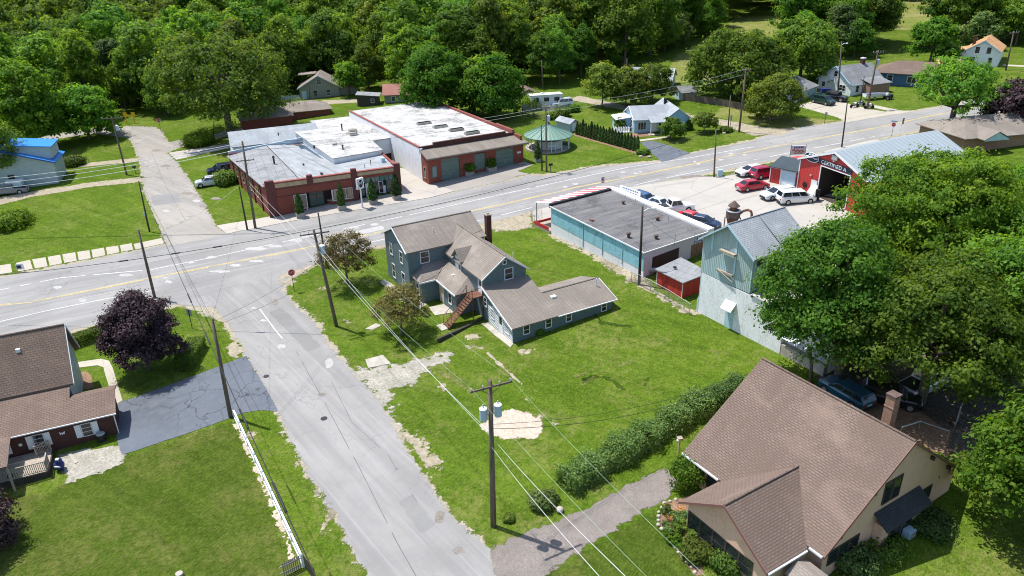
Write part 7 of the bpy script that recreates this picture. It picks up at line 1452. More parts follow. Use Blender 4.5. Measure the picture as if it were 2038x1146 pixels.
# ================================================================ vehicles
def wheel(root, x, y, r, w, side, rim='rim'):
    mb = MB(); mb.lathe([(r*.62, -w/2), (r*.93, -w/2), (r, -w*.3), (r, w*.3), (r*.93, w/2), (r*.62, w/2)], n=18)
    t = mb.build('wheel', M['rubber'], root, True); t.rotation_euler = (HP, 0, 0); t.location = (x, y, r)
    mb = MB(); s = -side     # rotated: local +z looks to -y
    zz = w/2*s
    mb.lathe([(r*.66, zz-.01), (r*.66, zz+.012*s), (r*.5, zz+.0*s), (r*.14, zz+.01*s), (r*.12, zz+.03*s), (.001, zz+.03*s)], n=14)
    mb.build('rim', M[rim], t)
def car(name, label, loc, rz, style='sedan', paintm=None, L=4.7, W=1.82, H=1.45, group=None, cat='car', hood_open=False, rim='rim', white_roof=None):
    t = thing(name, label, cat, loc, rz, group); w = W/2
    SH = {'sedan': (.72, .92, .90, .30, .08, -.24, -.40, .64), 'coupe': (.70, .88, .86, .22, .02, -.20, -.42, .60), 'suv': (.90, 1.02, 1.0, .26, .12, -.42, -.49, .74),
          'van': (.86, 1.05, 1.05, .33, .17, -.44, -.495, .78), 'pickup': (.95, 1.08, 1.02, .22, .11, -.10, -.14, .74), 'jeep': (1.0, 1.08, 1.05, .16, .12, -.46, -.48, .80), 'wagon': (.74, .93, .92, .28, .08, -.42, -.48, .66)}[style]
    zn, zb, zt, xb, xf, xr, xq, rw = SH; rr = {'suv': .35, 'van': .34, 'pickup': .38, 'jeep': .39}.get(style, .32); zl = .20 if style in ('sedan', 'coupe', 'wagon') else .26
    st = [(-.5, .86, zl+.12, zt*.88), (-.485, .95, zl, zt*.97), (-.40, 1, zl-.02, zt), (xq+.02, 1, zl-.02, zb), (xb-.02, 1, zl-.02, zb), (xb+.02, .99, zl-.02, zb-.01), (.40, .97, zl-.02, (zn+zb)/2+.02), (.47, .91, zl, zn), (.495, .80, zl+.08, zn*.88)]
    st = sorted(st); mb = MB(); rings = []
    for x, k, a, b in st:
        y = w*k; rings.append(mb.p([(x*L, -y*.93, a), (x*L, -y, a+.16), (x*L, -y, b-.16), (x*L, -y*.93, b-.03), (x*L, -y*.72, b), (x*L, y*.72, b), (x*L, y*.93, b-.03), (x*L, y, b-.16), (x*L, y, a+.16), (x*L, y*.93, a)]))
    for A, B_ in zip(rings, rings[1:]):
        for k in range(10): mb.face([A[k], A[(k+1) % 10], B_[(k+1) % 10], B_[k]])
    mb.face(rings[0]); mb.face(rings[-1][::-1])
    body = mb.build('body', paintm, t)
    wb, wr = w*.90, w*rw*1.02
    mb = MB(); zb2 = zb-.04
    lo = [(xb*L, -wb, zb2), (xb*L, wb, zb2), (xq*L, wb, zb2), (xq*L, -wb, zb2)]; up_ = [(xf*L, -wr, H-.05), (xf*L, wr, H-.05), (xr*L, wr, H-.05), (xr*L, -wr, H-.05)]
    a = mb.p(lo); b = mb.p(up_); c = mb.p([((xf-.02)*L, -wr*.86, H), ((xf-.02)*L, wr*.86, H), ((xr+.02)*L, wr*.86, H), ((xr+.02)*L, -wr*.86, H)])
    for k in range(4): mb.face([a[k], a[(k+1) % 4], b[(k+1) % 4], b[k]]); mb.face([b[k], b[(k+1) % 4], c[(k+1) % 4], c[k]])
    mb.face(c); mb.build('cabin', white_roof or paintm, t)
    def lerp(p, q, f): return Vector(p).lerp(Vector(q), f)
    def pane(nm, p0, p1, p2, p3, m0=.06, m1=.94, n0=.08, n1=.94):
        p0, p1, p2, p3 = map(Vector, (p0, p1, p2, p3)); B0 = lerp(lerp(p0, p1, m0), lerp(p3, p2, m0), n0); B1 = lerp(lerp(p0, p1, m1), lerp(p3, p2, m1), n0); T1 = lerp(lerp(p0, p1, m1), lerp(p3, p2, m1), n1); T0 = lerp(lerp(p0, p1, m0), lerp(p3, p2, m0), n1)
        nn = (B1-B0).cross(T0-B0).normalized(); mid = (p0+p2)/2; nn = nn if nn.dot(mid-Vector(((xb+xq)/2*L, 0, zb))) > 0 else -nn
        g = MB(); g.poly([v+nn*.014 for v in (B0, B1, T1, T0)]); g.build(nm, M['carglass'], t)
    pane('windshield', lo[0], lo[1], up_[1], up_[0]); pane('rear_window', lo[2], lo[3], up_[3], up_[2], .08, .92, .2, .92)
    cuts = {'van': (.05, .34, .64, .96), 'suv': (.06, .36, .66, .95), 'jeep': (.06, .4, .7, .95), 'pickup': (.08, .52, .95), 'coupe': (.10, .62, .9)}.get(style, (.10, .48, .86))
    for sd, (p0, p1, p2, p3) in ((1, (lo[1], lo[2], up_[2], up_[1])), (-1, (lo[0], lo[3], up_[3], up_[0]))):
        for c0, c1 in zip(cuts, cuts[1:]): pane('side_window', p0, p1, p2, p3, c0+.012, c1-.012, .16, .92)
    fx, bx = .315 if style != 'van' else .31, -.29 if style not in ('van', 'pickup') else -.30
    for x in (fx, bx):
        for sd in (1, -1):
            g = MB(); y = (w+.006)*sd; g.poly([(x*L+rr*1.18*math.cos(q), y, rr+rr*1.18*math.sin(q)) for q in [2*math.pi*k/18 for k in range(18)]][::(-1 if sd > 0 else 1)]); g.build('wheel_arch', M['plastic_blk'], t)
            wheel(t, x*L, (w-.09)*sd, rr, .22, sd, rim)
    for sd in (1, -1):
        g = MB(); g.box(.455*L, .488*L, sd*w*.62-.2, sd*w*.62+.16, zn-.2, zn-.05); g.build('headlight', M['lampglass'], t)
        g = MB(); g.box(-.503*L, -.478*L, sd*w*.72-.15, sd*w*.72+.15, zt*.88-.26, zt*.88-.06); g.build('taillight', M['taillamp'], t)
        g = MB(); g.box(xb*L-.35, xb*L-.2, sd*(w+.08)-.09, sd*(w+.08)+.09, zb+.0, zb+.15); g.build('mirror', paintm, t)
    g = MB(); g.box(.485*L, .505*L, -w*.62, w*.62, zl+.02, zl+.3); g.build('grille', M['plastic_blk'], t)
    g = MB(); g.box(-.508*L, -.49*L, -w*.8, w*.8, zl+.06, zl+.24); g.build('bumper', M['plastic_blk'] if style in ('suv', 'jeep', 'van') else M['steel'], t)
    g = MB(); g.box(-.505*L, -.497*L, -.26, .26, zl+.33, zl+.46); g.build('number_plate', M['white'], t)
    if style == 'pickup':
        g = MB(); g.poly([(-.475*L, -w*.78, zt+.012), (xq*L-.12, -w*.78, zb+.012), (xq*L-.12, w*.78, zb+.012), (-.475*L, w*.78, zt+.012)]); g.build('bed', M['plastic_blk'], t)
    if style in ('suv', 'jeep'):
        g = MB()
        for sd in (1, -1): g.tube((xf*L-.2, sd*wr*.8, H+.05), (xr*L+.2, sd*wr*.8, H+.05), .025, n=5)
        g.build('roof_rail', M['plastic_blk'], t)
    if hood_open:
        g = MB(); pts_ = [(xb*L+.15, -w*.82, zb+.02), (xb*L+.15, w*.82, zb+.02), (xb*L+.65, w*.72, zb+1.0), (xb*L+.95, w*.3, zb+1.22), (xb*L+.95, -w*.3, zb+1.22), (xb*L+.65, -w*.72, zb+1.0)]
        i = g.p(pts_+[(x+.05, y, z-.03) for x, y, z in pts_]); g.face(i[:6]); g.face(i[6:][::-1]); [g.face([i[k], i[(k+1) % 6], i[6+(k+1) % 6], i[6+k]]) for k in range(6)]; g.build('hood', paintm, t)
        g = MB(); g.poly([(xb*L+.12, -w*.75, zb+.03), (.44*L, -w*.68, zn+.06), (.44*L, w*.68, zn+.06), (xb*L+.12, w*.75, zb+.03)]); g.build('engine_bay', M['plastic_blk'], t)
    return t
def cardir(rear, front): return fdir(G(*rear), G(*front))
CP = dict(white=(.78, .79, .80), red=(.42, .012, .03), magenta=(.40, .008, .05), silver=(.55, .57, .60), palesilver=(.62, .68, .74), navy=(.012, .02, .06), blue=(.03, .10, .22), green=(.012, .045, .035), black=(.012, .012, .014), grey=(.20, .21, .22), beige=(.42, .40, .34), brightred=(.60, .02, .02), teal=(.015, .075, .13))
def P_(n): return carpaint(n, CP[n])
def mid(px): return G(*px)
car('parked_suv', 'silver crossover nosed out across the grass beside the brick shop', mid((418, 368.5)), cardir((437, 366), (402, 372)), 'suv', P_('silver'), 4.5, 1.8, 1.55, cat='car')
car('parked_pickup', 'dark blue vehicle parked behind the silver crossover', mid((440, 344)), cardir((440, 342), (420, 346)), 'suv', P_('navy'), 4.5, 1.8, 1.6, cat='car')
car('parked_pickup', 'grey green pickup on the dirt drive at the left edge, with a white cargo rack', mid((22, 385)), cardir((52, 379), (0, 386)), 'pickup', P_('grey'), 5.6, 1.95, 1.8, cat='pickup truck')
car('classic_car', 'long white classic car with a flat hood by the grass verge', mid((1496, 346)), cardir((1520, 340), (1470, 351)), 'sedan', P_('white'), 5.3, 1.95, 1.38)
car('parked_suv', 'magenta red small suv beside the tool shed', mid((1520, 352)), cardir((1510, 354), (1535, 349)), 'suv', P_('magenta'), 4.3, 1.85, 1.68)
car('parked_sedan', 'dark red sedan on the gravel in front of the tool shed', mid((1497, 376)), cardir((1478, 380), (1521, 372)), 'sedan', P_('red'), 4.9, 1.82, 1.42)
car('parked_wagon', 'pale silver long sedan half hidden behind the white minivan', mid((1548, 392)), cardir((1590, 384), (1528, 397)), 'wagon', P_('palesilver'), 5.3, 1.9, 1.45)
car('minivan', 'white minivan with its hood raised in front of the garage', mid((1583, 402)), cardir((1571, 408.9), (1614, 404.4)), 'van', P_('white'), 5.2, 2.0, 1.78, hood_open=True, cat='minivan')
car('parked_car', 'dark blue hatchback behind the front parapet of the blue building', mid((1282, 404)), cardir((1272, 400), (1296, 408)), 'suv', P_('blue'), 4.3, 1.8, 1.5)
car('parked_car', 'pale blue car between the dark blue hatchback and the white pickup', mid((1312, 413)), cardir((1290, 407), (1318, 417)), 'sedan', P_('palesilver'), 4.4, 1.75, 1.40)
car('parked_pickup', 'white crew cab pickup parked along the blue building', mid((1340, 421)), cardir((1322, 424), (1366, 417)), 'pickup', P_('white'), 5.6, 1.95, 1.85, cat='pickup truck')
car('parked_car', 'bright red car between the white pickup and the navy car', mid((1376, 442)), cardir((1352, 436), (1388, 446)), 'sedan', P_('brightred'), 4.5, 1.8, 1.42)
car('parked_car', 'navy car at the end of the row nearest the teal barn', mid((1398, 450)), cardir((1372, 444), (1414, 452)), 'sedan', P_('navy'), 4.6, 1.8, 1.48)
car('parked_car', 'red car hidden behind the tool shed below the roadside sign', mid((1592, 331)), cardir((1570, 334), (1612, 327)), 'sedan', P_('brightred'), 4.6, 1.8, 1.5)
car('parked_van', 'dark green minivan in front of the white garage', mid((1637, 206)), cardir((1618, 200), (1652, 208)), 'van', P_('green'), 4.9, 1.9, 1.65, cat='minivan')
car('parked_jeep', 'black boxy off roader parked against the white house', mid((1664, 200)), cardir((1652, 198), (1678, 202)), 'jeep', P_('black'), 4.2, 1.8, 1.75)
car('parked_suv', 'teal blue car with a dark rear window in the shade behind the tan house', mid((1682, 792)), cardir((1705, 806), (1660, 778)), 'suv', P_('teal'), 4.7, 1.85, 1.5)
car('parked_pickup', 'black vehicle in deep shade left of the brick chimney', mid((1770, 800)), cardir((1740, 790), (1790, 800)), 'suv', P_('black'), 4.8, 1.85, 1.6)
car('parked_pickup', 'silver grey pickup in deep shade behind the leaning maple trunk', mid((1838, 772)), cardir((1806, 792), (1872, 757)), 'pickup', P_('silver'), 5.6, 1.95, 1.85, cat='pickup truck')
car('parked_van', 'white van beside the camper behind the board fence', mid((1118, 212)), cardir((1135, 208), (1098, 213)), 'suv', P_('white'), 4.9, 1.9, 1.8, cat='van')
for i, (x, y, c) in enumerate([(1700, 560, 'white'), (1790, 520, 'white'), (1840, 500, 'silver'), (1770, 640, 'brightred')]):
    car('parked_car', ['white car glimpsed under the maples behind the barn', 'second white car under the sunlit maple', 'silver car under the tall maple', 'bright red car glimpsed through the maple boughs'][i], mid((x, y)), .5+i*.4, 'sedan', P_(c), 4.6, 1.8, 1.45)
# rack on the pickup, camper, boat on trailer, motorcycles, small things
p = G(26, 383); t = thing('cargo_box', 'white cargo boxes standing on the grey green pickup', 'cargo box', p+Vector((0, 0, 1.5)), cardir((52, 379), (0, 386))); mb = MB(); mb.box(-1.9, .5, -.7, .7, .3, .62); mb.build('lid', M['white'], t); mb = MB(); mb.box(-1.85, .45, -.68, .68, -.3, .295); mb.build('box', M['ac'], t)
p = G(1085, 214); t = thing('camper', 'white camper trailer with dark windows behind the tan cabin', 'camper', p, .22)
mb = MB(); mb.prism([(-3.4, -1.1), (3.4, -1.1), (3.4, 1.1), (-3.4, 1.1)], .5, 2.75); mb.build('body', M['white'], t); mb = MB(); mb.slab([(-3.5, -1.15, 2.86), (3.5, -1.15, 2.86), (3.5, 1.15, 2.86), (-3.5, 1.15, 2.86)], .1); mb.box(-1, -.4, -.3, .3, 2.87, 3.1); mb.build('roof', M['trim_white'], t)
for x in (-2.2, 0, 2.2): window(t, (x, -1.1, 1.9), -HP, .9, .6, 'trim_dark')
wheel(t, -.5, -1.0, .35, .2, -1); wheel(t, .5, -1.0, .35, .2, -1)
p = G(1742, 197); t = thing('boat', 'white open boat on a trailer on the lawn of the white house', 'boat', p, .1); mb = MB()
R_ = []
for x, w_, z0 in ((-2.4, .8, .5), (-1, .85, .45), (.8, .75, .48), (1.9, .4, .6), (2.6, .03, .9)): R_.append(mb.p([(x, -w_, 1.1), (x, -w_*.7, z0), (x, w_*.7, z0), (x, w_, 1.1)]))
for A, B_ in zip(R_, R_[1:]):
    for k in range(3): mb.face([A[k], A[k+1], B_[k+1], B_[k]])
mb.face(R_[0]); mb.build('hull', M['white'], t); mb = MB(); mb.poly([(-2.3, -.7, .95), (.8, -.65, .95), (1.9, -.3, .98), (1.9, .3, .98), (.8, .65, .95), (-2.3, .7, .95)]); mb.build('deck', M['tarp'], t); wheel(t, -.6, -.8, .28, .16, -1)
def motorcycle(label, px, rz, colour):
    t = thing('motorcycle', label, 'motorcycle', G(*px), rz); wheel(t, .72, 0, .32, .12, 1); wheel(t, -.72, 0, .32, .14, 1)
    mb = MB(); mb.path([(-.72, 0, .35), (-.2, 0, .45), (.3, 0, .6), (.55, 0, .85)], .06, 6); mb.tube((.72, 0, .32), (.5, 0, 1.0), .04); mb.build('frame', M['black'], t)
    mb = MB(); mb.ball((.2, 0, .82), .24, 8, 5, .7); mb.build('tank', P_(colour), t); mb = MB(); mb.box(-.75, -.05, -.15, .15, .68, .8); mb.build('seat', M['plastic_blk'], t); mb = MB(); mb.tube((.5, -.4, 1.05), (.5, .4, 1.05), .025); mb.build('handlebar', M['steel'], t)
    mb = MB(); mb.box(-.2, .25, -.2, .2, .25, .6); mb.build('engine', M['steel'], t)
motorcycle('silver motorcycle on the grass beside the thin dark pole', (1700, 214), .3, 'silver'); motorcycle('blue and white motorcycle parked just right of the thin dark pole', (1712, 211), .2, 'blue'); motorcycle('white trike at the foot of the tall pole with the transformer', (1729, 216), .1, 'white')
p = G(1767, 198); t = thing('lawn_tractor', 'small dark lawn tractor with a pale seat on the lawn', 'lawn tractor', p, .2); mb = MB(); mb.box(-.3, .8, -.4, .4, .35, .8); mb.box(.3, .8, -.3, .3, .8, 1.0); mb.build('body', M['plastic_blk'], t); mb = MB(); mb.box(-.5, -.1, -.25, .25, .85, 1.3); mb.build('seat', M['white'], t)
for x, s_ in ((-.5, .33), (.6, .24)): wheel(t, x, -.45, s_, .2, -1); wheel(t, x, .45, s_, .2, 1)
p = G(1641, 193); mb = MB(); mb.box(-.9, .9, -.5, .5, .9, 1.7); mb.box(-1.2, -.9, -.4, .4, .2, 1.0); tag(mb.build('tarp_covered_load', M['tarp'], None, False, p), 'dark blue tarpaulin covered load by the door of the white house', 'tarp')
# ================================================================ signs, mailboxes, flags
def octagon(r): return [(r*math.cos(math.pi/8+k*math.pi/4), r*math.sin(math.pi/8+k*math.pi/4)) for k in range(8)]
def stop_sign(label, px, rz, hgt=2.85, r=.42, back=False, street=False):
    t = thing('stop_sign', label, 'stop sign', G(*px), rz); mb = MB(); mb.box(-.03, .03, .02, .07, -.3, hgt); mb.build('post', M['trim_dark'], t)
    c = hgt-r; mb = MB(); i = mb.p([(x, -.02, c+z) for x, z in octagon(r)]+[(x, .01, c+z) for x, z in octagon(r)]); mb.face(i[:8]); mb.face(i[8:][::-1]); [mb.face([i[(k+1) % 8], i[k], i[8+k], i[8+(k+1) % 8]]) for k in range(8)]; pl = mb.build('plate', M['sign_red'], t)
    mb = MB(); o8, i8 = octagon(r*.99), octagon(r*.91)
    for k in range(8): a, b_, c_, d_ = o8[k], o8[(k+1) % 8], i8[(k+1) % 8], i8[k]; mb.poly([(a[0], -.024, c+a[1]), (b_[0], -.024, c+b_[1]), (c_[0], -.024, c+c_[1]), (d_[0], -.024, c+d_[1])])
    mb.build('border', M['white'], pl); text('STOP', r*.78, (0, -.026, c), (HP, 0, 0), M['white'], pl, .002, 'CENTER')
    if street: mb = MB(); mb.box(-.45, .45, .02, .04, hgt+.05, hgt+.3); mb.build('street_name_plate', M['can'], t)
    return t
stop_sign('red stop sign at the near corner by the crab apple lawn', (586, 580), .45)
stop_sign('red stop sign far off at the corner of the far street', (321, 264), .3, 3.0, .45)
stop_sign('red stop sign with a plate on top on the verge beyond the garage', (1774, 272), -.5, 2.4, .36, street=True)
def plate_sign(label, px, rz, w, hgt, z, mat, cat='sign', name='road_sign'):
    t = thing(name, label, cat, G(*px), rz); mb = MB(); mb.box(-.035, .035, .0, .05, -.3, z+hgt*.5); mb.build('post', M['trim_dark'], t); mb = MB(); mb.box(-w/2, w/2, -.03, -.001, z-hgt/2, z+hgt/2); mb.build('plate', M[mat], t); return t
plate_sign('grey back of a square road sign on the corner lawn by the purple maple', (383, 653), 2.7, .75, .8, 1.9, 'sign_back')
plate_sign('grey back of a small road sign beside the far street corner', (295, 455), -.4, .6, .55, 2.2, 'ac')
plate_sign('small white sign on a post by the gravel drive of the juniper', (1641, 246), .2, .5, .7, 1.7, 'grey_paint')
plate_sign('thin sign post beside the pole at the gravel drive', (1453, 256), .3, .35, .9, 2.0, 'sign_back')
t = thing('barrier_sign', 'yellow two legged barrier sign in front of the dark wood', 'sign', G(261, 246), .1); mb = MB(); mb.box(-.95, -.75, -.03, .03, -.2, 2.3); mb.box(.75, .95, -.03, .03, -.2, 2.3); mb.build('leg', M['sign_yellow'], t); mb = MB(); mb.box(-1.2, 1.2, -.06, -.031, 1.5, 1.95); mb.build('bar', M['sign_yellow'], t)
for sx in (-.85, .85): mb = MB(); mb.box(sx-.4, sx+.4, -.05, -.02, 1.96, 2.5); mb.build('plate', M['sign_yellow'], t)
def mailbox(label, px, rz=.3):
    t = thing('mailbox', label, 'mailbox', G(*px), rz); mb = MB(); mb.box(-.05, .05, -.05, .05, -.2, 1.05); mb.build('post', M['pole'], t); mb = MB(); mb.prism([(-.3, -.15), (.3, -.15), (.3, .15), (-.3, .15)], 1.05, 1.25); mb.tube((-.3, 0, 1.25), (.3, 0, 1.25), .15, n=12); mb.build('box', M['black'], t)
mailbox('black mailbox on a post beside the far street', (270, 345)); mailbox('black mailbox on a post beside the pole by the gazebo lawn', (1096, 342)); mailbox('dark mailbox by the walk to the taupe house', (624, 207))
t = thing('yard_sign', 'small white and blue yard sign by the slab sidewalk', 'yard sign', G(43, 541), .2); mb = MB(); mb.box(-.45, .45, -.02, .02, .35, 1.15); mb.build('board', M['white'], t); mb = MB(); mb.box(-.4, .15, -.035, -.021, .5, .95); mb.build('panel', M['navy'], t); mb = MB(); mb.box(-.4, -.37, -.02, .02, -.2, .36); mb.box(.37, .4, -.02, .02, -.2, .36); mb.build('leg', M['steel'], t)
def flag(label, px, hgt, rz, w=.9, h=.6, z=None, lean=.0):
    t = thing('flag', label, 'flag', G(*px), rz); mb = MB(); mb.tube((0, 0, -.2), (lean, 0, hgt), .025, .02, 6); mb.build('pole', M['white'], t); z = z or hgt-.1
    for nm, m_, a, b_ in (('field', 'sign_red', 0, w), ('canton', 'navy', 0, w*.42)):
        mb = MB(); n_ = 10; zz0, zz1 = (z-h, z) if nm == 'field' else (z-h*.5, z+.002); o_ = 0 if nm == 'field' else -.012
        A_ = mb.p([(lean+.02+(b_)*k/n_, o_+.06*math.sin(k*1.1), zz0) for k in range(n_+1)]); B_ = mb.p([(lean+.02+(b_)*k/n_, o_+.06*math.sin(k*1.1), zz1) for k in range(n_+1)])
        for k in range(n_): mb.face([A_[k], A_[k+1], B_[k+1], B_[k]])
        c = mb.build(nm, M[m_], t)
        if nm == 'field':
            mb = MB()
            for j in range(3):
                za = z-h+h*(2*j+1)/7; A_ = mb.p([(lean+.02+b_*k/n_, -.006+.06*math.sin(k*1.1), za) for k in range(n_+1)]); B_ = mb.p([(lean+.02+b_*k/n_, -.006+.06*math.sin(k*1.1), za+h/7) for k in range(n_+1)])
                for k in range(n_): mb.face([A_[k], A_[k+1], B_[k+1], B_[k]])
            mb.build('stripes', M['white'], c)
flag('small striped flag on a leaning staff on the verge beside the far stop sign', (1790, 270), 3.0, .6, .5, 1.0); flag('striped flag hanging by the tall pole in front of the white house', (1724, 208), 3.0, 1.2, .5, 1.1)
flag('blue and white flag at the street corner of the blue building', (1196, 386), 2.6, .3, .45, .8)
# lamp on its own post by the long hedge, wooden pedestal with red flowers
t = thing('bird_feeder', 'wooden post with a white and red feeder at the end of the hedge', 'bird feeder', G(1350, 905), .2); mb = MB(); mb.box(-.06, .06, -.06, .06, -.2, 1.6); mb.build('post', M['buff'], t); mb = MB(); mb.box(-.2, .2, -.2, .2, 1.6, 1.66); mb.build('tray', M['deck'], t); mb = MB(); mb.ball((.15, 0, 1.5), .12, 7, 5); mb.build('red_bauble', M['sign_red'], t); mb = MB(); mb.ball((-.16, -.05, 1.45), .13, 7, 5); mb.build('white_bauble', M['white'], t)
for i, (x, y) in enumerate([(1450, 262), (1441, 266), (1275, 312), (1292, 313)]):
    mb = MB(); p = G(x, y); mb.ball((p.x, p.y, p.z+.1), .35, 8, 5, .5); tag(mb.build('border_stone', M['limestone']), 'pale stones edging a small planting bed', 'stone', 'pale border stones')
mb = MB(); p = G(1432, 350); mb.box(-.35, .35, -.35, .35, -.1, 1.0); tag(mb.build('utility_box', M['ac'], None, False, p), 'pale blue utility box at the foot of the pole on the lot corner', 'utility box')
mb = MB(); p = G(1626, 398); mb.lathe([(.28, -.1), (.3, .9), (.3, 1.5)], n=10); tag(mb.build('oil_drums', M['plastic_blk'], None, False, p), 'two stacked black drums by the garage door jamb', 'drum')
t = thing('propane_tank', 'small white tank on legs by the lot behind the blue shop', 'tank', G(1300, 545), .2); mb = MB(); mb.tube((-.5, 0, .5), (.5, 0, .5), .28, n=12); mb.build('tank', M['steel'], t); mb = MB(); mb.box(-.4, -.3, -.2, .2, -.1, .3); mb.box(.3, .4, -.2, .2, -.1, .3); mb.build('leg', M['steel'], t)
# things in the shaded garden behind the tan house
t = thing('garden_trellis', 'pale pipe frame lying over the shaded garden behind the tan house', 'trellis', G(1800, 850), .0); mb = MB(); a, b_, c = G(1795, 850, .8)-G(1800, 850), G(1832, 838, .8)-G(1800, 850), G(1890, 858, .8)-G(1800, 850); mb.tube(a, b_, .06); mb.tube(b_, c, .04)
for q in (a, b_, c): mb.tube(q-Vector((0, 0, 1.0)), q, .04, n=6)
mb.build('pipes', M['steel'], t)
t = thing('wood_gate', 'grey board gate leaning in the shade behind the tan house', 'gate', G(1900, 850), .9); mb = MB()
for k in range(8): mb.box(k*.2, k*.2+.17, -.02, .02, 0, 1.7)
mb.build('boards', M['grey_paint'], t)
# ================================================================ poles and wires
PT = {}
def pole(key, label, base, top, r=.15, arm=None, cans=0, mat='pole', lamp=False, arm_z=.35, group=None, cat='utility pole'):
    b = G(*base); tp = above(base, top); t = thing('utility_pole', label, cat, b, 0, group); ax = tp-b; mb = MB(); mb.path([(0, 0, -.8), ax*.5, ax], [r*1.15, r*.98, r*.72], 10); mb.build('shaft', M[mat], t, True)
    PT[key] = dict(b=b, t=tp, ax=ax, at=lambda f, b=b, ax=ax: b+ax*f)
    if arm:
        L_, ang_ = arm; c = ax*(1-arm_z/ax.length); d = Vector((math.cos(ang_), math.sin(ang_), 0)); off = Vector((-d.y, d.x, 0))*(-(r*.8+.06))
        mb = MB(); mb.obox(c+off, ang_, L_/2, .055, .06); a_ = mb.build('crossarm', M['pole'], t)
        mb = MB()
        for s in (-1, 1): mb.tube(c+off+d*(s*L_*.27), c-Vector((0, 0, .75)), .02, n=5)
        mb.build('brace', M['pole_dk'], a_)
        PT[key]['ends'] = []
        for s in (-.47, -.2, .2, .47) if L_ > 2 else (-.45, .45):
            q = c+off+d*(s*L_)+Vector((0, 0, .06)); mb = MB(); mb.lathe([(.02, 0), (.02, .08), (.05, .1), (.06, .16), (.03, .22)], q, 8); mb.build('insulator', M['porcelain'], a_); PT[key]['ends'].append(b+q+Vector((0, 0, .2)))
    for k in range(cans):
        ang_ = arm[1] if arm else .4; s = -1 if k == 0 else 1; z = ax.length*.80-k*.0; c = ax*(z/ax.length)+Vector((math.cos(ang_)*s*.52, math.sin(ang_)*s*.52, 0))
        if cans == 1: c = ax*(z/ax.length)+Vector((math.cos(ang_)*.42, math.sin(ang_)*.42, 0))
        mb = MB(); mb.lathe([(.20, -.45), (.25, -.43), (.25, .40)], c, 16); cn = mb.build('transformer', M['can'], t); mb = MB(); mb.lathe([(.265, .401), (.265, .43), (.16, .5), (.01, .52)], c, 16); mb.build('lid', M['can_top'], cn); mb = MB(); mb.lathe([(.04, .5), (.05, .6), (.03, .75)], c, 8); mb.build('bushing', M['porcelain'], cn); mb = MB(); mb.tube(c*.98, ax*(z/ax.length), .05, n=6); mb.build('bracket', M['steel'], cn)
    if lamp:
        c = ax*.93; e = c+Vector((1.3, .6, .25)); mb = MB(); mb.path([c, c.lerp(e, .5)+Vector((0, 0, .18)), e], .05, 6); a_ = mb.build('lamp_arm', M['can_top'], t); mb = MB(); mb.ball(e, .24, 8, 5, .5); mb.build('lamp_head', M['can_top'], a_)
    return t
pole('A', 'near crossarm pole with two grey blue transformers by the gravel drive', (982, 1047), (975, 757), .19, (2.9, .42), 2)
pole('B', 'plain dark pole at the top of the white fence by the blacktop drive', (459, 830), (422, 634), .17)
pole('C', 'plain pole standing behind the purple maple', (308, 592), (275, 457), .16)
pole('D', 'leaning crossarm pole with one transformer behind the crab apple', (671, 649), (624, 457), .17, (2.9, .35), 1)
pole('D2', 'dark pole set just behind the leaning crossarm pole', (650, 528), (633, 423), .12, mat='pole_dk')
pole('E', 'crossarm pole on the far lawn beside the far street', (252.5, 348), (221.5, 231), .15, (3.4, .1), 1)
pole('F', 'thin dark pole beside the far street next to a small sign back', (297.5, 461), (276, 360), .11, mat='pole_dk')
pole('Gp', 'tall pole with a low crossarm at the corner of the brick shop', (508, 454), (482, 281), .17, (2.4, .3), 0, arm_z=2.6)
pole('H', 'short dark pole beside the tall one at the corner of the brick shop', (492.5, 457.5), (475.5, 370), .12, mat='pole_dk')
pole('I', 'grey pole with a small transformer in front of the gazebo', (1088, 341.5), (1086, 209), .14, (1.2, .2), 1)
pole('I2', 'thin black pole just left of the grey one in front of the gazebo', (1079, 340), (1077, 249), .11, mat='pole_dk')
pole('J', 'thin bare pole at the corner of the concrete lot', (1421.5, 352), (1425, 256), .12)
pole('K', 'tall pole with a short crossarm by the gravel drive', (1471, 262.6), (1485, 135), .16, (1.8, .25))
pole('K2', 'shorter thin pole beside the tall one at the gravel drive', (1449, 258), (1454, 190), .11)
pole('L', 'dark leaning pole at the roadside behind the red garage', (1675.5, 293), (1687, 198), .11, mat='pole_dk')
pole('M', 'tall leaning pole with a transformer in front of the white house', (1726, 217), (1748, 100), .17, (2.2, .2), 1)
pole('M2', 'thin dark pole beside the parked motorcycles', (1712, 207), (1720, 152), .10, mat='pole_dk')
pole('N', 'dark pole with a curved street lamp behind the blue building', (1272, 566), (1279, 411), .15, mat='pole_dk', lamp=True)
pole('O', 'far crossarm pole beside the orange roofed house', (2002, 140), (2018, 62), .16, (2.6, .3))
pole('P', 'short pole at the corner of the corrugated lean-to', (1616, 762), (1613, 690), .14)
pole('Q', 'far thin pole in front of the wood, left of the camper', (1081, 180), (1078, 119), .12)
pole('R', 'far pole behind the three olive trees', (1247, 165), (1248, 116), .12)
pole('S', 'pole with a lamp at the edge of the wood behind the white house', (1668, 190), (1675, 82), .14, lamp=True)
pole('T', 'short thin pole beside the aqua door house', (617, 212), (616, 166), .09, mat='pole_dk')
pole('U', 'short dark pole on the corner beside the far driveway', (424, 280), (426, 240), .10, mat='pole_dk')
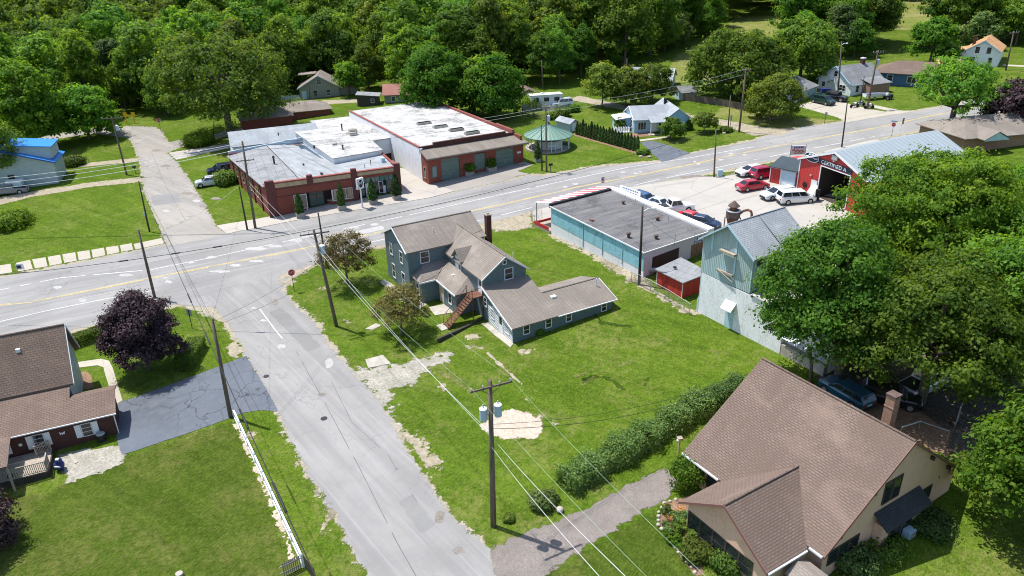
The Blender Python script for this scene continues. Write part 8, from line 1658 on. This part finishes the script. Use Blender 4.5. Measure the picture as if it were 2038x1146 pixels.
t = thing('street_lamp', 'flat topped street lamp bracket above the dark maple', 'street lamp', G(1505, 214)); mb = MB(); mb.tube((0, 0, 0), (0, 0, 3.6), .07, n=6); mb.build('post', M['grey_paint'], t); mb = MB(); mb.tube((0, 0, 3.6), (1.2, .2, 3.7), .04, n=5); mb.build('arm', M['steel'], t); mb = MB(); mb.box(.9, 1.8, .0, .35, 3.65, 3.78); mb.build('lamp_head', M['white'], t)
def wire(p, q, sag, r, mat, label, group='overhead wires', n=20, splice=()):
    p, q = Vector(p), Vector(q); pts = [p.lerp(q, k/n)-Vector((0, 0, sag*4*(k/n)*(1-k/n))) for k in range(n+1)]; mb = MB(); mb.path(pts, r, 5)
    for f in splice:
        a, b = f-.012, f+.012; pa = p.lerp(q, a)-Vector((0, 0, sag*4*a*(1-a))); pb = p.lerp(q, b)-Vector((0, 0, sag*4*b*(1-b))); mb.tube(pa, pb, r*2.6, n=6)
    return tag(mb.build('overhead_wire', M[mat], None, True), label, 'wire', group)
A_, B_, D_, Gp, I_, K_, M_, O_ = (PT[k] for k in ('A', 'B', 'D', 'Gp', 'I', 'K', 'M', 'O'))
def ahead(px, dist):     # a point over the lawn on the line of sight px, dist metres out
    d = ray(*px).normalized(); return Vector((0, 0, CAM_H))+d*dist
off1, off2 = ahead((1290, 1190), 26.5), ahead((1232, 1190), 26.0)
wire(D_['at'](.80), A_['at'](.66), .55, .011, 'wire_lt', 'bright bare cable between the leaning crossarm pole and the near transformer pole, lower run', splice=(.985,))
wire(D_['at'](.88), A_['at'](.60)+Vector((.25, .0, .1)), .5, .011, 'wire_lt', 'bright bare cable between the leaning crossarm pole and the near transformer pole, upper run')
wire(A_['at'](.60)+Vector((.25, 0, .1)), off1, .25, .011, 'wire_lt', 'bright bare cable from the near transformer pole to the bottom edge, right hand run')
wire(A_['at'](.57), off2, .25, .011, 'wire_lt', 'bright bare cable from the near transformer pole to the bottom edge, left hand run')
for k, s in ((0, 'left end'), (3, 'right end')):
    wire(D_['ends'][k], A_['ends'][k], .5, .007, 'wire_gr', 'thin green wire from the leaning pole to the %s of the near crossarm' % s)
    wire(A_['ends'][k], ahead((1330+k*40, 1190), 27.5), .3, .007, 'wire_gr', 'thin green wire from the %s of the near crossarm to the bottom edge' % s)
wire(A_['at'](.72), PT['P']['t'], 1.7, .014, 'wire', 'black service wire sagging from the transformers across the lawn, upper one'); wire(A_['at'](.69), PT['P']['at'](.93), 2.0, .018, 'wire', 'black service wire sagging from the transformers across the lawn, lower one')
Wl = above((-60, 640), (-60, 553)); J_ = PT['J']['t']
wire(Wl, D_['t'], .5, .03, 'wire', 'thick black cable crossing over the main road to the leaning pole from the left edge', splice=(.47, .62, .74)); wire(D_['t'], J_, .9, .03, 'wire', 'thick black cable running over the main road from the leaning pole to the lot corner')
wire(J_, PT['L']['t'], .4, .018, 'wire', 'black cable between the lot corner pole and the dark leaning roadside pole')
wire(PT['F']['t'], ahead((652, 1200), 25), .6, .022, 'wire', 'black cable from the thin far pole over the junction and down above the white fence', splice=(.30, .62, .72, .85, .93))
wire(PT['F']['t'], B_['t'], .3, .014, 'wire', 'black cable from the thin far pole to the plain pole by the blacktop drive')
wire(B_['at'](.97), D_['at'](.70), .35, .012, 'wire', 'black wire over the side street from the plain pole to the leaning pole'); wire(B_['at'](.93), D_['at'](.55), .35, .012, 'wire', 'second black wire over the side street, below the first')
wire(B_['t'], Gp['at'](.6), .4, .009, 'wire', 'thin wire from the plain pole over the junction to the corner of the brick shop'); wire(Gp['at'](.55), D_['at'](.8), .3, .012, 'wire_lt', 'pale wire from the tall shop corner pole to the leaning pole'); wire(Gp['at'](.5), D_['at'](.6), .3, .012, 'wire_lt', 'second pale wire from the shop corner pole to the leaning pole')
for k, (y0, f) in enumerate(((351, .985), (362, .97), (372, .92))):
    wire(above((-30, 470), (-30, y0+6)), Gp['at'](f), .5, .028, 'wire_lt', 'pale thick cable from the left edge to the shop corner pole, %s of three' % ('top', 'middle', 'bottom')[k])
for k, (f, e) in enumerate(((.985, 0), (.96, 1), (.9, 0))):
    wire(Gp['at'](f), I_['at'](.97-k*.05), .8, .016, 'wire_lt' if k < 2 else 'wire', 'cable over the white roofs to the pole by the gazebo, %s of three' % ('top', 'middle', 'bottom')[k])
for k in range(4): wire(I_['at'](.98-k*.035), K_['at'](.985-k*.04), .7, .012, 'wire' if k % 2 else 'wire_lt', 'cable from the gazebo pole over the light blue cottage, number %s from the top' % ('one', 'two', 'three', 'four')[k])
for k in range(4): wire(K_['at'](.985-k*.04), M_['at'](.985-k*.05), .7, .012, 'wire', 'black cable past the dark maple to the white house pole, number %s from the top' % ('one', 'two', 'three', 'four')[k])
for k in range(3): wire(M_['at'](.985-k*.05), O_['at'](.98-k*.06), .6, .014, 'wire', 'black cable between the white house pole and the far crossarm pole, %s of three' % ('top', 'middle', 'bottom')[k])
wire(PT['H']['t'], above((425, 450), (425, 408)), .05, .012, 'wire_lt', 'pale guy wire slanting to the grass beside the shop corner poles'); wire(PT['N']['at'](.9), G(1060+1183/4.093, 340+570/4.093, 4.5), .2, .014, 'wire', 'black service wire from the lamp pole to the roof of the blue building')
wire(PT['N']['at'](.85), G(1340, 480, 4.0), .1, .012, 'wire_lt', 'pale wire from the lamp pole across the felt roof'); wire(E_['at'](.97) if (E_ := PT['E']) else 0, PT['U']['t'], .3, .01, 'wire', 'thin wire from the far lawn pole across the far street')
wire(PT['Q']['t'], PT['R']['t'], .6, .01, 'wire', 'thin wire in front of the wood between the two far poles')
bpy.context.view_layer.update()
